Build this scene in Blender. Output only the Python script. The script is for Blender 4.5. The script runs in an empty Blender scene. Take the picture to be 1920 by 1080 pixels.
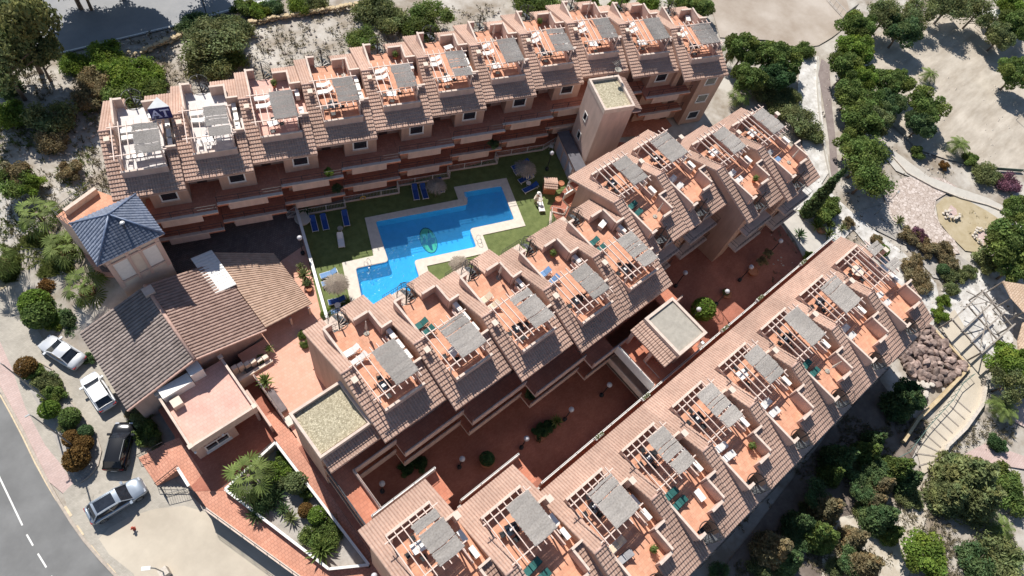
import bpy, bmesh, math, random
from mathutils import Vector, Matrix, Euler, noise
R = math.radians
rnd = random.Random(7)
S = bpy.context.scene
C = S.collection
# ------------------------------------------------------------------ camera
CW = Matrix(((0.75606464, -0.50297955, 0.41878136),
             (-0.63594525, -0.7158279, 0.28838178),
             (0.15472524, -0.48435729, -0.86107962)))   # rows: world axes seen by the camera (x right, y down, z ahead)
H = 62.0
cam = bpy.data.objects.new("camera", bpy.data.cameras.new("camera"))
C.objects.link(cam)
M = Matrix.Identity(4)
for i in range(3):
    M[i][0] = CW[i][0]; M[i][1] = -CW[i][1]; M[i][2] = -CW[i][2]
M[2][3] = H
cam.matrix_world = M
cam.data.sensor_width = 36; cam.data.lens = 24.0
cam.data.clip_start = 0.5; cam.data.clip_end = 2000
S.camera = cam
# ------------------------------------------------------------------ light
SUN_EL = R(48); SUN_AZ = (0.19, 0.982)
wd = bpy.data.worlds.new("World"); S.world = wd; wd.use_nodes = True
nt = wd.node_tree
sky = nt.nodes.new('ShaderNodeTexSky'); sky.sky_type = 'NISHITA'; sky.sun_disc = False
sky.sun_elevation = SUN_EL; sky.sun_rotation = math.atan2(SUN_AZ[0], SUN_AZ[1])
sky.air_density = 1.0; sky.dust_density = 0.3; sky.ozone_density = 1.5
bg = nt.nodes['Background']; nt.links.new(sky.outputs[0], bg.inputs[0]); bg.inputs[1].default_value = 0.078
sl = bpy.data.lights.new("sun", 'SUN'); sl.energy = 5.0; sl.angle = R(0.5); sl.color = (1, 0.955, 0.89)
so = bpy.data.objects.new("sun", sl); C.objects.link(so)
ld = Vector((-SUN_AZ[0]*math.cos(SUN_EL), -SUN_AZ[1]*math.cos(SUN_EL), -math.sin(SUN_EL)))
so.rotation_euler = ld.to_track_quat('-Z', 'Y').to_euler(); so.location = (0, 60, 90)
S.view_settings.view_transform = 'Standard'; S.view_settings.look = 'None'
S.view_settings.exposure = 0.36; S.view_settings.gamma = 1
S.render.engine = 'CYCLES'

def g(px, py, z=0.0):
    """point of the place seen at a pixel of the 1920x1080 photograph, at height z"""
    d = CW @ Vector((px-960, py-540, 1280.0))
    t = (z-H)/d.z
    return Vector((d.x*t, d.y*t, z))
# ------------------------------------------------------------------ materials
MATS = {}
def mat(name, col, rough=0.8, var=0.12, scale=1.5, col2=None, metal=0.0, bump=0.0, bscale=20, detail=6, spec=0.35, lo=0.35, hi=0.65, coord='Object', attr=False, stretch=None, vary=0.0, trans=0.0):
    if name in MATS: return MATS[name]
    m = bpy.data.materials.new(name); m.use_nodes = True
    n = m.node_tree.nodes; l = m.node_tree.links; b = n['Principled BSDF']
    b.inputs['Roughness'].default_value = rough; b.inputs['Metallic'].default_value = metal
    b.inputs['Specular IOR Level'].default_value = spec
    tc = n.new('ShaderNodeTexCoord'); nz = n.new('ShaderNodeTexNoise')
    nz.inputs['Scale'].default_value = scale; nz.inputs['Detail'].default_value = detail; nz.inputs['Roughness'].default_value = 0.65
    geo = n.new('ShaderNodeNewGeometry')
    src = geo.outputs['Position'] if coord == 'World' else tc.outputs['Object']
    if stretch:
        mp = n.new('ShaderNodeMapping'); mp.inputs['Scale'].default_value = stretch; l.new(src, mp.inputs[0]); l.new(mp.outputs[0], nz.inputs['Vector'])
    else: l.new(src, nz.inputs['Vector'])
    rp = n.new('ShaderNodeValToRGB'); rp.color_ramp.elements[0].position = lo; rp.color_ramp.elements[1].position = hi
    c2 = col2 or tuple(min(1, c*(1+var)) for c in col)
    c1 = col if col2 else tuple(c*(1-var) for c in col)
    rp.color_ramp.elements[0].color = (*c1, 1); rp.color_ramp.elements[1].color = (*c2, 1)
    l.new(nz.outputs[0], rp.inputs[0]); out = rp.outputs[0]
    if attr:
        at = n.new('ShaderNodeVertexColor'); at.layer_name = 'tint'
        mx = n.new('ShaderNodeMix'); mx.data_type = 'RGBA'; mx.blend_type = 'MULTIPLY'; mx.inputs[0].default_value = 1
        l.new(out, mx.inputs[6]); l.new(at.outputs[0], mx.inputs[7]); out = mx.outputs[2]
    if vary > 0:
        oi = n.new('ShaderNodeObjectInfo'); mr = n.new('ShaderNodeMapRange'); mr.inputs[3].default_value = 1-vary; mr.inputs[4].default_value = 1+vary*.6; l.new(oi.outputs['Random'], mr.inputs[0])
        n3 = n.new('ShaderNodeTexNoise'); n3.inputs['Scale'].default_value = .35; n3.inputs['Detail'].default_value = 7; g3 = n.new('ShaderNodeNewGeometry'); l.new(g3.outputs['Position'], n3.inputs['Vector'])
        m3 = n.new('ShaderNodeMapRange'); m3.inputs[1].default_value = .35; m3.inputs[2].default_value = .65; m3.inputs[3].default_value = 1-vary*1.4; m3.inputs[4].default_value = 1+vary*.5; l.new(n3.outputs[0], m3.inputs[0])
        mm = n.new('ShaderNodeMath'); mm.operation = 'MULTIPLY'; l.new(mr.outputs[0], mm.inputs[0]); l.new(m3.outputs[0], mm.inputs[1])
        vs = n.new('ShaderNodeVectorMath'); vs.operation = 'SCALE'; l.new(out, vs.inputs[0]); l.new(mm.outputs[0], vs.inputs['Scale']); out = vs.outputs[0]
    l.new(out, b.inputs['Base Color'])
    if trans > 0:
        tb = n.new('ShaderNodeBsdfTranslucent'); l.new(out, tb.inputs[0]); ms = n.new('ShaderNodeMixShader'); ms.inputs[0].default_value = trans
        l.new(b.outputs[0], ms.inputs[1]); l.new(tb.outputs[0], ms.inputs[2]); l.new(ms.outputs[0], n['Material Output'].inputs[0])
    if bump > 0:
        n2 = n.new('ShaderNodeTexNoise'); n2.inputs['Scale'].default_value = bscale; n2.inputs['Detail'].default_value = 5
        l.new(src, n2.inputs['Vector'])
        bp = n.new('ShaderNodeBump'); bp.inputs['Strength'].default_value = bump; bp.inputs['Distance'].default_value = 0.05
        l.new(n2.outputs[0], bp.inputs['Height']); l.new(bp.outputs[0], b.inputs['Normal'])
    MATS[name] = m; return m
def brick(name, c1, c2, mortar, w, h, ms=0.01, rough=0.85, rot=0, noise_amt=0.25, coord='Object', nscale=0.6):
    if name in MATS: return MATS[name]
    m = bpy.data.materials.new(name); m.use_nodes = True
    n = m.node_tree.nodes; l = m.node_tree.links; b = n['Principled BSDF']; b.inputs['Roughness'].default_value = rough
    b.inputs['Specular IOR Level'].default_value = 0.3
    geo = n.new('ShaderNodeNewGeometry'); tc = n.new('ShaderNodeTexCoord')
    mp = n.new('ShaderNodeMapping'); mp.inputs['Rotation'].default_value = (0, 0, rot)
    src = geo.outputs['Position'] if coord == 'World' else tc.outputs['Object']
    l.new(src, mp.inputs[0])
    bt = n.new('ShaderNodeTexBrick'); bt.inputs['Color1'].default_value = (*c1, 1); bt.inputs['Color2'].default_value = (*c2, 1)
    bt.inputs['Mortar'].default_value = (*mortar, 1); bt.inputs['Scale'].default_value = 1
    bt.inputs['Brick Width'].default_value = w; bt.inputs['Row Height'].default_value = h; bt.inputs['Mortar Size'].default_value = ms
    l.new(mp.outputs[0], bt.inputs[0])
    nz = n.new('ShaderNodeTexNoise'); nz.inputs['Scale'].default_value = nscale; nz.inputs['Detail'].default_value = 8
    nz.inputs['Roughness'].default_value = 0.7
    l.new(geo.outputs['Position'], nz.inputs['Vector'])
    mr = n.new('ShaderNodeMapRange'); mr.inputs[1].default_value = 0.3; mr.inputs[2].default_value = 0.7
    mr.inputs[3].default_value = 1-noise_amt; mr.inputs[4].default_value = 1+noise_amt*0.6
    l.new(nz.outputs[0], mr.inputs[0])
    mx = n.new('ShaderNodeVectorMath'); mx.operation = 'SCALE'
    l.new(bt.outputs[0], mx.inputs[0]); l.new(mr.outputs[0], mx.inputs['Scale'])
    l.new(mx.outputs[0], b.inputs['Base Color'])
    MATS[name] = m; return m
def voro(name, c1, c2, gap, scale, rough=0.9, edge=0.06, coord='World'):
    if name in MATS: return MATS[name]
    m = bpy.data.materials.new(name); m.use_nodes = True
    n = m.node_tree.nodes; l = m.node_tree.links; b = n['Principled BSDF']; b.inputs['Roughness'].default_value = rough
    geo = n.new('ShaderNodeNewGeometry')
    v = n.new('ShaderNodeTexVoronoi'); v.inputs['Scale'].default_value = scale; l.new(geo.outputs['Position'], v.inputs['Vector'])
    v2 = n.new('ShaderNodeTexVoronoi'); v2.feature = 'DISTANCE_TO_EDGE'; v2.inputs['Scale'].default_value = scale
    l.new(geo.outputs['Position'], v2.inputs['Vector'])
    rp = n.new('ShaderNodeValToRGB'); rp.color_ramp.elements[0].color = (*c1, 1); rp.color_ramp.elements[1].color = (*c2, 1)
    sp = n.new('ShaderNodeSeparateColor'); l.new(v.outputs['Color'], sp.inputs[0]); l.new(sp.outputs[0], rp.inputs[0])
    lt = n.new('ShaderNodeMath'); lt.operation = 'LESS_THAN'; lt.inputs[1].default_value = edge; l.new(v2.outputs['Distance'], lt.inputs[0])
    mx = n.new('ShaderNodeMix'); mx.data_type = 'RGBA'; mx.inputs[7].default_value = (*gap, 1)
    l.new(rp.outputs[0], mx.inputs[6]); l.new(lt.outputs[0], mx.inputs[0]); l.new(mx.outputs[2], b.inputs['Base Color'])
    MATS[name] = m; return m

STUCCO = mat('stucco pink', (0.50, 0.325, 0.245), var=0.13, scale=1.0, bump=0.15, coord='World', stretch=(1.2, 1.2, .22), detail=9, vary=.05)
STUCCO_L = mat('stucco pale pink', (0.60, 0.44, 0.37), var=0.11, scale=1.0, coord='World', stretch=(1.5, 1.5, .3), detail=9, vary=.05)
CAP = mat('parapet cap', (0.62, 0.50, 0.42), var=0.12, scale=2)
CREAM = mat('cream stucco', (0.68, 0.58, 0.48), var=0.08, scale=1)
WHITE = mat('white paint', (0.78, 0.76, 0.72), var=0.05, scale=3, rough=0.5)
PERG = mat('pergola paint', (0.70, 0.55, 0.47), var=0.08, scale=4, rough=0.6)
BLACK = mat('black iron', (0.025, 0.027, 0.03), var=0.2, scale=5, rough=0.5)
DARK = mat('dark iron rail', (0.06, 0.065, 0.075), var=0.2, scale=5, rough=0.5)
GLASS = mat('window glass', (0.02, 0.024, 0.032), var=0.3, scale=2, rough=0.08, spec=0.8)
DOORM = mat('dark door', (0.09, 0.05, 0.04), var=0.2, scale=3, rough=0.5)
ROOF = mat('clay tile', (0.42, 0.275, 0.215), col2=(0.57, 0.40, 0.315), scale=2.6, detail=9, lo=0.28, hi=0.75, rough=0.9, bump=0.2, bscale=30, coord='World', vary=.10)
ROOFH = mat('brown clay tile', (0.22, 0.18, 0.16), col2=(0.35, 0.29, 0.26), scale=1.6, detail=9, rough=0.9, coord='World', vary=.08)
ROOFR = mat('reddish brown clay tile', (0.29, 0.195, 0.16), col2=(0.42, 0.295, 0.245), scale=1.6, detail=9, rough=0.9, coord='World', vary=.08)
ROOFH2 = mat('tan clay tile', (0.38, 0.26, 0.19), col2=(0.52, 0.37, 0.28), scale=1.6, detail=9, rough=0.9)
RIDGE = mat('ridge tile', (0.50, 0.33, 0.27), var=0.15, scale=4)
TERR = brick('terrace tile', (0.60, 0.295, 0.185), (0.67, 0.355, 0.235), (0.50, 0.26, 0.17), 0.33, 0.33, 0.012, noise_amt=0.22, nscale=1.1)
TERRW = brick('pale terrace tile', (0.62, 0.58, 0.555), (0.67, 0.635, 0.615), (0.6, 0.55, 0.52), 0.33, 0.33, 0.012, noise_amt=0.1)
TERRP = brick('pink terrace tile', (0.66, 0.40, 0.33), (0.70, 0.44, 0.37), (0.55, 0.33, 0.27), 0.33, 0.33, 0.012, noise_amt=0.15)
GALL = brick('gallery tile', (0.50, 0.19, 0.115), (0.56, 0.23, 0.145), (0.38, 0.15, 0.1), 0.33, 0.33, 0.012, noise_amt=0.2)
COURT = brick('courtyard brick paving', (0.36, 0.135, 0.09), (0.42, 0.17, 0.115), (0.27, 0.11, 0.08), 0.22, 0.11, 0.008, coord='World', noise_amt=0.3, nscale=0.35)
PLAZA = brick('plaza tile', (0.66, 0.36, 0.26), (0.70, 0.40, 0.30), (0.56, 0.31, 0.23), 0.3, 0.3, 0.01, coord='World', noise_amt=0.12)
RAMP = brick('ramp tile', (0.56, 0.265, 0.18), (0.62, 0.31, 0.215), (0.42, 0.2, 0.14), 0.3, 0.3, 0.02, coord='World', noise_amt=0.2)
PINKP = brick('pink pavement', (0.50, 0.37, 0.33), (0.55, 0.42, 0.38), (0.42, 0.32, 0.29), 0.4, 0.2, 0.015, coord='World', noise_amt=0.15)
PARK = brick('parking paving', (0.40, 0.365, 0.31), (0.46, 0.42, 0.36), (0.34, 0.31, 0.26), 0.22, 0.11, 0.01, coord='World', noise_amt=0.25, nscale=0.5, rot=0.5)
SAND = mat('sand forecourt', (0.43, 0.375, 0.30), col2=(0.55, 0.485, 0.39), scale=0.25, detail=10, coord='World', bump=0.1)
ASPH = mat('asphalt', (0.175, 0.175, 0.172), col2=(0.235, 0.235, 0.23), scale=0.3, detail=10, coord='World', bump=0.15, bscale=40, vary=.08)
ASPH2 = mat('pale asphalt', (0.235, 0.24, 0.25), col2=(0.30, 0.30, 0.305), scale=0.3, detail=10, coord='World')
PAINTW = mat('road paint', (0.75, 0.74, 0.7), var=0.12, scale=6)
PAINTY = mat('kerb paint', (0.62, 0.50, 0.34), var=0.15, scale=3)
KERB = mat('kerb stone', (0.42, 0.36, 0.30), var=0.15, scale=3)
TURF = mat('artificial turf', (0.095, 0.125, 0.035), col2=(0.15, 0.185, 0.06), scale=1.4, detail=10, coord='World', bump=0.4, bscale=60)
COPING = mat('pool coping', (0.62, 0.57, 0.49), var=0.08, scale=2, coord='World')
GRAVELR = voro('roof gravel', (0.30, 0.26, 0.17), (0.58, 0.52, 0.37), (0.2, 0.17, 0.12), 9, edge=0.04)
FELT = mat('grey roof felt', (0.36, 0.33, 0.28), var=0.12, scale=2.5, detail=10)
REED = mat('reed mat', (0.31, 0.28, 0.25), col2=(0.52, 0.48, 0.44), scale=7, detail=8, rough=0.95, lo=0.3, hi=0.7, vary=.12)
STRAW = mat('straw thatch', (0.20, 0.165, 0.125), col2=(0.36, 0.30, 0.24), scale=9, detail=8, rough=0.95)
BLUET = mat('blue glazed tile', (0.115, 0.14, 0.20), col2=(0.24, 0.27, 0.34), scale=3.5, detail=9, rough=0.42, spec=0.45, vary=.15)
BLUETR = mat('blue ridge tile', (0.13, 0.17, 0.26), var=0.2, scale=3, rough=0.35)
TERRA = mat('terracotta pot', (0.42, 0.17, 0.09), var=0.15, scale=4)
SCRUB = mat('scrub ground', (0.25, 0.205, 0.155), col2=(0.50, 0.465, 0.415), scale=0.22, detail=14, coord='World', bump=0.5, bscale=3, lo=0.38, hi=0.62)
SANDLOT = mat('graded sand', (0.34, 0.29, 0.23), col2=(0.50, 0.445, 0.37), scale=0.5, detail=13, coord='World', bump=0.7, bscale=1.6, stretch=(.35, 1.3, 1), vary=.07)
DIRT = mat('brown dirt lot', (0.31, 0.25, 0.195), col2=(0.46, 0.40, 0.34), scale=0.14, detail=12, coord='World', bump=0.3, bscale=1.5)
WGRAV = mat('white gravel', (0.40, 0.375, 0.34), col2=(0.66, 0.64, 0.61), scale=1.0, detail=12, coord='World', bump=0.5, bscale=12)
GGRAV = mat('grey garden soil', (0.30, 0.275, 0.245), col2=(0.43, 0.40, 0.365), scale=0.8, detail=12, coord='World', bump=0.6, bscale=6)
PEBBLE = voro('pebble paving', (0.42, 0.34, 0.29), (0.60, 0.52, 0.47), (0.30, 0.24, 0.20), 2.4, edge=0.05)
BEDS = mat('dry bed', (0.36, 0.29, 0.175), col2=(0.44, 0.37, 0.25), scale=0.8, detail=10, coord='World')
PATHC = mat('concrete path', (0.48, 0.45, 0.40), var=0.08, scale=1, coord='World', detail=10)
WOODP = mat('dark boardwalk', (0.20, 0.16, 0.15), col2=(0.27, 0.225, 0.21), scale=1, coord='World', detail=10)
TIMBER = mat('weathered timber', (0.24, 0.205, 0.17), col2=(0.36, 0.32, 0.28), scale=3, detail=8)
STONE = mat('brown boulder', (0.14, 0.09, 0.075), col2=(0.42, 0.32, 0.275), scale=1.6, detail=12, bump=0.9, bscale=5, coord='World', vary=.3)
STONEW = mat('yellow stone wall', (0.42, 0.31, 0.17), col2=(0.60, 0.48, 0.31), scale=1.5, detail=10, bump=0.6, bscale=6, coord='World')
STONEL = mat('pale stones', (0.55, 0.49, 0.42), var=0.15, scale=3, bump=0.5, bscale=6)
BARK = mat('bark', (0.14, 0.10, 0.075), col2=(0.22, 0.17, 0.13), scale=4, bump=0.6, bscale=15)
BARKL = mat('pale bark', (0.24, 0.21, 0.18), var=0.2, scale=4)
def leafm(name, c, c2): return mat(name, c, col2=c2, scale=1.1, rough=0.75, attr=True, spec=0.25, detail=3, trans=0.38)
LEAF = leafm('leaf green', (0.114, 0.169, 0.041), (0.200, 0.261, 0.072))
LEAFO = leafm('leaf olive', (0.157, 0.189, 0.070), (0.250, 0.278, 0.120))
LEAFL = leafm('leaf lime', (0.138, 0.214, 0.032), (0.227, 0.306, 0.056))
LEAFD = leafm('leaf dark', (0.041, 0.093, 0.036), (0.093, 0.168, 0.059))
LEAFB = leafm('leaf bronze', (0.174, 0.094, 0.029), (0.261, 0.145, 0.043))
LEAFC = leafm('leaf conifer', (0.073, 0.133, 0.050), (0.157, 0.223, 0.089))
LEAFG = leafm('leaf khaki', (0.223, 0.182, 0.090), (0.334, 0.270, 0.154))
LEAFM = leafm('blossom magenta', (0.17, 0.085, 0.11), (0.26, 0.12, 0.17))
PALM = leafm('palm frond', (0.11, 0.16, 0.04), (0.22, 0.28, 0.09))
PALMD = leafm('dead frond', (0.17, 0.10, 0.05), (0.25, 0.16, 0.09))
GRASSM = leafm('ground leaf', (0.10, 0.13, 0.025), (0.16, 0.18, 0.05))
WEEDM = leafm('dry weed', (0.15, 0.13, 0.075), (0.22, 0.19, 0.12))

# ------------------------------------------------------------------ mesh builder
class MB:
    def __init__(s): s.v = []; s.f = []; s.t = None
    def box(s, x0, x1, y0, y1, z0, z1):
        b = len(s.v)
        s.v += [(x0,y0,z0),(x1,y0,z0),(x1,y1,z0),(x0,y1,z0),(x0,y0,z1),(x1,y0,z1),(x1,y1,z1),(x0,y1,z1)]
        s.f += [(b,b+3,b+2,b+1),(b+4,b+5,b+6,b+7),(b,b+1,b+5,b+4),(b+1,b+2,b+6,b+5),(b+2,b+3,b+7,b+6),(b+3,b,b+4,b+7)]
        return s
    def bar(s, p, q, w, h=None, up=(0,0,1)):
        h = h or w; p = Vector(p); q = Vector(q); d = (q-p).normalized(); u = Vector(up)
        if abs(d.dot(u)) > 0.98: u = Vector((1,0,0))
        a = d.cross(u).normalized()*w/2; c = a.cross(d).normalized()*h/2
        b = len(s.v)
        for e in (p, q):
            for i, j in ((-1,-1),(1,-1),(1,1),(-1,1)): s.v.append(tuple(e+a*i+c*j))
        s.f += [(b,b+1,b+2,b+3),(b+7,b+6,b+5,b+4)]+[(b+i,b+4+i,b+4+(i+1)%4,b+(i+1)%4) for i in range(4)]
        return s
    def tube(s, pts, r, n=6, r2=None, cap=True):
        pts = [Vector(p) for p in pts]; b = len(s.v); k = len(pts); a = None
        for i, p in enumerate(pts):
            d = (pts[min(i+1,k-1)]-pts[max(i-1,0)]).normalized()
            if a is None:
                a = d.orthogonal().normalized()
            a = (a-d*a.dot(d)).normalized(); c = d.cross(a)
            rr = r if r2 is None else r+(r2-r)*i/(k-1)
            for j in range(n):
                t = 2*math.pi*j/n; s.v.append(tuple(p+a*rr*math.cos(t)+c*rr*math.sin(t)))
        for i in range(k-1):
            for j in range(n):
                s.f.append((b+i*n+j, b+i*n+(j+1)%n, b+(i+1)*n+(j+1)%n, b+(i+1)*n+j))
        if cap:
            s.f.append(tuple(b+j for j in reversed(range(n)))); s.f.append(tuple(b+(k-1)*n+j for j in range(n)))
        return s
    def lathe(s, prof, c=(0,0,0), n=16, sx=1, sy=1):
        b = len(s.v)
        for r, z in prof:
            for j in range(n):
                t = 2*math.pi*j/n; s.v.append((c[0]+r*sx*math.cos(t), c[1]+r*sy*math.sin(t), c[2]+z))
        for i in range(len(prof)-1):
            for j in range(n): s.f.append((b+i*n+j, b+i*n+(j+1)%n, b+(i+1)*n+(j+1)%n, b+(i+1)*n+j))
        s.f.append(tuple(b+j for j in reversed(range(n)))); s.f.append(tuple(b+(len(prof)-1)*n+j for j in range(n)))
        return s
    def prism(s, pts, z0, z1):
        """vertical prism over a plan polygon; z1 may be a function of (x, y)"""
        b = len(s.v); n = len(pts)
        fz = z1 if callable(z1) else (lambda x, y: z1)
        f0 = z0 if callable(z0) else (lambda x, y: z0)
        for p in pts: s.v.append((p[0], p[1], f0(p[0], p[1])))
        for p in pts: s.v.append((p[0], p[1], fz(p[0], p[1])))
        s.f += [tuple(b+i for i in reversed(range(n))), tuple(b+n+i for i in range(n))]
        s.f += [(b+i, b+(i+1)%n, b+n+(i+1)%n, b+n+i) for i in range(n)]
        return s
    def xprism(s, x0, x1, yz):
        b = len(s.v); n = len(yz)
        for x in (x0, x1):
            for y, z in yz: s.v.append((x, y, z))
        s.f += [tuple(b+i for i in range(n)), tuple(b+n+i for i in reversed(range(n)))]
        s.f += [(b+(i+1)%n, b+i, b+n+i, b+n+(i+1)%n) for i in range(n)]
        return s
    def sheet(s, pts):
        b = len(s.v); s.v += [tuple(p) for p in pts]; s.f.append(tuple(range(b, b+len(pts)))); return s
    def add(s, o, M=None):
        b = len(s.v)
        s.v += [tuple(M @ Vector(v)) for v in o.v] if M else o.v
        s.f += [tuple(b+i for i in f) for f in o.f]
        return s
    def mesh(s, name, m, smooth=False, tint=None, fixn=False):
        me = bpy.data.meshes.new(name); me.from_pydata(s.v, [], s.f)
        me.materials.append(m)
        if fixn or True:
            bm = bmesh.new(); bm.from_mesh(me)
            if fixn: bmesh.ops.recalc_face_normals(bm, faces=bm.faces)
            bm.normal_update()
            big = [f for f in bm.faces if len(f.verts) > 4]
            if big: bmesh.ops.triangulate(bm, faces=big)
            bm.to_mesh(me); bm.free()
        if smooth:
            for p in me.polygons: p.use_smooth = True
        if tint is not None:
            ca = me.color_attributes.new('tint', 'FLOAT_COLOR', 'CORNER')
            nf = len(s.f)
            arr = []
            for i, p in enumerate(me.polygons):
                c = tint[i] if i < len(tint) else (1,1,1)
                arr += [c[0], c[1], c[2], 1]*p.loop_total
            ca.data.foreach_set('color', arr)
        me.update(); return me
    def obj(s, name, m, parent=None, smooth=False, loc=(0,0,0), rz=0, fixn=False, tint=None):
        o = bpy.data.objects.new(name, s.mesh(name, m, smooth, tint, fixn)); C.objects.link(o)
        o.location = loc; o.rotation_euler = (0,0,rz)
        if parent: o.parent = parent
        return o
def tag(o, label=None, cat=None, group=None, kind=None):
    if label: o['label'] = label
    if cat: o['category'] = cat
    if group: o['group'] = group
    if kind: o['kind'] = kind
    return o
def root(name, label, cat, loc=(0,0,0), rz=0, group=None):
    o = bpy.data.objects.new(name, None); C.objects.link(o); o.empty_display_size = 0.3
    o.location = loc; o.rotation_euler = (0,0,rz); return tag(o, label, cat, group)
KIDS = {}
def kids(o):
    return [c for c in o.children]
def dup(o, parent=None, loc=None, rz=None, label=None, group=None, scale=None):
    c = o.copy(); C.objects.link(c); c.parent = parent
    if loc is not None: c.location = loc
    if rz is not None: c.rotation_euler = (0,0,rz)
    if scale is not None: c.scale = scale
    if label: c['label'] = label
    if group: c['group'] = group
    for k in list(o.children):
        dup(k, c)
    return c
def ground_sheet(name, pts, z, m, kind='structure', label=None, cat=None):
    """pts: pixels of the photograph or (x, y) world points when z is given per sheet"""
    P = [g(p[0], p[1], z) for p in pts]
    mb = MB().sheet(P)
    o = mb.obj(name, m, fixn=True); tag(o, kind=kind)
    if label: tag(o, label, cat)
    me = o.data
    if me.polygons and sum(p.normal.z*p.area for p in me.polygons) < 0: me.flip_normals()
    return o
def wsheet(name, pts, z, m, kind='structure'):
    mb = MB().sheet([(p[0], p[1], z) for p in pts]); o = mb.obj(name, m); 
    if sum(p.normal.z*p.area for p in o.data.polygons) < 0: o.data.flip_normals()
    return tag(o, kind=kind)
# ================================================================== terraced houses
UW = 6.1; RZ = 10.75; SLP = 0.398; EAVE = 5.95; PITCH = UW/25; TF = 8.9
def RH(y): return RZ-SLP*abs(y)
def tiles(x0, x1, y0, y1, zf=RH, pitch=PITCH, course=0.36, amp=0.08, lift=0.065):
    """corrugated, overlapping clay tiles on a slope; y runs from the high end y0 to the low end y1"""
    mb = MB(); n = max(1, round((x1-x0)/pitch)); sx = (x1-x0)/n
    ts = (0, .12, .27, .5, .73, .88); hs = (0, .55, .92, 1, .92, .55)
    prof = [(x0+(i+t)*sx, h*amp) for i in range(n) for t, h in zip(ts, hs)]+[(x1, 0)]
    L = abs(y1-y0); k = max(1, round(L/course)); m = len(prof)
    for c in range(k):
        ya = y0+(y1-y0)*c/k; yb = y0+(y1-y0)*(c+1)/k
        for y, e in ((ya, 0.0), (yb, lift)):
            for x, h in prof: mb.v.append((x, y, zf(y)+h*(1 if e else .8)+e))
    r = 2*k
    sgn = 1 if (y1 < y0) else -1
    for i in range(r-1):
        for j in range(m-1):
            q = (i*m+j, i*m+j+1, (i+1)*m+j+1, (i+1)*m+j)
            mb.f.append(q if sgn < 0 else q[::-1])
    # closed eave end
    b = len(mb.v)
    for x, h in prof: mb.v.append((x, y1, zf(y1)-0.05))
    for j in range(m-1):
        q = ((r-1)*m+j, (r-1)*m+j+1, b+j+1, b+j); mb.f.append(q if sgn < 0 else q[::-1])
    return mb
def slab(mb, x0, x1, y0, y1, t0=0.17, t1=0.0):
    ys = sorted((y0, y1)); pts = [(ys[0], RH(ys[0])-t1), (ys[1], RH(ys[1])-t1), (ys[1], RH(ys[1])-t0), (ys[0], RH(ys[0])-t0)]
    mb.xprism(x0, x1, pts)
def gable(mb, x0, x1, ya, yb, z0=0.0):
    ys = sorted((ya, yb)); pts = [(ys[0], z0), (ys[1], z0), (ys[1], RH(ys[1])-.16)]
    if ys[0] < 0 < ys[1]: pts.append((0, RZ-.16))
    pts.append((ys[0], RH(ys[0])-.16)); mb.xprism(x0, x1, pts)
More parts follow.
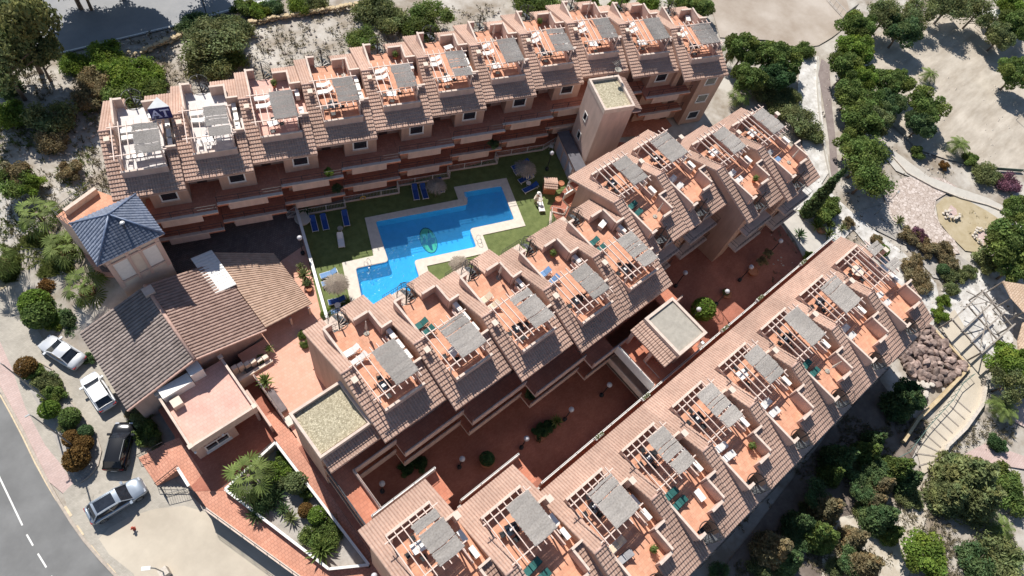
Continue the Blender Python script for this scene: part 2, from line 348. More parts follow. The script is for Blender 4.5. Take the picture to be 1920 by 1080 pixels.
def make_house(kind, gx, gy):
    sg = -1 if kind == 'B' else 1
    rt = root('terraced_house', 'pink terraced house', 'house')
    def Bx(mb, x0, x1, ya, yb, z0, z1):
        a, b = sorted((sg*ya, sg*yb)); mb.box(x0, x1, a, b, z0, z1)
    # roof rectangles: x0, x1, high y', low y'
    rects = [(0, 1.22, 0, -EAVE), (0, 1.22, 0, EAVE), (1.22, 5.124, -4.25, -EAVE), (5.124, 6.1, -2.3, -EAVE),
             (5.124, 6.1, 1.65, EAVE), (1.22, 1.952, 4.52, EAVE), (3.66, 5.124, 3.8, EAVE)]
    tm = MB(); sm = MB()
    for x0, x1, a, b in rects:
        tm.add(tiles(x0, x1, sg*a, sg*b)); slab(sm, x0+.006, x1-.006, sg*a, sg*b)
    roof = tm.obj('roof', ROOF, rt, smooth=False)
    sm.obj('roof_verge', STUCCO_L, roof, fixn=True)
    rc = MB().tube([(-.02, 0, RZ+.03), (1.24, 0, RZ+.03)], .12, 8)
    rc.obj('ridge_cap', RIDGE, roof, smooth=True)
    w = MB()
    rec = -4.2 if kind != 'B' else -4.4      # recessed gallery wall
    e = .015
    if kind == 'B':
        gable(w, e, 1.23, sg*rec, sg*5.4); gable(w, 1.23, 5.1, sg*rec, sg*-4.25+0.0)
        gable(w, 5.1, UW-e, sg*rec, sg*-2.3)
    else:
        gable(w, e, 1.23, rec, 5.4)
        gable(w, 2.8, 5.1, -5.5, -4.23); gable(w, 5.1, UW-e, -5.5, -2.3)
    gable(w, 5.1, UW-e, sg*1.65, sg*5.4)
    gable(w, 1.23, 1.94, sg*4.5, sg*5.4); gable(w, 3.68, 5.1, sg*3.78, sg*5.4)
    Bx(w, 1.23, 5.1, -4.22, 3.78, 0, TF-.02); Bx(w, 1.23, 1.94, 3.78, 4.5, 0, TF-.02); Bx(w, 1.94, 3.68, 3.78, 4.1, 0, TF-.02)
    Bx(w, 5.1, UW-e, -2.3, 1.65, 0, TF-.02)
    w.obj('wall', STUCCO, rt, fixn=True)
    fl = MB(); Bx(fl, 1.25, 5.0, -4.1, 3.66, TF-.019, TF); Bx(fl, 1.25, 1.95, 3.66, 4.4, TF-.019, TF); Bx(fl, 1.95, 3.67, 3.66, 4.12, TF-.019, TF)
    Bx(fl, 5.0, UW-.02, -2.3, 1.65, TF-.019, TF)
    fl.obj('terrace_floor', TERR, rt)
    # parapets, each with its own coping
    P_ = [((1.252, 5.09, -4.252, -4.1, TF-.3, 9.86), (1.23, 5.11, -4.28, -4.07)),
          ((1.252, 1.96, 4.38, 4.522, TF-.3, 10.0), (1.23, 1.98, 4.33, 4.57)), ((3.655, 5.0, 3.64, 3.802, TF-.3, 10.0), (3.64, 5.02, 3.61, 3.84)),
          ((1.1, 1.249, .95, 4.37, 9.0, 10.28), (1.08, 1.27, .95, 4.36)), ((4.98, 5.13, 1.82, 3.63, TF, 10.28), (4.96, 5.15, 1.83, 3.6)),
          ((5.0, 5.12, -2.27, 1.2, TF, 9.55), None), ((5.0, UW-.03, -2.42, -2.28, TF, 10.25), (4.98, UW-.02, -2.45, -2.25)),
          ((5.0, UW-.03, 1.64, 1.78, TF, 10.32), (4.98, UW-.02, 1.62, 1.81)), ((1.25, 1.3, -4.09, -.9, TF, 9.75), None), ((4.95, 5.0, -4.09, -2.43, TF, 9.75), None)]
    for pb, cb in P_:
        p = MB(); Bx(p, *pb); po = p.obj('parapet', STUCCO_L, rt)
        if cb: c = MB(); Bx(c, *cb, pb[5], pb[5]+.065); c.obj('coping', CAP, po)
    # chimney / vent
    if kind == 'B': cx, cy, cz = 5.83, -2.0, 11.15
    else: cx, cy, cz = .62, -1.0, 10.75
    ch = MB(); a = sg*cy
    ch.box(cx-.17, cx+.17, a-.2, a+.2, 9.6, cz); o = ch.obj('chimney', STUCCO_L, rt)
    MB().box(cx-.24, cx+.24, a-.26, a+.26, cz+.06, cz+.13).box(cx-.12, cx+.12, a-.12, a+.12, cz, cz+.06).obj('chimney_cap', CREAM, o)
    # windows
    def window(x0, x1, z0, z1, y, d):           # d: outward sign along y
        f = MB(); t = .13
        for q in ((x0-t, x1+t, z1, z1+t), (x0-t, x1+t, z0-t, z0), (x0-t, x0, z0, z1), (x1, x1+t, z0, z1)):
            f.box(q[0], q[1], min(y-.06*d, y+.04*d), max(y-.06*d, y+.04*d), q[2], q[3])
        wo = f.obj('window', WHITE, rt)
        MB().box(x0, x1, min(y, y+.012*d), max(y, y+.012*d), z0, z1).obj('pane', GLASS, wo)
        MB().box(x0-.18, x1+.18, min(y, y+.12*d), max(y, y+.12*d), z0-t-.06, z0-t-.003).obj('sill', CAP, wo)
    if kind != 'B':
        for k in range(3): window(3.75, 5.05, .95+2.9*k, 2.05+2.9*k, -5.5, -1)
        for k in range(3):
            d = MB().box(.7, 1.6, -4.24, -4.2, 2.9*k+.02, 2.9*k+2.05); do = d.obj('door', DOORM, rt)
            MB().tube([(1.48, -4.24, 2.9*k+1.0), (1.48, -4.31, 2.9*k+1.0)], .03, 6).obj('handle', WHITE, do)
        MB().box(2.0, 2.7, -4.3, -4.2, 7.2, 7.75).obj('wall_box', WHITE, rt)
    else:
        for k in range(3): window(4.0, 5.1, .95+2.9*k, 2.05+2.9*k, -5.4, -1)
        for k in range(2):
            d = MB().box(2.3, 3.2, 4.4, 4.44, 5.8+.02-2.9*k, 5.8+2.05-2.9*k); do = d.obj('door', DOORM, rt)
            MB().tube([(3.08, 4.44, 6.8-2.9*k), (3.08, 4.5, 6.8-2.9*k)], .03, 6).obj('handle', WHITE, do)
    # galleries on the pergola side
    ya, yb = (-3.2, -gy) if kind != 'B' else (-4.0, -gy)
    for k, z in enumerate((5.8, 2.9)):
        s = MB(); Bx(s, gx+.01, gx+UW-.01, ya, yb, z-.28, z-.02); so_ = s.obj('gallery_slab', GALL if kind == 'A1' else CAP, rt)
        f = MB(); Bx(f, gx+.01, gx+UW-.01, ya, yb+.1, z-.019, z); f.obj('gallery_floor', GALL, so_)
        r = MB()
        if kind != 'A1': Bx(r, gx+.01, gx+UW-.01, yb, yb+.12, z-.02, z+.34)
        if kind == 'A1': Bx(r, gx+1.0, gx+4.6, yb-.03, yb+.1, z-.95, z-.03)
        elif kind == 'A2': Bx(r, gx+.02, gx+UW-.02, yb-.02, yb+.13, z-.3, z+.85)
        else: Bx(r, gx+.02, gx+UW-.02, yb-.02, yb+.14, z-.3, z+.9)
        pm = {'A1': STUCCO_L, 'A2': STUCCO_L, 'B': WHITE}[kind]
        ro = r.obj('gallery_parapet', pm, so_)
        if kind == 'A1':
            q_ = MB(); Bx(q_, gx+.01, gx+UW-.01, yb-.06, yb+.26, z+.005, z+.09); q_.obj('coping', CAP, ro)
        rl = MB(); hy = sg*(yb+.06)
        rl.tube([(gx+.03, hy, z+1.12), (gx+UW-.03, hy, z+1.12)], .025, 5)
        for q in range(4): rl.tube([(gx+.1+q*1.95, hy, z+.3), (gx+.1+q*1.95, hy, z+1.12)], .03, 5)
        if kind == 'A1': rl.tube([(gx+.03, hy, z+.72), (gx+UW-.03, hy, z+.72)], .015, 4)
        rl.obj('handrail', DARK if kind != 'A1' else BLACK, so_)
    # balcony on the spiral-stair side
    def bal(*q): b = MB(); Bx(b, *q); return b.obj('balcony', CAP, rt)
    bal(1.96, 3.65, 4.1, 5.39, 5.62, 5.8)
    if kind == 'B': bal(1.0, 5.6, 5.4, 6.6, 2.7, 2.89); bo = bal(1.0, 5.6, 5.4, 6.5, 5.6, 5.79)
    else: bo = bal(1.7, 4.2, 5.4, 7.0, 5.6, 5.79)
    rr = MB(); y1 = 6.42 if kind == 'B' else 6.92
    x0, x1 = (1.0, 5.6) if kind == 'B' else (1.7, 4.2)
    for z in ([5.8, 2.9] if kind == 'B' else [5.8]):
        for q in (z+.55, z+1.0): rr.tube([(x0+.05, sg*5.45, q), (x0+.05, sg*y1, q), (x1-.05, sg*y1, q), (x1-.05, sg*5.45, q)], .02, 4)
        n = 10
        for i in range(n+1): x = x0+.05+(x1-x0-.1)*i/n; rr.tube([(x, sg*y1, z), (x, sg*y1, z+1.0)], .012, 4)
    rr.obj('balcony_rail', BLACK, bo)
    return rt
def make_spiral():
    rt = root('spiral_staircase', 'x', 'staircase')
    MB().tube([(0,0,5.8),(0,0,10.55)], .06, 8).obj('pole', BLACK, rt)
    t = MB(); n = 16
    for i in range(n):
        a = R(75)+i*R(24); z = 5.95+i*(TF-.08-5.95)/(n-1); b = a+R(25)
        pts = [(.05*math.cos(a), .05*math.sin(a)), (.8*math.cos(a), .8*math.sin(a)), (.8*math.cos(b), .8*math.sin(b)), (.05*math.cos(b), .05*math.sin(b))]
        t.prism(pts, z, z+.035)
    t.obj('treads', mat('grey iron treads', (.11, .115, .12), var=.15), rt)
    r = MB()
    for k in range(3):
        pts = []
        for i in range(n*2+1):
            a = R(75)+i*R(12); z = 6.0+i*(TF-5.95)/(2*(n-1)); pts.append((.82*math.cos(a), .82*math.sin(a), z+.25+.35*k))
        r.tube(pts, .022 if k == 2 else .014, 5)
    for i in range(n):
        a = R(75)+i*R(24)+R(12); z = 5.95+i*(TF-.05-5.95)/(n-1)
        r.tube([(.82*math.cos(a), .82*math.sin(a), z), (.82*math.cos(a), .82*math.sin(a), z+.95)], .012, 4)
    r.obj('handrail', BLACK, rt)
    l = MB(); pts = [(.84*math.cos(R(a)), .84*math.sin(R(a)), TF+1.0) for a in range(10, 171, 16)]
    l.tube(pts, .025, 5); pts2 = [(.84*math.cos(R(a)), .84*math.sin(R(a)), TF+.02) for a in range(0, 361, 15)]
    l.tube(pts2, .03, 5)
    for p in pts: l.tube([(p[0], p[1], TF), p], .012, 4)
    l.obj('landing_rail', BLACK, rt)
    return rt
def make_pergola(var=0):
    """sits with its long beams along y; y = 0 under the ridge-side cross beam, spans to y = -4.3"""
    rt = root('pergola', 'x', 'pergola')
    z = 11.13; r = random.Random(30+var)
    for k in range(7):
        x = 1.12+.625*k; MB().box(x-.035, x+.035, -3.9+r.uniform(-.06,.06), .45+r.uniform(-.06,.06), z, z+.11).obj('beam', PERG, rt)
    for y in (0.0, -3.35):
        MB().box(.75, 5.35, y-.045, y+.045, z-.1, z-.004).obj('cross_beam', PERG, rt)
    for x in (1.34, 4.9):
        for y in (0.0, -3.35): MB().box(x-.06, x+.06, y-.06, y+.06, TF, z-.1).obj('post', PERG, rt)
    m = MB()
    x0, x1, y0, y1 = 2.86+r.uniform(-.05,.06), 4.93+r.uniform(-.06,.08), -3.5+r.uniform(-.15,.15), -.08+r.uniform(-.1,.1)
    if var == 3: segs = [(x0+1.2, x1+1.0, -1.3, -.3), (x0+1.2, x1+1.0, -3.5, -2.6)]
    elif var == 2: segs = [(x0, x1, -2.35, y1), (x0+.12, x1+.05, y0, -2.5)]
    elif var == 1: segs = [(x0, x1, y0, -1.05), (x0-.03, x1-.08, -.9, y1)]
    elif var == 4: segs = [(x0-.55, x1-.1, y0+.2, y1)]
    elif var == 5: segs = [(x0, x1, y0, -2.75), (x0+.05, x1+.04, -2.7, -1.4), (x0-.04, x1-.06, -1.36, y1)]
    else: segs = [(x0, x1, y0, y1)]
    for a, b, c, d in segs:
        ns = int((d-c)/.055); sag = [r.uniform(0, 1) for _ in range(9)]
        for i in range(ns):
            yy = c+(d-c)*(i+.5)/ns; k = 7; w = (d-c)/ns*.52
            zs = []; e0 = r.uniform(-.05, .05); e1 = r.uniform(-.05, .05)
            if r.random() < .03: continue
            lift = .03*abs(math.sin(yy*4.1+sag[0]*6))+r.uniform(0, .012)
            for j in range(k+1):
                x = a+e0+(b+e1-a-e0)*j/k
                zs.append((x, yy+.025*math.sin(x*3+yy+sag[1]*5), z+.125+lift+.02*math.sin(x*2.3+sag[2]*6)))
            q = len(m.v)
            for p in zs: m.v += [(p[0], p[1]-w, p[2]), (p[0], p[1], p[2]+.02), (p[0], p[1]+w, p[2])]
            for j in range(k):
                for t in (0, 1): m.f.append((q+3*j+t, q+3*j+3+t, q+3*j+4+t, q+3*j+1+t))
    m.obj('reed_mat', REED, rt)
    return rt
def make_ac():
    rt = root('air_conditioner', 'x', 'air conditioner')
    MB().box(-.2, .2, -.46, .46, .12, .78).obj('casing', WHITE, rt)
    f = MB(); 
    for r in (.27, .2, .12, .05): f.tube([(-.215, r*math.cos(R(a)), .45+r*math.sin(R(a))) for a in range(0, 361, 30)], .012, 4)
    f.obj('fan_grille', DARK, rt)
    MB().box(-.16, .16, -.4, -.34, 0, .12).box(-.16, .16, .34, .4, 0, .12).obj('feet', DARK, rt)
    return rt
def make_lounger(fab, frame=WHITE, back=32):
    """1.95 m long along x, head at +x, cushioned, raised back"""
    rt = root('sun_lounger', 'x', 'sun lounger')
    f = MB()
    for y in (-.31, .31): f.bar((-.95, y, .3), (.98, y, .3), .05, .06)
    for x in (-.93, -.1, .96): f.bar((x, -.31, .3), (x, .31, .3), .05, .05)
    fo = f.obj('frame', frame, rt)
    for x in (-.8, .75):
        for y in (-.3, .3): MB().bar((x, y, 0), (x, y, .3), .05, .05).obj('leg', frame, rt)
    a = R(back); L = .72
    MB().prism([(-.93,-.28),(.22,-.28),(.22,.28),(-.93,.28)], .335, .385).obj('seat', fab, rt)
    b = MB(); c, s = math.cos(a), math.sin(a)
    b.v = [(.24,-.28,.34),(.24,.28,.34),(.24+L*c,.28,.34+L*s),(.24+L*c,-.28,.34+L*s),(.24,-.28,.39),(.24,.28,.39),(.24+L*c,.28,.39+L*s),(.24+L*c,-.28,.39+L*s)]
    b.f = [(0,1,2,3),(7,6,5,4),(0,4,5,1),(1,5,6,2),(2,6,7,3),(3,7,4,0)]
    b.obj('backrest', fab, rt, fixn=True)
    return rt
def make_table(top=None, r=.45, sq=True):
    rt = root('terrace_table', 'x', 'table')
    if sq: MB().box(-.5, .5, -.4, .4, .71, .74).obj('table_top', top or GLASS, rt)
    else: MB().lathe([(r, .7), (r, .74)], n=20).obj('table_top', top or CREAM, rt)
    for x in (-.4, .4):
        for y in (-.32, .32): MB().tube([(x, y, 0), (x*.95, y*.95, .71)], .02, 5).obj('leg', DARK, rt)
    MB().box(-.2, .15, -.12, .14, .742, .765).obj('placemat', WHITE, rt)
    return rt
def make_chair(m=None):
    rt = root('metal_chair', 'x', 'chair'); m = m or BLACK
    s = MB(); 
    s.box(-.21, .21, -.21, .21, .42, .45); s.obj('seat', m, rt)
    for x in (-.2, .2):
        for y in (-.2, .2): MB().tube([(x*1.15, y*1.15, 0), (x, y, .43)], .014, 5).obj('leg', m, rt)
    b = MB(); pts = [(.2+.02, -.2, .43), (.26, -.2, .8), (.27, -.1, .88), (.27, .1, .88), (.26, .2, .8), (.22, .2, .43)]
    b.tube(pts, .014, 5)
    for i in range(5): y = -.13+i*.065; b.tube([(.22, y, .45), (.265, y, .87)], .008, 4)
    for y in (-.22, .22): b.tube([(.24, y, .65), (-.12, y*1.08, .64), (-.2, y, .43)], .012, 4)
    b.obj('backrest', m, rt)
    return rt
def purge(o):
    for c in list(o.children): purge(c)
    bpy.data.objects.remove(o)
# ================================================================== rows of houses
TEAL = mat('teal cushion', (0.03, 0.13, 0.12), var=0.15, scale=5)
BLUEC = mat('blue cushion', (0.16, 0.28, 0.48), var=0.15, scale=5)
CREAMC = mat('cream cushion', (0.66, 0.54, 0.40), var=0.08, scale=5)
WHITEC = mat('white sling', (0.74, 0.73, 0.70), var=0.06, scale=5)
GREYC = mat('grey cushion', (0.36, 0.36, 0.37), var=0.1, scale=5)
NAVY = mat('blue sling', (0.02, 0.07, 0.27), var=0.15, scale=5)
ORD = ['first', 'second', 'third', 'fourth', 'fifth', 'sixth', 'seventh', 'eighth', 'ninth', 'tenth', 'eleventh']
A1 = make_house('A1', 2.1, 7.15); A2 = make_house('A2', 1.1, 7.2); BB = make_house('B', 1.5, 6.55)
SPIR = make_spiral(); PG = [make_pergola(v) for v in range(6)]; AC = make_ac()
LG = {'teal': make_lounger(TEAL, DARK), 'blue': make_lounger(BLUEC), 'cream': make_lounger(CREAMC), 'white': make_lounger(WHITEC), 'grey': make_lounger(GREYC, DARK)}
TB = {'g': make_table(GLASS), 'w': make_table(WHITE), 'c': make_table(CREAM, .62, False)}
CH = {'black': make_chair(BLACK), 'white': make_chair(WHITE)}
EX = {}
e_ = root('storage_box', 'x', 'box'); MB().box(-.45, .45, -.25, .25, 0, .5).obj('body', CREAM, e_); MB().box(-.48, .48, -.28, .28, .5, .55).obj('lid', WHITE, e_); EX['box'] = e_
e_ = root('potted_shrub', 'x', 'plant'); MB().lathe([(.16, 0), (.24, .35), (.26, .36), (.26, .4), (.2, .38)], n=12).obj('pot', TERRA, e_)
mb = MB(); r_ = random.Random(2); ti = []
for k in range(260):
    d = Vector((r_.gauss(0, 1), r_.gauss(0, 1), r_.gauss(0, 1))).normalized(); c_ = d*r_.uniform(.15, .38)+Vector((0, 0, .7)); u = d.orthogonal().normalized()*.08; q_ = len(mb.v); w2 = d.cross(u)*.6
    mb.v += [tuple(c_-u), tuple(c_+w2), tuple(c_+u), tuple(c_-w2)]; mb.f.append((q_, q_+1, q_+2, q_+3)); t_ = r_.uniform(.7, 1.3); ti.append((t_, t_, t_))
o_ = bpy.data.objects.new('foliage', mb.mesh('foliage', LEAF, tint=ti)); C.objects.link(o_); o_.parent = e_; EX['pot'] = e_
e_ = root('closed_sunshade', 'x', 'sunshade'); MB().lathe([(.25, 0), (.25, .08), (.05, .1)], n=12).obj('base', FELT, e_); MB().tube([(0, 0, .08), (0, 0, 2.3)], .025, 6).obj('pole', WHITE, e_); MB().lathe([(.03, .9), (.13, 1.0), (.08, 1.6), (.03, 2.3)], n=10).obj('canopy', CREAM, e_); EX['para'] = e_
PROTO = list(EX.values())+[A1, A2, BB, SPIR, AC]+PG+list(LG.values())+list(TB.values())+list(CH.values())
rows = []
ang = R(-21); ca, sa = math.cos(ang), math.sin(ang)
def rot2(x, y, a): return (x*math.cos(a)-y*math.sin(a), x*math.sin(a)+y*math.cos(a))
p = [4.57, 50.83]; lst = []
for i in range(11):
    lst.append((p[0], p[1])); d = (6.06, .848) if i < 8 else ((6.15, -1.06) if i == 8 else (6.06, -1.65))
    q = rot2(*d, ang); p = [p[0]+q[0], p[1]+q[1]]
rows.append(('top row', 'long top row', 'A1', A1, lst, ang, .993))
rows.append(('pool row', 'row beside the pool', 'A2', A2, [(8.8, 19.03), (14.86, 17.77), (20.92, 16.4), (26.98, 15.3), (33.04, 15.24)], 0, .993))
rows.append(('middle row', 'short middle row', 'B', BB, [(39.12, 18.6), (45.16, 18.5), (51.24, 15.47), (57.3, 14.79)], 0, .99))
rows.append(('lower row', 'lower right row', 'B', BB, [(3.46, 2.96), (9.6, -.36)]+[(15.6+6.15*i, -3.35) for i in range(7)], 0, 1.008))
LC = {'top row': ['white']*11, 'pool row': ['white', 'teal', 'cream', 'blue', 'teal'], 'middle row': ['teal', 'white', 'white', 'blue'],
      'lower row': [None, 'teal', 'grey', 'teal', 'white', 'white', 'teal', 'white', 'white']}
rh = random.Random(11)
def inst(src, T, x, y, z, rz, label, group, scale=None):
    v = T @ Vector((x, y, z)); a = T.to_euler().z+rz
    return dup(src, None, (v.x, v.y, v.z), a, label, group, scale)
for rn, rlong, kind, proto, lst, an, sc in rows:
    sg = -1 if kind == 'B' else 1
    for i, (ox, oy) in enumerate(lst):
        hp = '%s house from left, %s' % (ORD[i], rn)
        T = Matrix.Translation((ox, oy, 0)) @ Matrix.Rotation(an, 4, 'Z') @ Matrix.Diagonal((sc, 1, 1, 1))
        h = dup(proto, None, (ox, oy, 0), an, 'pink tile roofed terraced house, %s house from left in the %s' % (ORD[i], rlong), 'terraced houses of the '+rlong, (sc, 1, 1))
        if rn == 'top row' and i < 3:
            for c in h.children:
                if c.name.startswith('terrace_floor'):
                    c.material_slots[0].link = 'OBJECT'; c.material_slots[0].material = TERRW if i < 2 else TERRP
        if rn == 'top row' and i == 10:
            for c in list(h.children):
                if c.name.startswith('gallery_slab'): purge(c)
        s = inst(SPIR, T, 2.8, sg*4.78, 0, 0 if sg > 0 else R(180), 'black spiral staircase at the '+hp, 'spiral staircases')
        pv = rh.choice([0, 4, 5, 1, 0, 2])
        if rn == 'pool row': pv = [0, 4, 1, 5, 2][i]
        if rn == 'lower row': pv = [1, 0, 4, 2, 2, 5, 0, 4, 3][i]
        y0 = 0 if sg > 0 else 3.72
        inst(PG[pv], T, 0.0, y0 if sg > 0 else 3.6, 0, R(rh.uniform(-.7, .7)), 'pergola with grey reed mat, %s' % hp, 'roof terrace pergolas')
        n = 3 if sg > 0 else 2
        for k in range(n):
            if rh.random() < .12 and k: continue
            y = (1.1-1.2*k) if sg > 0 else (.75-1.35*k)
            w = {3: ['rearmost', 'middle', 'foremost'], 2: ['upper', 'lower']}[n][k]
            inst(AC, T, 5.55, y+rh.uniform(-.05, .05), TF, R(180)*(rh.random() < .5), '%s white air conditioner, %s' % (w, hp), 'white roof air conditioners')
        lc = LC[rn][i]
        if lc:
            cols = [lc, lc]
            if rn == 'lower row' and i == 2: cols = ['cream', 'grey']
            if rn == 'middle row' and i == 3: cols = ['grey', 'blue']
            pos = [(1.98, 1.75), (2.08, .75)] if sg > 0 else [(2.15, -.75), (2.1, -1.75)]
            if sg > 0 and rn == 'top row': pos = [(2.15, 1.25), (2.2, .35)]
            for k in range(2):
                x, y = pos[k]
                inst(LG[cols[k]], T, x+rh.uniform(-.1, .1), y+rh.uniform(-.08, .08), TF, R(rh.uniform(-7, 7))+(0 if sg > 0 else 0),
                     '%s %s sun lounger, roof terrace of %s' % (['upper', 'lower'][k], cols[k], hp), 'sun loungers on the roof terraces', (.88, .95, 1))
        tx, ty = (2.6, -2.15) if sg > 0 else (2.65, 2.3)
        tk = rh.choice('ggw'); tk = 'c' if (rn, i) in (('lower row', 8),) else tk
        tx += rh.uniform(-.2, .2); ty += rh.uniform(-.2, .2)
        inst(TB[tk], T, tx, ty, TF, R(rh.uniform(-15, 15)), 'dark terrace table, %s' % hp if tk != 'w' else 'white topped terrace table, %s' % hp, 'roof terrace tables')
        if rh.random() < .55:
            k_ = rh.choice(['box', 'pot', 'para']); w_ = {'box': 'white storage box', 'pot': 'potted shrub', 'para': 'closed cream sunshade'}[k_]
            inst(EX[k_], T, rh.uniform(3.6, 4.6), (rh.uniform(2.4, 3.2) if sg > 0 else -rh.uniform(2.3, 3.1)), TF, rh.uniform(0, 1.5), '%s on the terrace of the %s' % (w_, hp), 'roof terrace extras')
        ck = 'white' if rn == 'top row' and i < 2 else 'black'
        for k, (dx, dy, a, w) in enumerate([(.85, 0, 0, 'right'), (-.85, .1, 180, 'left'), (0.1, .8, 90, 'behind'), (-.1, -.8, -90, 'before')]):
            if rh.random() < .2: continue
            wd_ = {'right': 'right of', 'left': 'left of', 'behind': 'behind', 'before': 'in front of'}[w]
            inst(CH[ck], T, tx+dx+rh.uniform(-.1, .1), ty+dy+rh.uniform(-.1, .1), TF, R(a+rh.uniform(-25, 25)),
                 '%s chair %s the terrace table, %s' % (ck, wd_, hp), 'roof terrace chairs')
for o in PROTO:
    if o not in (LG['white'], LG['blue']): purge(o)
# ================================================================== large structure round the rows
def bx_thing(name, label, cat, parts, loc=(0,0,0), rz=0, group=None):
    rt = root(name, label, cat, loc, rz, group)
    for nm, mb, m in parts: mb.obj(nm, m, rt, fixn=True)
    return rt
# linking upper gallery at the left end of the inner courtyard
for z, nm in ((5.8, 'upper'), (2.9, 'lower')):
    rt = root('gallery_bridge', '%s open gallery closing the left end of the inner courtyard' % nm, 'gallery')
    L_ = [(4.25, 9.2), (5.9, 9.2), (5.9, 13.2), (10.0, 13.2), (10.0, 15.0), (4.25, 15.0)]
    MB().prism(L_, z-.28, z-.03).obj('slab', CAP, rt, fixn=True); MB().prism([(x, y) for x, y in L_], z-.029, z-.004).obj('floor', GALL, rt, fixn=True)
    MB().box(5.84, 5.98, 9.55, 13.3, z-.29, z+.9).box(5.985, 9.97, 13.16, 13.28, z-.29, z+.85).obj('parapet', STUCCO_L, rt)
    r = MB()
    r.tube([(5.91, 9.6, z+1.1), (5.91, 13.22, z+1.1), (9.9, 13.22, z+1.1)], .025, 5)
    for q in ((4.3, 9.2, 4.3, 14.6),):
        for hz in (.12, .55, 1.0): r.tube([(q[0], q[1], z+hz), (q[2], q[3], z+hz)], .03, 5)
        for i in range(5): y = q[1]+(q[3]-q[1])*i/4; r.tube([(4.3, y, z), (4.3, y, z+1.0)], .03, 5)
    r.obj('railing', DARK, rt)
# block with the gravel roof, left of the pool row
rt = root('gravel_roof_house', 'flat gravel roofed pink house block at the left end of the pool row', 'house')
w = MB(); w.box(4.25, 8.78, 15.1, 19.35, 0, 8.3)
w.obj('wall', STUCCO, rt)
MB().box(4.45, 8.6, 15.3, 19.15, 8.3, 8.42).obj('gravel', GRAVELR, rt)
p = MB(); p.box(4.2, 4.42, 14.95, 19.4, 8.1, 8.8).box(8.62, 8.82, 14.95, 19.4, 8.1, 8.8).box(4.42, 8.62, 19.18, 19.4, 8.1, 8.8).box(4.42, 8.62, 14.95, 15.15, 8.1, 8.8)
p.obj('parapet', CAP, rt)
t = tiles(4.3, 8.9, 0, 1.15, zf=lambda y: 8.15-.38*y, course=.38); tt = MB(); tt.add(t, Matrix.Translation((0, 14.96, 0)) @ Matrix.Diagonal((1, -1, 1, 1)))
o = tt.obj('skirt_roof', ROOF, rt, fixn=False); o.data.flip_normals()
MB().xprism(4.3, 8.9, [(14.94, 8.1), (13.8, 7.66), (13.8, 7.5), (14.94, 7.9)]).obj('soffit', STUCCO_L, rt, fixn=True)
MB().box(5.9, 7.6, 13.82, 13.95, 7.9-.25, 8.02-.2).obj('gutter', CAP, rt)
# deck and small pavilion at the right end of the inner courtyard
rt = root('gallery_deck', 'raised terracotta deck between the pool row and the lower row', 'deck')
D = [(31.1, 3.3), (38.2, 3.3), (38.2, 9.6), (31.1, 9.6)]
MB().prism(D, 5.5, 5.78).obj('slab', CAP, rt, fixn=True); MB().prism(D, 5.781, 5.8).obj('floor', GALL, rt, fixn=True)
MB().box(32.5, 38.1, 3.4, 9.4, 0, 5.49).obj('wall', STUCCO, rt)
MB().box(31.02, 31.16, 3.3, 8.1, 5.45, 6.7).box(37.9, 38.2, 3.3, 3.6, 5.5, 6.75).obj('parapet', WHITE, rt)
MB().box(31.1, 32.4, 3.3, 9.4, 2.6, 2.89).box(31.1, 31.22, 3.3, 8.1, 2.5, 3.8).obj('lower_gallery', CAP, rt)
r = MB()
r.tube([(31.1, 3.4, 6.92), (31.1, 8.0, 6.92)], .03, 5).tube([(31.9, 3.5, 6.85), (31.9, 5.6, 6.85), (32.7, 5.6, 6.85)], .025, 5)
for y in (3.5, 5.0, 6.5, 8.0): r.tube([(31.1, y, 6.7), (31.1, y, 6.92)], .03, 5)
r.obj('railing', DARK, rt)
rt = root('flat_roof_pavilion', 'square flat roofed stair pavilion with tile skirt beside the orange tree', 'pavilion')
MB().box(33.7, 37.5, 3.75, 8.2, 8.35, 8.9).obj('wall', STUCCO_L, rt)
MB().box(33.95, 37.25, 4.0, 7.95, 8.9, 8.96).obj('roof', FELT, rt)
p = MB(); p.box(33.66, 33.93, 3.7, 8.25, 8.3, 9.14).box(37.27, 37.54, 3.7, 8.25, 8.3, 9.14).box(33.93, 37.27, 7.97, 8.25, 8.3, 9.14).box(33.93, 37.27, 3.7, 3.98, 8.3, 9.14)
p.obj('coping', CAP, rt)
t = tiles(3.8, 8.3, 0, 1.45, zf=lambda y: 8.7-.32*y, course=.5); tt = MB()
tt.add(t, Matrix(((0, -1, 0, 33.66), (1, 0, 0, 0), (0, 0, 1, 0), (0, 0, 0, 1))))
tt.obj('skirt_roof', ROOF, rt, fixn=False)
MB().box(32.35, 33.64, 3.82, 8.28, 8.02, 8.08).obj('soffit', STUCCO_L, rt)
for x, y in ((32.6, 8.0), (32.7, 5.6), (36.9, 7.9)): MB().box(x-.17, x+.17, y-.17, y+.17, 5.8, 8.3).obj('column', STUCCO_L, rt)
MB().box(34.6, 37.4, 3.8, 6.2, 5.8, 8.34).obj('stair_core', STUCCO, rt)
r = MB()
for i in range(6): r.box(33.4, 34.55, 3.9+i*.28, 4.1+i*.28, 5.8-.05*i-.0, 5.84+.08*i)
r.obj('steps', GALL, rt)
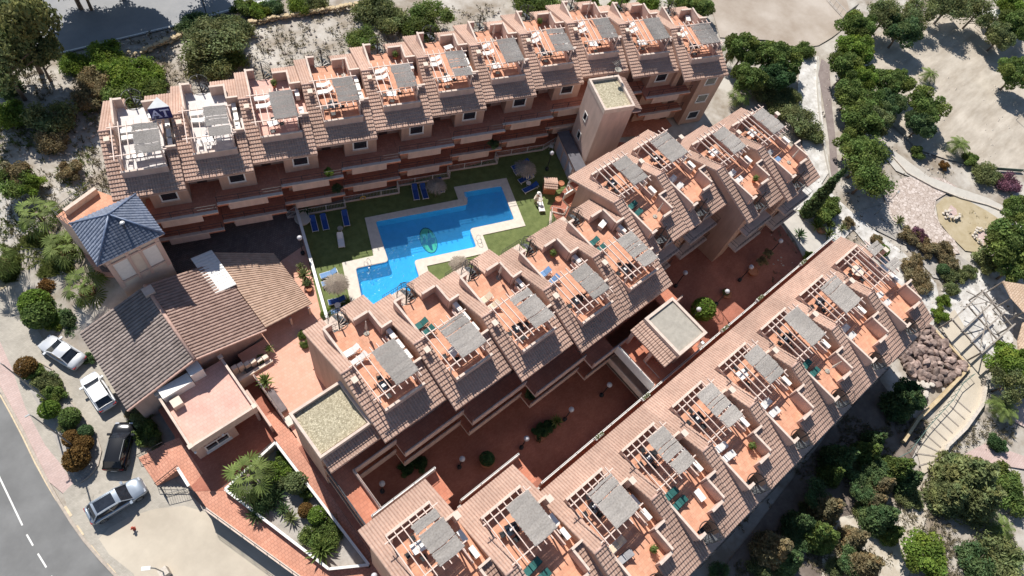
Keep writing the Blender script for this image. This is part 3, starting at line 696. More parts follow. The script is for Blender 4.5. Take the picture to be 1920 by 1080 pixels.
# tall stair tower
rt = root('stair_tower', 'tall plain stair tower with yellow gravel roof, topped by an antenna', 'tower', (46.69, 27.76, 0), ang)
MB().box(0, 3.55, 0, 4.5, 0, 10.55).obj('wall', STUCCO_L, rt)
MB().box(.2, 3.35, .2, 4.3, 10.55, 10.62).obj('gravel', GRAVELR, rt)
MB().box(-.04, .2, -.04, 4.54, 10.4, 10.98).box(3.35, 3.59, -.04, 4.54, 10.4, 10.98).box(.2, 3.35, -.04, .2, 10.4, 10.98).box(.2, 3.35, 4.3, 4.54, 10.4, 10.98).obj('coping', CAP, rt)
t = tiles(-.1, 4.6, 0, 1.0, zf=lambda y: 10.7-.5*y, course=.4); tt = MB(); tt.add(t, Matrix(((0, 1, 0, 3.6), (1, 0, 0, 0), (0, 0, 1, 0), (0, 0, 0, 1)))); o = tt.obj('skirt_roof', ROOF, rt); o.data.flip_normals()
MB().xprism(0, 1, [(-.1, 9.9), (4.6, 9.9), (4.6, 10.06), (-.1, 10.06)]).obj('soffit', STUCCO_L, rt, loc=(3.57, 0, 0), fixn=True)
for z in (3.3, 6.3):
    wo = MB().box(-.05, .02, 2.5, 2.62, z, z+1.2).box(-.05, .02, 3.18, 3.3, z, z+1.2).box(-.05, .02, 2.62, 3.18, z, z+.1).box(-.05, .02, 2.62, 3.18, z+1.1, z+1.2).obj('window', WHITE, rt)
    MB().box(-.02, .0, 2.62, 3.18, z+.1, z+1.1).obj('pane', GLASS, wo)
v = Matrix.Translation((46.69, 27.76, 0)) @ Matrix.Rotation(ang, 4, 'Z') @ Vector((2.9, 4.4, 10.98))
rt = root('roof_antenna', 'grey television antenna and dish on the stair tower roof', 'antenna', v)
MB().tube([(0, 0, 0), (0, 0, 2.2)], .03, 6).obj('mast', DARK, rt)
m = MB().tube([(-.7, 0, 2.0), (.7, .1, 2.0)], .02, 5)
for i in range(7): m.tube([(-.6+i*.2, -.35+.03*i, 2.0), (-.6+i*.2, .4-.03*i, 2.0)], .012, 4)
m.obj('aerial', FELT, rt); MB().lathe([(.05, 0), (.3, .08), (.38, .2), (.34, .2), (.04, .04)], (.0, -.25, 1.0), 12).obj('dish', FELT, rt)
# annex beside the tower
rt = root('tower_annex', 'narrow grey roofed annex with pale doors at the foot of the stair tower', 'annex', (45.0, 27.9, 0), ang)
MB().box(0, 1.35, -.6, 5.1, 0, 2.6).obj('wall', STUCCO_L, rt); MB().box(-.12, 1.35, -.7, 5.2, 2.6, 2.75).obj('roof', mat('slate grey', (.12,.115,.13), var=.15), rt)
for i in range(3): MB().box(-.04, .0, .2+i*1.5, 1.3+i*1.5, .05, 2.1).obj('door', mat('pale blue door', (.42,.45,.52), var=.1), rt)
# lounge hall with gable roof
zr, zl = 3.95, 1.95
rt = root('gable_hall', 'large gabled hall with striped brown tile roof behind the parked cars', 'hall')
x0, xr, x1, ya, yb = -5.67, .86, 7.34, 30.1, 39.0
def zh(x): return zr-(zr-zl)*abs(x-xr)/(6.5)
MB().prism([(-5.15, 30.6), (xr, 30.6), (6.95, 30.6), (6.95, 39.0), (xr, 39.0), (-5.15, 39.0)], -3.0, lambda x, y: zh(x)-.2).obj('wall', STUCCO_L, rt, fixn=True)
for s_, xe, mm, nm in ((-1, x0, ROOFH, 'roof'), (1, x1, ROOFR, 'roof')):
    t = tiles(ya, yb, 0, abs(xe-xr), zf=lambda d: zr-(zr-zl)*d/6.5, pitch=.33, course=.45, amp=.15, lift=.03); tt = MB()
    tt.add(t, Matrix(((0, s_, 0, xr), (1, 0, 0, 0), (0, 0, 1, 0), (0, 0, 0, 1))))
    o = tt.obj(nm, mm, rt)
    if s_ > 0: o.data.flip_normals()
MB().tube([(xr, ya-.05, zr+.08), (xr, yb, zr+.08)], .16, 8).obj('ridge_cap', RIDGE, rt, smooth=True)
v = MB()
for s_, xe in ((-1, x0), (1, x1)):
    v.bar((xr, ya-.06, zr-.06), (xe, ya-.06, zh(xe)-.06), .14, .22); v.bar((xr, yb, zr-.1), (xe, yb, zh(xe)-.1), .1, .15)
v.obj('verge', RIDGE, rt)
MB().box(.4, 1.3, 37.7, 38.6, 3.6, 4.3).obj('roof_box', CAP, rt)
# extension
rt = root('patio_roof', 'tan corrugated patio roof joined to the gabled hall beside the pool deck', 'roof')
e0, e1 = Vector((7.3, 29.9, 0)), Vector((12.1, 29.9, 0))
t = tiles(0, 8.6, 0, 4.85, zf=lambda d: 1.98-.1*d, pitch=.26, course=.6, amp=.09, lift=.02); tt = MB()
K = MB(); 
def skew(v): x, y, z = v; f = (y-29.9)/8.6; return (x, y-(-2.2*f*(1-(x-7.3)/4.85))*(1) if False else 30.2+(y-30.2)*(1.17-.36*(x-7.4)/4.85), z)
tt.add(t, Matrix(((0, 1, 0, 7.41), (1, 0, 0, 30.2), (0, 0, 1, 0), (0, 0, 0, 1))))
tt.v = [skew(v) for v in tt.v]
o = tt.obj('roof', ROOFH2, rt); o.data.flip_normals()
for x, y in ((11.8, 30.1), (11.8, 34.0), (11.8, 36.5), (8.0, 39.4), (9.8, 30.1)): MB().box(x-.1, x+.1, y-.1, y+.1, 0, 1.4).obj('post', STUCCO_L, rt)
MB().box(11.7, 11.9, 30.3, 36.6, 1.3, 1.42).obj('beam', STUCCO_L, rt)
rt = root('white_roof_panel', 'bright white corrugated roof panel between the hall and the patio roof', 'roof panel')
t = tiles(35.6, 40.3, 0, 2.05, zf=lambda d: 2.55-.18*d, pitch=.36, course=3, amp=.05); tt = MB(); tt.add(t, Matrix(((0, 1, 0, 5.5), (1, 0, 0, 0), (0, 0, 1, 0), (0, 0, 0, 1))))
o = tt.obj('sheet', WHITE, rt); o.data.flip_normals(); MB().box(5.6, 7.4, 35.7, 40.2, 1.6, 2.12).obj('upstand', STUCCO_L, rt)
# blue roofed tower
rt = root('blue_roof_tower', 'square pink tower with blue glazed pyramid roof and white panels', 'tower', (1.5, 42.3, 0))
bx, by = 2.3, 2.0; ZT = 8.45
MB().box(-bx, bx, -by-.2, by, -3, ZT+.02).obj('wall', CREAM, rt)
f = MB(); y = -by-.2
for a, b in ((-bx, -bx+.35), (-.62, -.42), (.42, .62), (bx-.35, bx)): f.box(a-.02, b+.02, y-.1, y+.0, 3.6, ZT-.5)
f.box(-bx-.02, bx+.02, y-.14, y, ZT-1.1, ZT-.9).box(-bx-.02, bx+.02, y-.12, y, 4.3, 4.5).obj('pilasters', STUCCO_L, rt)
for a, b in ((-bx+.4, -.66), (.66, bx-.4)): MB().box(a, b, y-.03, y-.0, 4.6, ZT-1.2).obj('white_panel', WHITE, rt)
c = MB(); pts = [(-.4, 4.9), (.4, 4.9), (.4, 7.0)]+[(.4*math.cos(R(q)), 7.0+.4*math.sin(R(q))) for q in range(20, 161, 20)]+[(-.4, 7.0)]
b = len(c.v); c.v = [(x_, y-.05, z_) for x_, z_ in pts]+[(x_, y, z_) for x_, z_ in pts]; n = len(pts)
c.f = [tuple(range(n)), tuple(reversed(range(n, 2*n)))]+[(i, n+i, n+(i+1)%n, (i+1)%n) for i in range(n)]
c.obj('arched_niche', CREAM, rt, fixn=True)
ex, ey = 2.85, 2.55; ap = (0, 0, ZT+2.1)
cr = [(-ex, -ey, ZT), (ex, -ey, ZT), (ex, ey, ZT), (-ex, ey, ZT)]
for i in range(4):
    A_, B_ = Vector(cr[i]), Vector(cr[(i+1)%4]); P_ = Vector(ap); u = (B_-A_); Lg = u.length; u.normalize(); mid = (A_+B_)/2; dn = (P_-mid); Hh = dn.length; dn.normalize(); nn = u.cross(dn).normalized()
    mb = MB(); np_ = 16; pw = Lg/np_
    for k in range(np_):
        for q, (t0, t1, hh) in enumerate(((0, .25, 0), (.25, .75, 1), (.75, 1, 0))): pass
        xs = [(k+t)*pw for t in (0, .2, .4, .6, .8, 1)]; hs_ = (0, .05, .07, .07, .05, 0)
        nc = 14
        for j in range(5):
            for c_ in range(nc):
                q = []
                for (xx, hh_) in ((xs[j], hs_[j]), (xs[j+1], hs_[j+1])):
                    mx_ = Hh*(1-abs(xx-Lg/2)/(Lg/2))
                    for s0 in (c_/nc, (c_+1)/nc):
                        d_ = min(s0*Hh, mx_); lift = .03 if s0 == c_/nc else 0
                        q.append(A_+u*xx+dn*d_+nn*(hh_+lift if mx_ > 0.01 else 0))
                if (q[1]-q[0]).length+(q[3]-q[2]).length < .01: continue
                b = len(mb.v); mb.v += [tuple(q[0]), tuple(q[2]), tuple(q[3]), tuple(q[1])]; mb.f.append((b, b+1, b+2, b+3))
    mb.obj('roof', BLUET, rt)
h = MB()
for q in cr: h.tube([(q[0]*1.02, q[1]*1.02, q[2]+.03), (0, 0, ap[2]+.08)], .09, 6)
h.lathe([(.12, 0), (.14, .12), (.05, .25)], (0, 0, ap[2]), 8)
h.obj('hip_tiles', BLUETR, rt, smooth=True)
MB().box(-ex, ex, -ey, ey, ZT-.12, ZT-.01).obj('soffit', STUCCO_L, rt)
fl = MB().tube([(.5, -1.2, ZT+1), (.5, -1.2, ZT+1.75)], .09, 8).lathe([(.16, 0), (.2, .12), (.02, .25)], (.5, -1.2, ZT+1.75), 10)
fl.obj('flue', DARK, rt); MB().lathe([(.2, 0), (.12, .1)], (.5, -1.2, ZT+2.0), 10).obj('flue_cap', WHITE, rt)
# terrace behind the tower
rt = root('tower_terrace', 'sunlit terracotta terrace with rails behind the blue roofed tower', 'terrace')
Tp = [g(105, 405, 5.8), g(175, 355, 5.8), g(240, 378, 5.8), g(235, 420, 5.8), g(155, 440, 5.8)]
MB().prism([(p.x, p.y) for p in Tp], -.5, 5.78).obj('wall', STUCCO_L, rt, fixn=True)
MB().prism([(p.x, p.y) for p in Tp], 5.781, 5.8).obj('floor', TERR, rt, fixn=True)
r = MB(); 
for hz in (.4, 1.0): r.tube([(p.x, p.y, 5.8+hz) for p in (Tp[4], Tp[0], Tp[1])], .03, 5)
for a_, b_ in ((Tp[4], Tp[0]), (Tp[0], Tp[1])):
    for i in range(7): q = a_.lerp(b_, i/6); r.tube([(q.x, q.y, 5.8), (q.x, q.y, 6.8)], .025, 4)
r.obj('railing', DARK, rt)
a_ = Tp[0].lerp(Tp[1], .12); b_ = Tp[0].lerp(Tp[1], .95); off = Vector((.35, -.5, 0))
MB().bar(a_+off+Vector((0,0,.35)), b_+off+Vector((0,0,.35)), .35, .7).obj('low_wall', CAP, rt)
# reception block with roof terrace
rt = root('reception_block', 'low reception building with pale pink tiled roof terrace and small window', 'building')
X0, X1, Y0, Y1, ZR, Z0 = -3.2, 2.85, 24.0, 29.9, 1.55, -1.5
MB().box(X0+.05, .55, Y0+.05, Y1, -3.0, ZR-.02).box(.55, X1-.05, Y0+1.7, Y1, -3.0, ZR-.021).box(.55, X1-.05, Y0+.06, Y0+1.7, ZR-.35, ZR-.022).box(X1-.3, X1-.06, Y0+.1, Y0+.4, Z0, ZR-.36).obj('wall', STUCCO_L, rt)
MB().box(X0+.2, X1-.2, Y0+.2, Y1, ZR-.019, ZR).obj('roof_floor', TERRP, rt)
p = MB(); p.box(X0, X0+.2, Y0, Y1+.1, .9, ZR+.62).box(X1-.2, X1, Y0, Y1+.1, .9, ZR+.62).box(X0+.2, X1-.2, Y0, Y0+.2, .9, ZR+.6)
p.obj('parapet', CAP, rt)
for x, y in ((X0+.1, Y0+.12), (X1-.1, Y0+.12), (X0+.1, Y1), (X1-.1, Y1)): MB().box(x-.2, x+.2, y-.2, y+.2, ZR+.62, ZR+.74).obj('pier_cap', CREAM, rt)
MB().box(-2.9, -.2, 29.0, 30.0, ZR, ZR+1.05).box(-.15, 1.0, 29.3, 30.4, ZR, ZR+1.5).obj('plant_box', WHITE, rt)
MB().box(-2.6, -1.75, 27.9, 28.7, ZR, ZR+.7).obj('skylight', CREAM, rt)
f = MB(); wy = Y0+.05
f.box(-2.35, -.15, wy-.05, wy+.02, -.75, -.62).box(-2.35, -.15, wy-.05, wy+.02, .38, .5).box(-2.35, -2.23, wy-.05, wy+.02, -.62, .38).box(-.27, -.15, wy-.05, wy+.02, -.62, .38).box(-1.29, -1.21, wy-.05, wy+.02, -.62, .38)
wo = f.obj('window', WHITE, rt); MB().box(-2.23, -1.29, wy-.02, wy+.0, -.62, .38).box(-1.21, -.27, wy-.02, wy+.0, -.62, .38).obj('pane', GLASS, wo)
MB().box(-2.45, -.05, wy-.25, wy, -.85, -.76).obj('sill', WHITE, wo)
lt = MB(); rl_ = random.Random(5); x = -2.5
while x < -.4:
    wd_ = rl_.uniform(.09, .16); lt.box(x, x+.03, wy-.045, wy-.0, .72, .93)
    if rl_.random() < .6: lt.box(x+.03, x+wd_, wy-.045, wy-.0, .9, .93)
    if rl_.random() < .6: lt.box(x+.03, x+wd_, wy-.045, wy-.0, .72, .75)
    if rl_.random() < .5: lt.box(x+wd_-.03, x+wd_, wy-.045, wy-.0, .75, .9)
    x += wd_+.06
lt.obj('lettering', mat('dark red letters', (.10,.03,.04), var=.1), rt)
for x in (-3.05, -.55): 
    MB().tube([(x, Y0-.02, 1.3), (x, Y0-.3, 1.45)], .02, 5).lathe([(.02, 0), (.11, .05), (.11, .2), (.02, .25)], (x, Y0-.3, 1.3), 10).obj('wall_lamp', WHITE, rt)
# ================================================================== ground, roads, pool
def sstep(a, b, x):
    t = max(0, min(1, (x-a)/(b-a))); return t*t*(3-2*t)
def hgt(x, y):
    if y < 41: a, b = 4.4, 6.0
    else: a, b = -10, 0
    if 15.5 < x < 40.5 and 21 < y < 37.5: return -2.2
    return -3.06+3.0*sstep(a, b, x)
mb = MB(); n = 150; X0_, X1_, Y0_, Y1_ = -55, 175, -50, 175
for j in range(n+1):
    for i in range(n+1):
        x = X0_+(X1_-X0_)*i/n; y = Y0_+(Y1_-Y0_)*j/n
        mb.v.append((x, y, hgt(x, y)-.03-.16*abs(noise.noise((x*.12, y*.12, 3)))*(1 if x > 0 else 0)))
for j in range(n):
    for i in range(n): b = j*(n+1)+i; mb.f.append((b, b+1, b+n+2, b+n+1))
tag(mb.obj('ground', SCRUB, smooth=True), kind='structure')
wsheet('far_ground', [(-900, -900), (900, -900), (900, 900), (-900, 900)], -3.6, SCRUB)
# lower street
kerb = [(0, 728), (20, 765), (42, 806), (66, 856), (88, 900), (110, 940), (135, 980), (160, 1015), (190, 1050), (222, 1084), (260, 1120)]
ground_sheet('road', [(-250, 500), (-60, 640)]+kerb+[(260, 1300), (-400, 1300)], -3.045, ASPH)
ground_sheet('pavement', [(-60, 560), (0, 640), (22, 690), (48, 765), (85, 835), (112, 868), (138, 905), (118, 925)]+kerb[4::-1]+[(-60, 636)], -3.0, PINKP)
ground_sheet('parking', [(-60, 560), (0, 640), (22, 690), (48, 765), (85, 835), (112, 868), (138, 905), (118, 925), (135, 980), (160, 1015), (190, 1050), (222, 1084), (260, 1120), (620, 1250), (600, 1100), (392, 962), (330, 900), (330, 780), (250, 600), (160, 520), (105, 478), (60, 500), (0, 548), (-60, 560)], -2.996, PARK)
ground_sheet('forecourt', [(185, 1010), (205, 990), (240, 970), (290, 954), (345, 948), (392, 962), (600, 1100), (640, 1240), (330, 1300), (250, 1075), (205, 1040)], -2.992, SAND)
k = MB(); K = [g(p[0], p[1], -3.045) for p in [(-60, 632)]+kerb]
for a, b in zip(K, K[1:]): k.bar(a+Vector((0,0,.03)), b+Vector((0,0,.03)), .22, .12)
tag(k.obj('kerb', KERB), kind='structure')
py = MB()
def strip_along(mb, a, b, w, z):
    d = (b-a).normalized(); s = Vector((-d.y, d.x, 0))*w/2
    mb.sheet([(p.x, p.y, z) for p in (a-s, b-s, b+s, a+s)])
for i in (0, 1, 2, 3, 4): strip_along(py, g(*[(0, 740), (20, 776), (42, 818), (66, 868), (88, 908)][i], -3.04), g(*[(20, 776), (42, 818), (66, 868), (88, 908), (106, 938)][i], -3.04), .12, -3.036)
for a, b in (((122, 950), (134, 968)), ((144, 986), (156, 1004)), ((170, 1024), (186, 1044)), ((200, 1058), (216, 1076))): strip_along(py, g(*a, -3.04), g(*b, -3.04), .22, -2.975)
py.obj('kerb_marking', PAINTY)['kind'] = 'structure'
pw = MB()
for a, b in (((-60, 770), (0, 897)), ((0, 897), (42, 985)), ((50, 1002), (62, 1023)), ((71, 1038), (87, 1064)), ((96, 1080), (110, 1105))): strip_along(pw, g(*a, -3.04), g(*b, -3.04), .13, -3.037)
pw.obj('lane_marking', PAINTW)['kind'] = 'structure'
ground_sheet('planting_bed', [(28, 680), (60, 672), (98, 692), (118, 735), (150, 775), (180, 815), (190, 845), (184, 872), (168, 893), (150, 905), (128, 885), (100, 815), (62, 742)], -2.985, GGRAV)
b_ = MB(); kk = [(60, 672), (98, 692), (118, 735), (150, 775), (180, 815), (190, 845), (184, 872), (168, 893), (150, 905)]
P = [g(p[0], p[1], -2.95) for p in kk]
for a, b in zip(P, P[1:]): b_.bar(a, b, .1, .12)
tag(b_.obj('bed_kerb', KERB), kind='structure')
# left garden strip and drive
ground_sheet('verge', [(0, 470), (60, 430), (110, 430), (150, 490), (110, 482), (60, 505), (0, 545)], -2.99, BEDS)
# upper road
ground_sheet('upper_road', [(-260, 80), (60, -40), (480, -140), (700, -60), (560, -10), (430, 22), (320, 52), (120, 100), (-60, 150), (-260, 210)], .06, ASPH2)
tr = MB(); Q = [g(p[0], p[1], .06) for p in [(-60, 146), (120, 97), (320, 49), (430, 18), (530, -8)]]
for a, b in zip(Q, Q[1:]): strip_along(tr, a, b, .18, .075)
tr.obj('edge_line', PAINTW)['kind'] = 'structure'
ground_sheet('dirt_lot', [(1290, -160), (1560, -120), (1590, 10), (1600, 40), (1560, 70), (1535, 85), (1500, 90), (1440, 75), (1350, 70), (1330, 0)], .02, DIRT)
ground_sheet('sand_lot', [(1590, 100), (1620, 85), (1700, 20), (1990, 20), (2100, 400), (1915, 318), (1840, 312), (1780, 300), (1720, 280), (1640, 200), (1600, 170)], .02, SANDLOT)
ground_sheet('gravel_garden', [(1500, 110), (1535, 105), (1540, 200), (1548, 270), (1556, 320), (1540, 345), (1600, 400), (1650, 440), (1690, 470), (1755, 530), (1765, 580), (1745, 620), (1700, 590), (1660, 500), (1600, 430), (1560, 470), (1510, 480), (1455, 400), (1470, 350), (1500, 330), (1505, 260), (1495, 180)], .024, WGRAV)
ground_sheet('path', [(1455, 400), (1475, 388), (1500, 405), (1530, 430), (1550, 460), (1540, 485), (1515, 500), (1490, 450)], .035, PATHC)
ground_sheet('boardwalk', [(1540, 110), (1555, 120), (1560, 200), (1568, 270), (1572, 330), (1558, 335), (1554, 260), (1544, 190), (1534, 140)], .03, WOODP)
ground_sheet('pebble_plaza', [(1655, 360), (1690, 335), (1720, 328), (1770, 335), (1795, 350), (1755, 375), (1752, 395), (1765, 425), (1790, 450), (1800, 475), (1760, 480), (1735, 455), (1700, 430), (1670, 410)], .03, PEBBLE)
ground_sheet('dry_bed', [(1755, 385), (1770, 370), (1800, 368), (1850, 395), (1880, 415), (1870, 450), (1845, 475), (1810, 470), (1780, 440), (1760, 415)], .04, BEDS)
ground_sheet('garden_path', [(1640, 270), (1680, 285), (1740, 330), (1790, 350), (1850, 370), (1900, 395), (1900, 425), (1860, 410), (1800, 372), (1740, 345), (1680, 320)], .032, PATHC)
ground_sheet('grey_soil', [(1600, 400), (1660, 380), (1700, 430), (1760, 470), (1800, 480), (1830, 500), (1790, 530), (1750, 520), (1700, 460), (1640, 430)], .028, GGRAV)
ground_sheet('gravel_court', [(1770, 545), (1850, 500), (1880, 520), (1900, 560), (1900, 640), (1850, 680), (1810, 660), (1765, 590)], .03, WGRAV)
ground_sheet('sand_path', [(1760, 605), (1790, 580), (1830, 650), (1850, 690), (1850, 740), (1820, 800), (1760, 870), (1730, 890), (1720, 850), (1745, 790), (1815, 700), (1800, 670)], .034, SAND)
for pts in ([(1870, 740), (1920, 770), (1980, 800), (1980, 830), (1900, 790), (1860, 750)], [(1810, 850), (1850, 830), (1920, 855), (1990, 870), (1990, 890), (1860, 870), (1830, 880), (1860, 960), (1845, 960)]):
    ground_sheet('pink_path', pts, .045, PINKP)
ground_sheet('slope_soil', [(1330, 1100), (1640, 700), (1700, 780), (1740, 790), (1700, 880), (1560, 1100)], -.02, mat('dark soil', (.13, .10, .08), col2=(.22, .18, .15), scale=.8, coord='World', detail=10))
ground_sheet('gravel_clearing', [(1545, 975), (1600, 965), (1640, 990), (1680, 1010), (1700, 900), (1730, 880), (1740, 960), (1700, 1090), (1540, 1090)], .02, mat('tan gravel', (.40, .34, .26), col2=(.58, .53, .45), scale=.8, coord='World', detail=10))
# plaza, podium, ramps
def pr(name, pts, z0, z1, m):
    return tag(MB().prism(pts, z0, z1).obj(name, m, fixn=True), kind='structure')
pr('plaza', [(4.2, 19.4), (8.9, 19.4), (8.9, 25.0), (14.6, 25.0), (12.5, 28.9), (17.2, 41.2), (12, 48), (-2, 50), (-2, 45), (4.4, 40), (6.9, 38.5), (6.9, 30.3), (4.2, 30.3)], -3.2, .0, PLAZA)
wsheet('cobbled_yard', [(4.6, 40.2), (12, 36.8), (15.5, 37.2), (17.1, 41.2), (12, 47.5), (-1.5, 49.5), (-1.5, 45.2)], .005, brick('grey cobbles', (.20, .15, .13), (.27, .21, .19), (.12, .10, .09), .3, .2, .02, coord='World'))
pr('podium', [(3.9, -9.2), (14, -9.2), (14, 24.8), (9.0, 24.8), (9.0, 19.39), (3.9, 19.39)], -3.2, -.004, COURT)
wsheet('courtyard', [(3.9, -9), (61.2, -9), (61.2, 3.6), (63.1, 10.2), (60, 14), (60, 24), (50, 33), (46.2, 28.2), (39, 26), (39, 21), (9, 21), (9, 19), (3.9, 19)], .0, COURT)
top_ = []
_o = Vector((4.57, 50.83, 0))
wsheet('ground_patio', [(5.5, 52), (2.6, 45.2), (5, 44), (17.2, 41.25), (33.8, 36.75), (47.5, 33.1), (60, 27), (62.5, 27), (63.5, 33), (50, 44), (8, 60)], .004, GALL)
pr('entrance_floor', [(-3.9, 30.3), (4.19, 30.3), (4.19, 22.0), (2.7, 21.4), (-2.9, 20.4), (-4.9, 21.9), (-4.9, 25.1), (-3.9, 27.2)], -3.2, -1.5, COURT)
pr('walkway', [(-4.85, 21.89), (-2.9, 20.39), (1.0, 9.2), (3.2, 7.4), (3.2, -3), (2.5, -3), (-1.55, 10.4), (-4.75, 19.8)], -3.2, -1.52, RAMP)
mb = MB(); m = 12
rl_, rr_ = (2.72, 21.4, 3.35, 7.4), (3.9,)
for i in range(m):
    y0, y1 = 21.4-(21.4-7.4)*i/m, 21.4-(21.4-7.4)*(i+1)/m
    def zz(y): return -1.5*max(0, min(1, (19.5-y)/12.0))
    xa, xb = 2.72+.63*i/m, 2.72+.63*(i+1)/m
    mb.sheet([(xb, y1, zz(y1)), (4.3, y1, zz(y1)), (4.3, y0, zz(y0)), (xa, y0, zz(y0))])
tag(mb.obj('ramp', RAMP), kind='structure')
pr('ramp_foot', [(2.5, -8), (4.3, -8), (4.3, 7.45), (3.2, 7.45), (1.0, 9.2)], -3.2, -1.505, RAMP)
# steps from the car park
st = root('entrance_steps', 'broad red tiled steps with black railings rising from the car park', 'steps')
a0, a1, b0, b1 = Vector((-7.3, 27.9, 0)), Vector((-7.2, 24.7, 0)), Vector((-4.9, 27.0, 0)), Vector((-4.9, 24.4, 0))
mb = MB()
for i in range(9):
    t = i/9; p0, p1 = a0.lerp(b0, t), a1.lerp(b1, t); z = -3+1.5*(i+1)/9
    mb.prism([(p0.x, p0.y), (p1.x, p1.y), (-4.7, 24.3), (-4.7, 27.1)], z-.166, z)
mb.obj('treads', RAMP, st, fixn=True)
mb = MB()
for s0, s1 in ((a0, b0), (a1, b1)):
    mb.tube([(s0.x, s0.y, -2.1), (s1.x, s1.y, -.6)], .035, 5).tube([(s0.x, s0.y, -2.6), (s1.x, s1.y, -1.1)], .02, 5)
    for i in range(6): q = s0.lerp(s1, i/5); mb.tube([(q.x, q.y, -3+1.5*i/5), (q.x, q.y, -2.1+1.5*i/5)], .02, 4)
mb.obj('railing', BLACK, st)
wsheet('landing', [(-4.95, 27.2), (-3.65, 26.9), (-3.6, 22.8), (-4.95, 22.4)], -1.494, RAMP)
rt = root('entrance_wall', 'low pink entrance wall with white top beside the red steps', 'wall')
MB().box(-5.05, -4.9, 22.4, 24.3, -3.1, -.95).obj('wall', STUCCO_L, rt); MB().box(-5.1, -4.86, 22.35, 24.35, -.95, -.88).obj('coping', WHITE, rt)
rt = root('retaining_wall', 'long dark railed retaining wall between the sand forecourt and the lower walkway', 'wall')
A_, B_ = Vector((-4.85, 19.9, 0)), Vector((.6, 3.6, 0)); Wl = MB(); Cp = MB(); Rl = MB()
Wl.bar(A_+Vector((0, 0, -2.15)), B_+Vector((0, 0, -2.15)), .18, 2.0); Cp.bar(A_+Vector((0, 0, -1.12)), B_+Vector((0, 0, -1.12)), .26, .07)
for hz in (-.6, -.3): Rl.tube([A_+Vector((0, 0, hz)), B_+Vector((0, 0, hz))], .025, 5)
for i in range(14): q = A_.lerp(B_, i/13); Rl.tube([q+Vector((0, 0, -1.1)), q+Vector((0, 0, -.3))], .022, 4)
Wl.obj('wall', mat('grey brown wall', (.25, .20, .18), var=.1), rt); Cp.obj('coping', CAP, rt); Rl.obj('railing', DARK, rt)
rt = root('forecourt_fence', 'short slatted iron fence at the foot of the red steps', 'fence'); mb = MB()
F_ = [g(333, 908, -2.95), g(307, 925, -2.95), g(358, 908, -2.95)]; F_ = [Vector((-7.0, 24.4, -3)), Vector((-7.0, 23.4, -3)), Vector((-5.1, 22.6, -3))]
for a, b in zip(F_, F_[1:]):
    for hz in (.1, .95): mb.tube([a+Vector((0, 0, hz)), b+Vector((0, 0, hz))], .025, 5)
    for i in range(12): q = a.lerp(b, i/11); mb.tube([q, q+Vector((0, 0, .95))], .014, 4)
mb.obj('bars', DARK, rt)
# planted triangle
gp = [(2.6, 21.0), (3.25, 7.6), (.5, 9.4), (-2.8, 20.3)]
rt = root('planter_wall', 'white topped low wall round the triangular planted bed', 'wall')
w = MB(); c = MB(); zt = [-.1, -1.0, -.9, -.7]
for i in range(4):
    a, b = gp[i], gp[(i+1)%4]; pa, pb = Vector((a[0], a[1], -1.9)), Vector((b[0], b[1], -1.9))
    za, zb = (.0, -.95) if i == 0 else (-.95, -.95)
    if i == 3: za, zb = -.95, .0
    for t in range(10):
        q0, q1 = pa.lerp(pb, t/10), pa.lerp(pb, (t+1)/10); z0 = za+(zb-za)*t/10; z1 = za+(zb-za)*(t+1)/10
        w.bar((q0.x, q0.y, (z0-2)/2), (q1.x, q1.y, (z1-2)/2), .16, abs((z0+z1)/2+2)); c.bar((q0.x, q0.y, z0+.03), (q1.x, q1.y, z1+.03), .22, .07)
w.obj('wall', STUCCO_L, rt); c.obj('coping', WHITE, rt)
r = MB()
for a, b in ((gp[3], gp[0]),):
    A_, B_ = Vector((*a, -.4)), Vector((*b, .35)); r.tube([A_+Vector((0,0,.3)), B_+Vector((0,0,.3))], .03, 5)
    for i in range(8): q = A_.lerp(B_, i/7); r.tube([q+Vector((0,0,-.6)), q+Vector((0,0,.3))], .02, 4)
r.obj('railing', DARK, rt)
wsheet('planter_soil', gp, -1.5, GGRAV)
# steps / low planters in the plaza
rt = root('plaza_stair', 'dark stair pit with pink side walls left of the sunlit plaza', 'stairs')
w = MB(); w.box(2.95, 3.15, 22.4, 26.6, -1.6, .35).box(4.2, 4.35, 22.3, 27.4, -1.6, .75); w.obj('wall', STUCCO_L, rt)
s_ = MB()
for i in range(8): s_.box(3.16, 4.19, 21.4+i*.33, 21.75+i*.33, -1.6, -.02-.18*i)
s_.obj('treads', RAMP, rt)
r = MB().tube([(4.28, 22.4, 1.1), (4.28, 27.2, 1.1)], .03, 5)
for i in range(6): r.tube([(4.28, 22.4+i*.95, .7), (4.28, 22.4+i*.95, 1.1)], .02, 4)
r.obj('railing', DARK, rt)
MB().box(4.4, 5.0, 22.9, 25.3, 0, .5).obj('bench_block', mat('grey slats', (.16,.13,.13), var=.2), rt); MB().box(4.2, 5.2, 21.4, 22.3, 0, .45).obj('white_block', COPING, rt)
rt = root('stepped_wall', 'stepped cream wall with dark stone inserts beside the hall passage', 'wall')
w = MB()
for i in range(6): w.box(3.0+i*.55, 3.5+i*.55, 28.6-.1*i, 29.0-.1*i, -1.5, 1.2-.12*i+(.15 if i % 2 else 0))
w.box(3.0, 6.4, 27.7, 28.0, -1.5, .35); w.obj('wall', CREAM, rt)
MB().box(3.9, 4.7, 28.1, 28.5, -.1, .3).box(5.1, 5.7, 28.15, 28.5, -.1, .25).obj('inserts', DARK, rt)
MB().box(2.95, 6.5, 28.0, 28.62, -1.5, -.05).obj('fill', CREAM, rt)
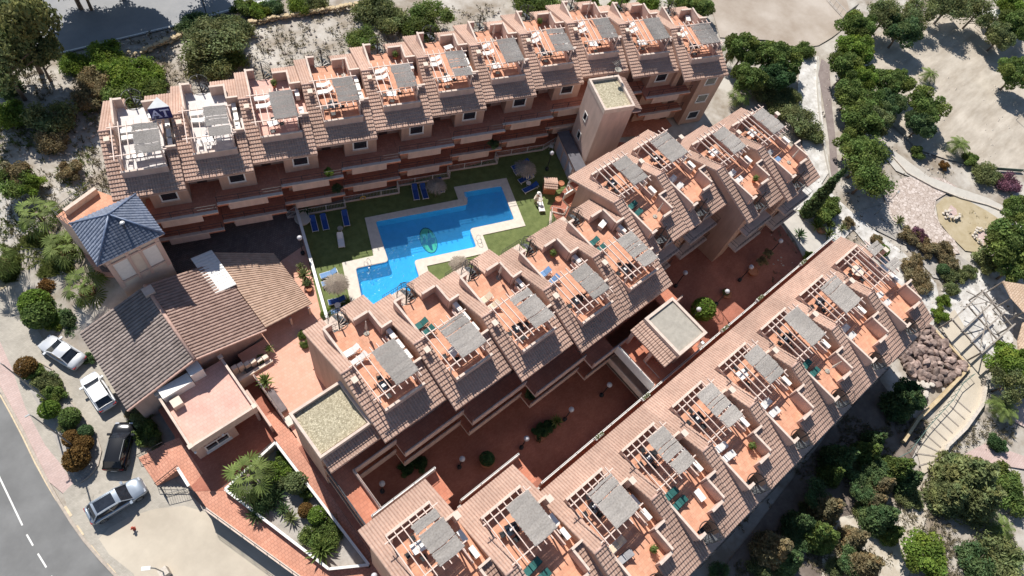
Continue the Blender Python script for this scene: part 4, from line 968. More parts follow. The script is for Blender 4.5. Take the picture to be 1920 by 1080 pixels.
# ------------------------------------------------ pool
pin = [(23.2, 35.66), (32.95, 31.9), (33.55, 33.55), (37.82, 31.81), (36.04, 27.29), (31.1, 29.1), (30.25, 26.85), (23.74, 29.25), (22.3, 25.5), (16.35, 27.75), (18.24, 31.97), (21.45, 30.75)]
pout = [(22.55, 36.6), (32.45, 32.95), (33.1, 34.6), (39.0, 32.3), (36.5, 25.95), (31.75, 27.7), (30.95, 25.55), (24.4, 28.0), (22.9, 24.2), (14.9, 27.2), (17.5, 33.25), (20.6, 32.15)]
_in = [(14.9, 27.2), (22.9, 24.2), (24.4, 28.0), (30.95, 25.55), (31.75, 27.7), (36.5, 25.95), (39.0, 32.3), (33.1, 34.6), (32.45, 32.95), (22.55, 36.6), (20.6, 32.15), (17.5, 33.25), (14.9, 27.2)]
wsheet('turf', [(12.3, 28.6), (17.2, 41.3), (21.4, 39.8), (33.8, 36.8), (47.4, 33.2), (46.1, 28.1), (40.5, 26.3), (39, 20.4), (12.5, 20.4), (12.3, 28.55)]+_in[:1]+_in[1:-1]+[(14.88, 27.25)], .008, TURF)
def chaikin(pts, k=.09):
    out = []
    n = len(pts)
    for i in range(n):
        p, q, r_ = Vector(pts[i-1]), Vector(pts[i]), Vector(pts[(i+1)%n])
        a = q+(p-q).normalized()*.35; b = q+(r_-q).normalized()*.35
        for t in (0, .25, .5, .75, 1): out.append(tuple(a*(1-t)**2+q*2*t*(1-t)+b*t*t))
    return out
ci = chaikin(pin); co = [p for p in pout for _ in range(5)]
rt = root('swimming_pool', 'stepped blue swimming pool with pale coping', 'pool')
POOLF = mat('pool tile', (.50, .80, .92), var=.06, scale=1.5)
nz_ = POOLF.node_tree
WAT = bpy.data.materials.new('pool water'); WAT.use_nodes = True
n_ = WAT.node_tree.nodes; l_ = WAT.node_tree.links; n_.remove(n_['Principled BSDF'])
tr_ = n_.new('ShaderNodeBsdfTransparent'); tr_.inputs[0].default_value = (.27, .72, .95, 1)
gl_ = n_.new('ShaderNodeBsdfGlossy'); gl_.inputs['Roughness'].default_value = .12
df_ = n_.new('ShaderNodeBsdfDiffuse'); df_.inputs[0].default_value = (.06, .38, .72, 1)
fr_ = n_.new('ShaderNodeFresnel'); fr_.inputs[0].default_value = 1.33
m1 = n_.new('ShaderNodeMixShader'); m2 = n_.new('ShaderNodeMixShader'); m1.inputs[0].default_value = .22
l_.new(tr_.outputs[0], m1.inputs[1]); l_.new(df_.outputs[0], m1.inputs[2]); l_.new(fr_.outputs[0], m2.inputs[0]); l_.new(m1.outputs[0], m2.inputs[1]); l_.new(gl_.outputs[0], m2.inputs[2])
l_.new(m2.outputs[0], n_['Material Output'].inputs[0])
ge_ = n_.new('ShaderNodeNewGeometry'); wv = n_.new('ShaderNodeTexNoise'); wv.inputs['Scale'].default_value = 3.5; wv.inputs['Detail'].default_value = 4
bp_ = n_.new('ShaderNodeBump'); bp_.inputs['Strength'].default_value = .5; bp_.inputs['Distance'].default_value = .08
l_.new(ge_.outputs['Position'], wv.inputs['Vector']); l_.new(wv.outputs[0], bp_.inputs['Height'])
for q in (gl_, fr_, df_): l_.new(bp_.outputs[0], q.inputs['Normal'])
ZB = -1.1
MB().sheet([(x, y, ZB) for x, y in ci]).obj('basin_floor', POOLF, rt)
mb = MB(); n = len(ci)
for i in range(n): a, b = ci[i], ci[(i+1)%n]; mb.sheet([(a[0], a[1], ZB), (b[0], b[1], ZB), (b[0], b[1], .07), (a[0], a[1], .07)])
mb.obj('basin_wall', POOLF, rt)
mb = MB()
for i in range(n):
    j = (i+1)%n; a, b, c_, d_ = ci[i], ci[j], co[j], co[i]
    mb.sheet([(a[0], a[1], .075), (b[0], b[1], .075), (c_[0], c_[1], .075), (d_[0], d_[1], .075)])
    mb.sheet([(d_[0], d_[1], .075), (c_[0], c_[1], .075), (c_[0], c_[1], -.02), (d_[0], d_[1], -.02)])
mb.obj('coping', COPING, rt)
mb = MB()
for i in range(n): a, b = ci[i], ci[(i+1)%n]; mb.bar((a[0], a[1], .03), (b[0], b[1], .03), .1, .06)
mb.obj('edge_trim', CAP, rt)
def ell(cx, cy, a, b, rot, n=36): return [(cx+a*math.cos(t)*math.cos(rot)-b*math.sin(t)*math.sin(rot), cy+a*math.cos(t)*math.sin(rot)+b*math.sin(t)*math.cos(rot)) for t in [2*math.pi*i/n for i in range(n)]]
def pxs(pts, z): return [tuple(g(x, y, z)) for x, y in pts]
ro_ = R(68)
em = MB().sheet(pxs(ell(803.5, 451, 25.5, 15.5, ro_), ZB+.01)).obj('emblem_rim', mat('dark green line', (.02, .10, .09), var=.05), rt)
MB().sheet(pxs(ell(803.5, 451, 23.7, 14.0, ro_), ZB+.015)).obj('emblem_field', mat('emblem green', (.95, .98, .25), var=.05), rt)
mk = MB()
mk.sheet(pxs([(790, 460), (796, 441), (801, 459), (797, 457)], ZB+.02)); mk.sheet(pxs([(801, 458), (803, 431), (809, 446), (817, 445), (815, 452), (808, 449), (812, 470), (808, 469)], ZB+.02))
mk.obj('emblem_mark', mat('emblem dark green', (.015, .07, .06), var=.05), rt)
MB().sheet(pxs([(808, 449), (815, 448), (815, 455), (811, 458)], ZB+.025)).obj('emblem_house', mat('emblem brown', (.25, .12, .10), var=.05), rt)
MB().sheet([(x, y, -.1) for x, y in ci]).obj('water', WAT, rt)
def ladder(px, py, dirx, lab):
    q = g(px, py, .08); l = root('pool_ladder', lab, 'ladder', q, dirx)
    r = MB()
    for s_ in (-.25, .25): r.tube([(.45, s_, 0), (.4, s_, .6), (.2, s_, .75), (0, s_, .6), (-.12, s_, -.9)], .022, 6)
    r.obj('handrail', mat('steel', (.55, .56, .58), metal=.8, rough=.3), l)
    s2 = MB()
    for z in (-.2, -.5, -.8): s2.box(-.16, -.04, -.25, .25, z, z+.03)
    s2.obj('rungs', MATS['steel'], l)
ladder(692, 497, R(110), 'steel pool ladder on the near left lobe of the pool'); ladder(894, 452, R(-21), 'steel pool ladder at the inner right corner of the pool'); ladder(874, 373, R(160), 'steel pool ladder at the upper step of the pool')

# worn patches, manholes and gutters on the street and forecourt
rs_ = random.Random(4); mb = MB()
for k in range(12):
    x, y = rs_.uniform(120, 240), rs_.uniform(660, 950); p = g(x, y, -2.984); r0 = rs_.uniform(.1, .45)
    mb.sheet([(p.x+r0*math.cos(a)*rs_.uniform(.6, 1.2), p.y+r0*math.sin(a)*rs_.uniform(.5, 1.1), -2.984) for a in [i*.7 for i in range(9)]])
mb.obj('oil_stain', mat('oil stain', (.34, .31, .26), var=.12, coord='World', scale=3))['kind'] = 'structure'
# ================================================================== plants
def leafmesh(name, blobs, n, size, m, seed, flat=0.0, shell=(.7, 1.05), up=.25, aspect=1.6, tvar=.35, sub=None):
    """many small leaf clumps spread through the crown; blobs: (x, y, z, rx, ry, rz)"""
    r = random.Random(seed); mb = MB(); tint = []
    W = [b[3]*b[4]+b[3]*b[5] for b in blobs]; tot = sum(W)
    tb = [1+r.uniform(-tvar, tvar) for _ in blobs]; hb = [r.uniform(-.12, .12) for _ in blobs]
    for bi, b in enumerate(blobs):
        k = int(n*W[bi]/tot)
        for _ in range(k):
            d = Vector((r.gauss(0, 1), r.gauss(0, 1), r.gauss(0, 1)+up)).normalized()
            s = r.uniform(*shell)
            p = Vector((b[0]+d.x*b[3]*s, b[1]+d.y*b[4]*s, b[2]+d.z*b[5]*s))
            nn = (d+Vector((r.gauss(0, .6), r.gauss(0, .6), r.gauss(0, .6)+flat))).normalized()
            u = nn.orthogonal().normalized(); u = Matrix.Rotation(r.uniform(0, 6.28), 3, nn) @ u; v = nn.cross(u)
            sz = size*r.uniform(.6, 1.35); u = u*sz*aspect/2; v = v*sz/2
            q = len(mb.v); bend = nn*sz*.25
            mb.v += [tuple(p-u-bend), tuple(p+v*.9), tuple(p+u-bend), tuple(p-v*.9)]
            mb.f.append((q, q+1, q+2, q+3))
            t = tb[bi]*r.uniform(.75, 1.25); h = hb[bi]+r.uniform(-.06, .06)
            tint.append((t*(1+h), t, t*(1-h*.6)))
    return mb.mesh(name, m, tint=tint)
def crown_blobs(R_, H_, seed, k=16, small=.34, z0=0.0, top=1.0):
    r = random.Random(seed); out = []
    for i in range(k):
        d = Vector((r.gauss(0, 1), r.gauss(0, 1), abs(r.gauss(0, .8))*top-.15)); d.normalize()
        s = r.uniform(.45, .85); q = R_*small*r.uniform(.7, 1.35)
        out.append((d.x*R_*s, d.y*R_*s, z0+d.z*H_*s, q, q, q*.8))
    out.append((0, 0, z0, R_*.55, R_*.55, H_*.55)); return out
def mk_tree(kind, seed, R_=1.0):
    """a plant of crown radius about 1 unit... real sizes are given per kind"""
    r = random.Random(seed)
    if kind == 'round':      # dense rounded tree, crown radius 3, height 5.5
        rt = root('tree', 'x', 'tree'); z0 = 3.2
        me = leafmesh('crown', crown_blobs(3.1, 2.4, seed, 30, .27, z0), 7500, .22, LEAF, seed)
    elif kind == 'loose':
        rt = root('tree', 'x', 'tree'); z0 = 3.0
        me = leafmesh('crown', crown_blobs(3.2, 2.2, seed, 20, .30, z0), 5200, .20, LEAFO, seed, shell=(.3, 1.15))
    elif kind == 'conifer':
        rt = root('conifer', 'x', 'tree'); z0 = 0.4; bl = []
        for i in range(9):
            z = .8+i*.75; rr = 2.3*(1-i/10.5)
            for j in range(max(2, 7-i//2)): a = j*6.283/max(2, 7-i//2)+i; bl.append((math.cos(a)*rr*.62, math.sin(a)*rr*.62, z, rr*.45, rr*.45, .45))
        me = leafmesh('crown', bl, 7500, .20, LEAFC, seed, aspect=2.2, shell=(.4, 1.1))
    elif kind == 'cypress':
        rt = root('cypress', 'x', 'tree'); z0 = .4
        bl = [(r.uniform(-.12, .12), r.uniform(-.12, .12), .7+i*.62, .75*(1-(i/15)**1.8)+.1, .75*(1-(i/15)**1.8)+.1, .6) for i in range(15)]
        me = leafmesh('crown', bl, 3800, .2, LEAFD, seed, aspect=2.4)
    elif kind == 'ball':
        rt = root('clipped_shrub', 'x', 'shrub'); z0 = .4
        me = leafmesh('crown', [(0, 0, .9, 1, 1, .85)]+crown_blobs(.8, .8, seed, 8, .3, .8), 2600, .13, LEAFL, seed, shell=(.86, 1.03))
    elif kind == 'bush':
        rt = root('bush', 'x', 'bush'); z0 = .1
        me = leafmesh('crown', crown_blobs(1.5, 1.1, seed, 14, .36, .5), 3600, .15, LEAF, seed, shell=(.5, 1.1))
    elif kind == 'scrub':
        rt = root('scrub_bush', 'x', 'bush'); z0 = .05
        me = leafmesh('crown', crown_blobs(2.2, 1.0, seed, 22, .3, .45), 5500, .14, LEAF, seed, shell=(.2, 1.2), aspect=2.2)
    tr = MB()
    if kind in ('round', 'loose', 'conifer', 'cypress'):
        zt = {'round': 4.2, 'loose': 4.4, 'conifer': 6.5, 'cypress': 8.5}[kind]; tr.tube([(0, 0, -.4), (.1, .05, zt*.4), (0, .1, zt)], .2 if kind != 'cypress' else .14, 7, .05)
        if kind in ('round', 'loose'):
            for i in range(7):
                a = i*.9+r.random(); L_ = r.uniform(1.6, 2.6); z = r.uniform(1.5, 2.8)
                tr.tube([(.08, .05, z-.4), (math.cos(a)*L_*.5, math.sin(a)*L_*.5, z+.4), (math.cos(a)*L_, math.sin(a)*L_, z+1.1)], .09, 5, .025)
    else:
        sc = {'ball': .6, 'bush': .9, 'scrub': 1.3}[kind]
        for i in range(6): a = i*1.05+r.random(); tr.tube([(0, 0, -.2), (math.cos(a)*sc*.5, math.sin(a)*sc*.5, sc*.5), (math.cos(a)*sc, math.sin(a)*sc, sc*.8)], .04, 5, .012)
    t = tr.obj('trunk' if kind in ('round', 'loose', 'conifer', 'cypress') else 'stems', BARK, rt, smooth=True)
    c = bpy.data.objects.new('crown', me); C.objects.link(c); c.parent = rt
    return rt
def frond(mb, tint, base, a, L_, el0, droop, kind, r):
    """one palm leaf: fan or feather"""
    d = Vector((math.cos(a), math.sin(a), 0)); s = Vector((-d.y, d.x, 0)); t = r.uniform(.6, 1.4)
    pts = []
    for i in range(8):
        u = i/7; el = el0-droop*u; 
        pts.append((base if not pts else pts[-1]+(d*math.cos(el)+Vector((0, 0, math.sin(el))))*L_/7))
    if kind == 'feather':
        for i in range(1, 8):
            for k in range(3):
                u = (i-1+k/3)/7; p = pts[i-1].lerp(pts[i], k/3); w = L_*.26*math.sin(math.pi*min(1, .12+u*.95))**.7
                for sg in (-1, 1):
                    q = len(mb.v); tip = p+s*sg*w+d*w*.55-Vector((0, 0, w*.35)); ww = d*.035*L_/2
                    mb.v += [tuple(p-ww), tuple(p+ww), tuple(tip+ww*.2), tuple(tip-ww*.2)]; mb.f.append((q, q+1, q+2, q+3)); tint.append((t, t, t*.95))
        return
    # fan: stalk plus radiating segments
    p0 = pts[4]; q = len(mb.v); ww = s*.03
    mb.v += [tuple(base-ww), tuple(base+ww), tuple(p0+ww), tuple(p0-ww)]; mb.f.append((q, q+1, q+2, q+3)); tint.append((1.2*t, 1.15*t, t))
    nx = (pts[7]-pts[4]).normalized()
    for k in range(13):
        an = R(-115+k*230/12); dirv = nx*math.cos(an)+s*math.sin(an); l = L_*.5*(1-.15*abs(an)/2)*r.uniform(.85, 1.1)
        tip = p0+dirv*l-Vector((0, 0, l*(.16+.18*abs(math.sin(an))))); wv_ = dirv.cross(Vector((0, 0, 1))).normalized()*L_*.034
        mid = p0+dirv*l*.6-Vector((0, 0, .06*l)); q = len(mb.v)
        mb.v += [tuple(p0), tuple(mid-wv_), tuple(tip), tuple(mid+wv_)]; mb.f.append((q, q+1, q+2, q+3)); h = t*r.uniform(.85, 1.15); tint.append((h, h, h*.95))
def mk_palm(kind, h, L_, n, seed, dead=False):
    r = random.Random(seed); rt = root('palm_tree', 'x', 'palm')
    t = MB(); prof = [(.3, -.3), (.24, .2), (.19, h*.5), (.2, h-.2), (.12, h+.15)]
    t.lathe([(a*(1+.0*i), z) for i, (a, z) in enumerate(prof)], n=9); t.obj('trunk', BARK, rt)
    mb = MB(); ti = []
    for i in range(n):
        a = i*2.399+r.uniform(-.2, .2); e = R(78-95*(i/n)+r.uniform(-8, 8)); frond(mb, ti, Vector((0, 0, h)), a, L_*(.45+.55*min(1, 1.6*i/n))*r.uniform(.9, 1.1), e, R(75 if kind == 'feather' else 55), kind, r)
    c = bpy.data.objects.new('crown', mb.mesh('crown', PALM, tint=ti)); C.objects.link(c); c.parent = rt
    if dead:
        mb = MB(); ti = []
        for i in range(9): frond(mb, ti, Vector((0, 0, h-.3)), i*2.4, L_*.7, R(-40), R(60), kind, r)
        c = bpy.data.objects.new('dead_fronds', mb.mesh('dead_fronds', PALMD, tint=ti)); C.objects.link(c); c.parent = rt
    return rt
def mk_spiky(L_, n, seed, m=None, h=.15):
    r = random.Random(seed); rt = root('spiky_plant', 'x', 'plant'); mb = MB(); ti = []
    for i in range(n):
        a = i*2.399; el = R(85-75*i/n); d = Vector((math.cos(a)*math.cos(el), math.sin(a)*math.cos(el), math.sin(el))); s = Vector((-math.sin(a), math.cos(a), 0))*.045*L_/.6
        b = Vector((0, 0, h)); q = len(mb.v); m_ = b+d*L_*.55; e = b+d*L_-Vector((0, 0, L_*.15)); t = r.uniform(.7, 1.3)
        mb.v += [tuple(b-s*.6), tuple(m_-s), tuple(e), tuple(m_+s), tuple(b+s*.6)]; mb.f.append((q, q+1, q+2, q+3)); mb.f.append((q, q+3, q+4)); ti += [(t, t, t)]*2
    c = bpy.data.objects.new('leaves', mb.mesh('leaves', m or PALM, tint=ti)); C.objects.link(c); c.parent = rt
    MB().tube([(0, 0, -.1), (0, 0, h+.1)], .07, 6).obj('stem', BARK, rt)
    return rt
PT = {}
for k in ('round', 'loose', 'conifer', 'cypress', 'ball', 'bush', 'scrub'):
    PT[k] = [mk_tree(k, s+hash_) for s, hash_ in ((1, len(k)*7), (2, len(k)*11), (3, len(k)*5))[:1 if k in ('cypress', 'ball') else 3]]
PT['fan'] = [mk_palm('fan', 3.4, 2.5, 16, 5, True), mk_palm('fan', 2.6, 2.4, 15, 9)]
PT['feather'] = [mk_palm('feather', 2.6, 2.9, 30, 5), mk_palm('feather', 1.6, 2.4, 24, 8)]
PT['spiky'] = [mk_spiky(.9, 34, 3), mk_spiky(.7, 26, 4)]
PVEG = [o for l in PT.values() for o in l]
UNIT = {'round': 3.2, 'loose': 3.3, 'conifer': 2.3, 'cypress': .85, 'ball': 1.05, 'bush': 1.7, 'scrub': 2.4, 'fan': 2.3, 'feather': 2.9, 'spiky': .85}
MIDZ = {'round': 3.2, 'loose': 3.0, 'conifer': 2.5, 'cypress': 3.0, 'ball': .9, 'bush': .7, 'scrub': .6, 'fan': 3.3, 'feather': 2.6, 'spiky': .2}
rv = random.Random(21); VN = {}
WORDS = {'round': 'tree', 'loose': 'airy tree', 'conifer': 'conifer', 'cypress': 'tall cypress', 'ball': 'clipped round shrub', 'bush': 'bush', 'scrub': 'spreading scrub bush', 'fan': 'fan palm', 'feather': 'date palm', 'spiky': 'spiky rosette plant'}
def plant(kind, px, py, rad, label, m=None, base=0.0, mname='crown', hs=1.0):
    """rad in metres of the crown; (px, py) is where the middle of the crown shows in the photograph"""
    s = rad/UNIT[kind]; p = g(px, py, base+MIDZ[kind]*s*hs)
    src = rv.choice(PT[kind])
    o = dup(src, None, (p.x, p.y, base), rv.uniform(0, 6.28), label, None, (s, s*rv.uniform(.92, 1.08), s*hs))
    o['category'] = {'round': 'tree', 'loose': 'tree', 'conifer': 'tree', 'cypress': 'tree', 'fan': 'palm', 'feather': 'palm', 'spiky': 'plant', 'ball': 'shrub'}.get(kind, 'bush')
    if m:
        for c in o.children:
            if c.name.split('.')[0] in ('crown', 'leaves'):
                c.material_slots[0].link = 'OBJECT'; c.material_slots[0].material = m
    return o
V = [
 # top left slope
 ('round', 22, 40, 4.6, 'big dark tree at the upper left corner of the photo', LEAFO, 0, 1.5), ('loose', 5, 120, 4.2, 'leaning dark tree at the left edge below the corner tree', LEAFO, 0, 1.3),
 ('round', 62, 95, 3.0, 'tall dark tree right beside the corner tree', LEAFO, 0, 1.4), ('round', 110, -75, 5.0, 'tree above the top edge shading the upper road', LEAFO, 0, 1.3), ('round', 200, -85, 4.6, 'second tree above the top edge shading the upper road', LEAFO, 0, 1.3), ('loose', 150, -30, 3.6, 'thin tree standing over the shaded upper road', LEAFO, 0, 1.1),
 ('loose', 345, -95, 4.0, 'tree above the photo whose shadow tips cross the road', LEAF, 0, 1.5),
 ('scrub', 140, 118, 2.0, 'low bush by the road edge, leftmost of the roadside scrub', LEAFL), ('scrub', 195, 102, 2.6, 'bright scrub bush below the shaded road', LEAFL), ('bush', 205, 125, 2.2, 'small bright bush under the roadside scrub', LEAFL),
 ('scrub', 240, 145, 3.2, 'wide green scrub above the first top row house', LEAFL), ('scrub', 272, 140, 2.4, 'rounded scrub bush right of the wide green scrub', LEAFL), ('scrub', 235, 180, 3.0, 'dense scrub directly behind the first top row terrace', LEAF), ('scrub', 285, 172, 2.4, 'scrub bush behind the blue sign', LEAF), ('scrub', 180, 150, 2.2, 'pale thin scrub on the white slope', LEAFG), ('bush', 165, 185, 1.8, 'brownish bush left of the first top row house', LEAFG),
 ('loose', 405, 72, 4.0, 'large olive tree mass above the second top row house', LEAFO, 0, .6), ('scrub', 365, 45, 2.5, 'dark bush on the road edge beside the low stone wall', LEAFC), ('scrub', 435, 60, 3.0, 'olive scrub right of the large olive tree', LEAFO), ('scrub', 395, 118, 3.2, 'grey green scrub below the large olive tree', LEAFO), ('scrub', 425, 110, 2.6, 'scrub touching the third top row house', LEAF),
 ('bush', 455, 12, 1.8, 'bush at the roadside, first of three at the top edge', LEAF), ('bush', 485, 18, 1.7, 'bush at the roadside, second of three at the top edge', LEAFL), ('bush', 510, 12, 1.6, 'bush at the roadside, third of three at the top edge', LEAFC), ('scrub', 560, 8, 2.2, 'low green scrub above the stone wall', LEAFL), ('scrub', 590, 2, 2.2, 'low green scrub right above the stone wall', LEAFO),
 ('scrub', 700, 18, 3.2, 'olive scrub at the top edge behind the sixth house', LEAFO), ('scrub', 735, 38, 2.8, 'yellow green scrub behind the sixth house', LEAFO), ('loose', 805, 30, 3.3, 'dense green tree behind the seventh top row house', LEAF, 0, .7), ('scrub', 775, 50, 2.4, 'green scrub left of the dense tree behind the seventh house', LEAF), ('scrub', 680, 75, 2.3, 'bush close behind the fifth top row house', LEAF), ('scrub', 800, 62, 2.2, 'bush below the dense tree behind the seventh house', LEAF),
 ('scrub', 990, 8, 2.4, 'bush behind the eighth top row house', LEAF), ('scrub', 1030, 8, 2.4, 'bush behind the ninth top row house', LEAF), ('bush', 1105, 5, 2.0, 'bush behind the tenth top row house', LEAF), ('bush', 1160, 4, 2.0, 'bush at the top edge behind the tenth house', LEAFL), ('bush', 1215, 5, 2.0, 'bush at the top edge behind the last houses', LEAFL), ('spiky', 1255, 8, 1.6, 'agave behind the eleventh top row house', PALM), ('round', 1312, 12, 2.4, 'round green tree right above the eleventh top row house', LEAF, 0, .7), ('bush', 1285, 8, 1.8, 'bush above the eleventh top row house', LEAF),
 ('scrub', 18, 215, 2.2, 'green scrub at the left edge on the white slope', LEAFL), ('scrub', 95, 225, 2.8, 'pale green thorny scrub on the white slope', LEAFO), ('scrub', 95, 262, 2.2, 'brown twiggy scrub on the white slope', LEAFG), ('bush', 30, 325, 1.8, 'brown bush low on the left slope', LEAFG), ('scrub', 20, 345, 2.2, 'leafy green bush at the left edge above the palms', LEAF), ('bush', 130, 320, 1.4, 'khaki bush left of the top row end', LEAFG), ('bush', 60, 345, 1.5, 'small green bush above the uppermost palm', LEAFL), ('bush', 120, 215, 1.3, 'small khaki bush beside the thorny scrub', LEAFG), ('scrub', 10, 165, 2.0, 'dark bush under the corner trees', LEAFC),
 # bottom left palms and shrubs
 ('fan', 63, 392, 2.5, 'uppermost fan palm left of the blue roofed tower', None, -2.4, 1), ('fan', 122, 462, 2.4, 'middle fan palm left of the blue roofed tower', None, -3, 1), ('fan', 155, 535, 2.3, 'lowest fan palm beside the gabled hall', None, -3, 1.1), ('round', 205, 535, 1.5, 'round leafy tree between the lowest palm and the tower', LEAFL, -3, 1), ('fan', -12, 480, 2.0, 'palm outside the left edge with its trunk on the drive', None, -3, 1.3),
 ('bush', 8, 500, 1.6, 'dark hedge bush at the left edge on the grass', LEAF, -3), ('ball', 65, 568, 1.5, 'green and red ball shrub above the parked sedan', LEAFL, -3), ('ball', 72, 590, 1.5, 'dark ball shrub shaded under the red one', LEAF, -3), ('bush', 100, 572, 1.4, 'leafy shrub right of the ball shrubs', LEAFC, -3), ('bush', 135, 590, 1.8, 'broad leaved shrub under the lowest palm', LEAFC, -3), ('bush', 110, 600, 1.3, 'pale leaved shrub above the parked sedan', LEAFL, -3), ('bush', 145, 618, 1.3, 'dark shrub by the hall corner', LEAFC, -3), ('bush', 95, 545, 1.6, 'bronze hedge below the middle palm', LEAFB, -3),
 ('ball', 48, 688, 1.0, 'rusty brown shrub at the top of the kerbside bed', LEAFB, -3), ('bush', 62, 700, 1.1, 'green shrub at the top of the kerbside bed', LEAF, -3), ('bush', 80, 712, 1.1, 'grey green shrub in the upper kerbside bed', LEAFO, -3), ('bush', 98, 718, 1.0, 'pale shrub in the upper kerbside bed', LEAFO, -3), ('bush', 104, 738, 1.2, 'dark green shrub in the middle of the kerbside bed', LEAF, -3), ('bush', 88, 730, 1.0, 'small shrub left of the dark green one in the bed', LEAFO, -3),
 ('ball', 92, 768, .95, 'lime ball shrub beside the lamp pole in the bed', LEAFL, -3), ('ball', 131, 782, .95, 'bright green ball shrub in the kerbside bed', LEAF, -3), ('ball', 160, 810, .7, 'small dark ball shrub right in the kerbside bed', LEAFC, -3), ('ball', 134, 822, .8, 'rusty ball shrub, uppermost of three', LEAFB, -3), ('ball', 157, 832, .85, 'rusty ball shrub, right of three', LEAFB, -3), ('ball', 143, 860, 1.2, 'largest rusty ball shrub at the end of the bed', LEAFB, -3), ('bush', 124, 800, .8, 'low green shrub between the ball shrubs', LEAFO, -3),
 ('bush', 262, 785, 1.3, 'shrub between the hall corner and the red steps, upper', LEAFO, -3), ('bush', 275, 812, 1.4, 'shrub between the hall corner and the red steps, lower', LEAF, -3), ('bush', 285, 830, 1.0, 'small shrub touching the red steps', LEAFO, -3), ('bush', 250, 772, .9, 'pale flowering shrub at the hall corner', LEAFG, -3), ('bush', 168, 672, .8, 'small dark bush behind the parked sedan', LEAFC, -3),
 # planted triangle
 ('fan', 463, 888, 2.5, 'big fan palm in the triangular planted bed', None, -1.5, .9), ('bush', 545, 870, 1.2, 'bush in the upper corner of the triangular bed', LEAFL, -1.5), ('bush', 520, 885, 1.2, 'yellow green bush right of the big fan palm', LEAFL, -1.5), ('ball', 556, 905, 1.1, 'round bush against the right wall of the triangular bed', LEAFO, -1.5), ('spiky', 505, 905, 1.3, 'strelitzia clump below the yellow green bush', LEAFC, -1.5), ('spiky', 485, 925, 1.3, 'strelitzia clump at the left wall of the triangular bed', LEAFC, -1.5), ('spiky', 520, 930, 1.3, 'strelitzia clump in the middle of the triangular bed', LEAFC, -1.5), ('spiky', 500, 950, 1.2, 'strelitzia clump near the lower wall of the triangular bed', LEAFC, -1.5), ('spiky', 480, 965, 1.1, 'strelitzia hanging over the lower wall', LEAFC, -1.5), ('spiky', 545, 970, 1.2, 'grey agave by the white stones in the triangular bed', LEAFO, -1.5),
 ('ball', 594, 966, .85, 'clipped green ball in the lower triangular bed', LEAFL, -1.5), ('ball', 573, 957, .7, 'reddish green ball left of the clipped green ball', LEAFB, -1.5), ('scrub', 590, 1005, 1.5, 'dense ground juniper in the foot of the triangular bed, upper', LEAF, -1.5), ('scrub', 612, 1010, 1.5, 'dense ground juniper in the foot of the triangular bed, right', LEAF, -1.5), ('spiky', 602, 1030, 1.5, 'cycad at the bottom corner of the triangular bed', LEAF, -1.5), ('spiky', 640, 860, .01, 'x', None, 0),
 ('bush', 530, 862, 1.0, 'dark bush under the top of the triangular bed', LEAF, -1.5), ('bush', 535, 900, 1.1, 'olive bush in the middle of the triangular bed', LEAFO, -1.5), ('scrub', 498, 930, 1.5, 'dark undergrowth below the big fan palm', LEAFC, -1.5), ('spiky', 470, 935, 1.1, 'strelitzia right under the big fan palm', LEAFC, -1.5), ('spiky', 530, 955, 1.1, 'strelitzia above the grey agave', LEAFC, -1.5), ('bush', 575, 925, .9, 'bush along the right wall of the triangular bed', LEAF, -1.5), ('scrub', 620, 985, 1.2, 'dense ground juniper in the foot of the triangular bed, left', LEAF, -1.5),
 # plaza pots and pool
 ('spiky', 497, 715, .95, 'yucca in a pot beside the stair pit', None, .4), ('spiky', 505, 655, .8, 'potted spiky plant on the stepped wall', None, .6), ('bush', 488, 672, .5, 'small potted shrub on the stepped wall', LEAF, .3), ('bush', 568, 627, .6, 'leafy pot plant at the pool row corner, upper', LEAF, 0), ('bush', 572, 645, .6, 'leafy pot plant at the pool row corner, lower', LEAF, 0), ('bush', 608, 765, .6, 'dark pot plant by the pool row end wall', LEAFC, 0),
 ('spiky', 572, 390, 1.4, 'shaded cycad in the round white planter', LEAFD, .5), ('spiky', 563, 500, .8, 'potted plant on the pool wall, uppermost', LEAFO, .4), ('spiky', 570, 515, .9, 'potted plant on the pool wall, middle', LEAFO, .4), ('bush', 575, 530, .5, 'potted plant on the pool wall, lowest', LEAFO, .4), ('bush', 615, 590, .9, 'leafy yellow green bush at the near left pool corner', LEAFL, 0), ('bush', 632, 598, .8, 'bush with pale flowers at the near left pool corner', LEAF, 0), ('bush', 650, 570, .6, 'small bush beside the near left loungers', LEAF, 0),
 # courtyards
 ('ball', 1319, 580, 1.35, 'round orange tree crown in the sunlit patch of the courtyard', LEAFL, 0, 1.2), ('bush', 1430, 490, .8, 'sparse yellow potted tree in the right courtyard, lower', LEAFG, .8), ('bush', 1440, 475, .7, 'sparse yellow potted tree in the right courtyard, upper', LEAFG, 1.2), ('bush', 1361, 547, .5, 'small plant in a bowl next to the white globe lamp', LEAF, .3), ('bush', 1012, 810, 1.0, 'dark bush in the inner courtyard, left of pair', LEAFD, 0), ('bush', 1030, 800, .8, 'dark bush in the inner courtyard, right of pair', LEAFD, 0), ('spiky', 1043, 790, .8, 'green potted palm in the inner courtyard', None, .5), ('ball', 913, 860, .75, 'dark ball plant in a pot in the inner courtyard', LEAFD, .3), ('bush', 785, 870, 1.0, 'dark shrub in the left inner courtyard', LEAFD, 0), ('bush', 760, 880, .9, 'second dark shrub in the left inner courtyard', LEAFD, 0),
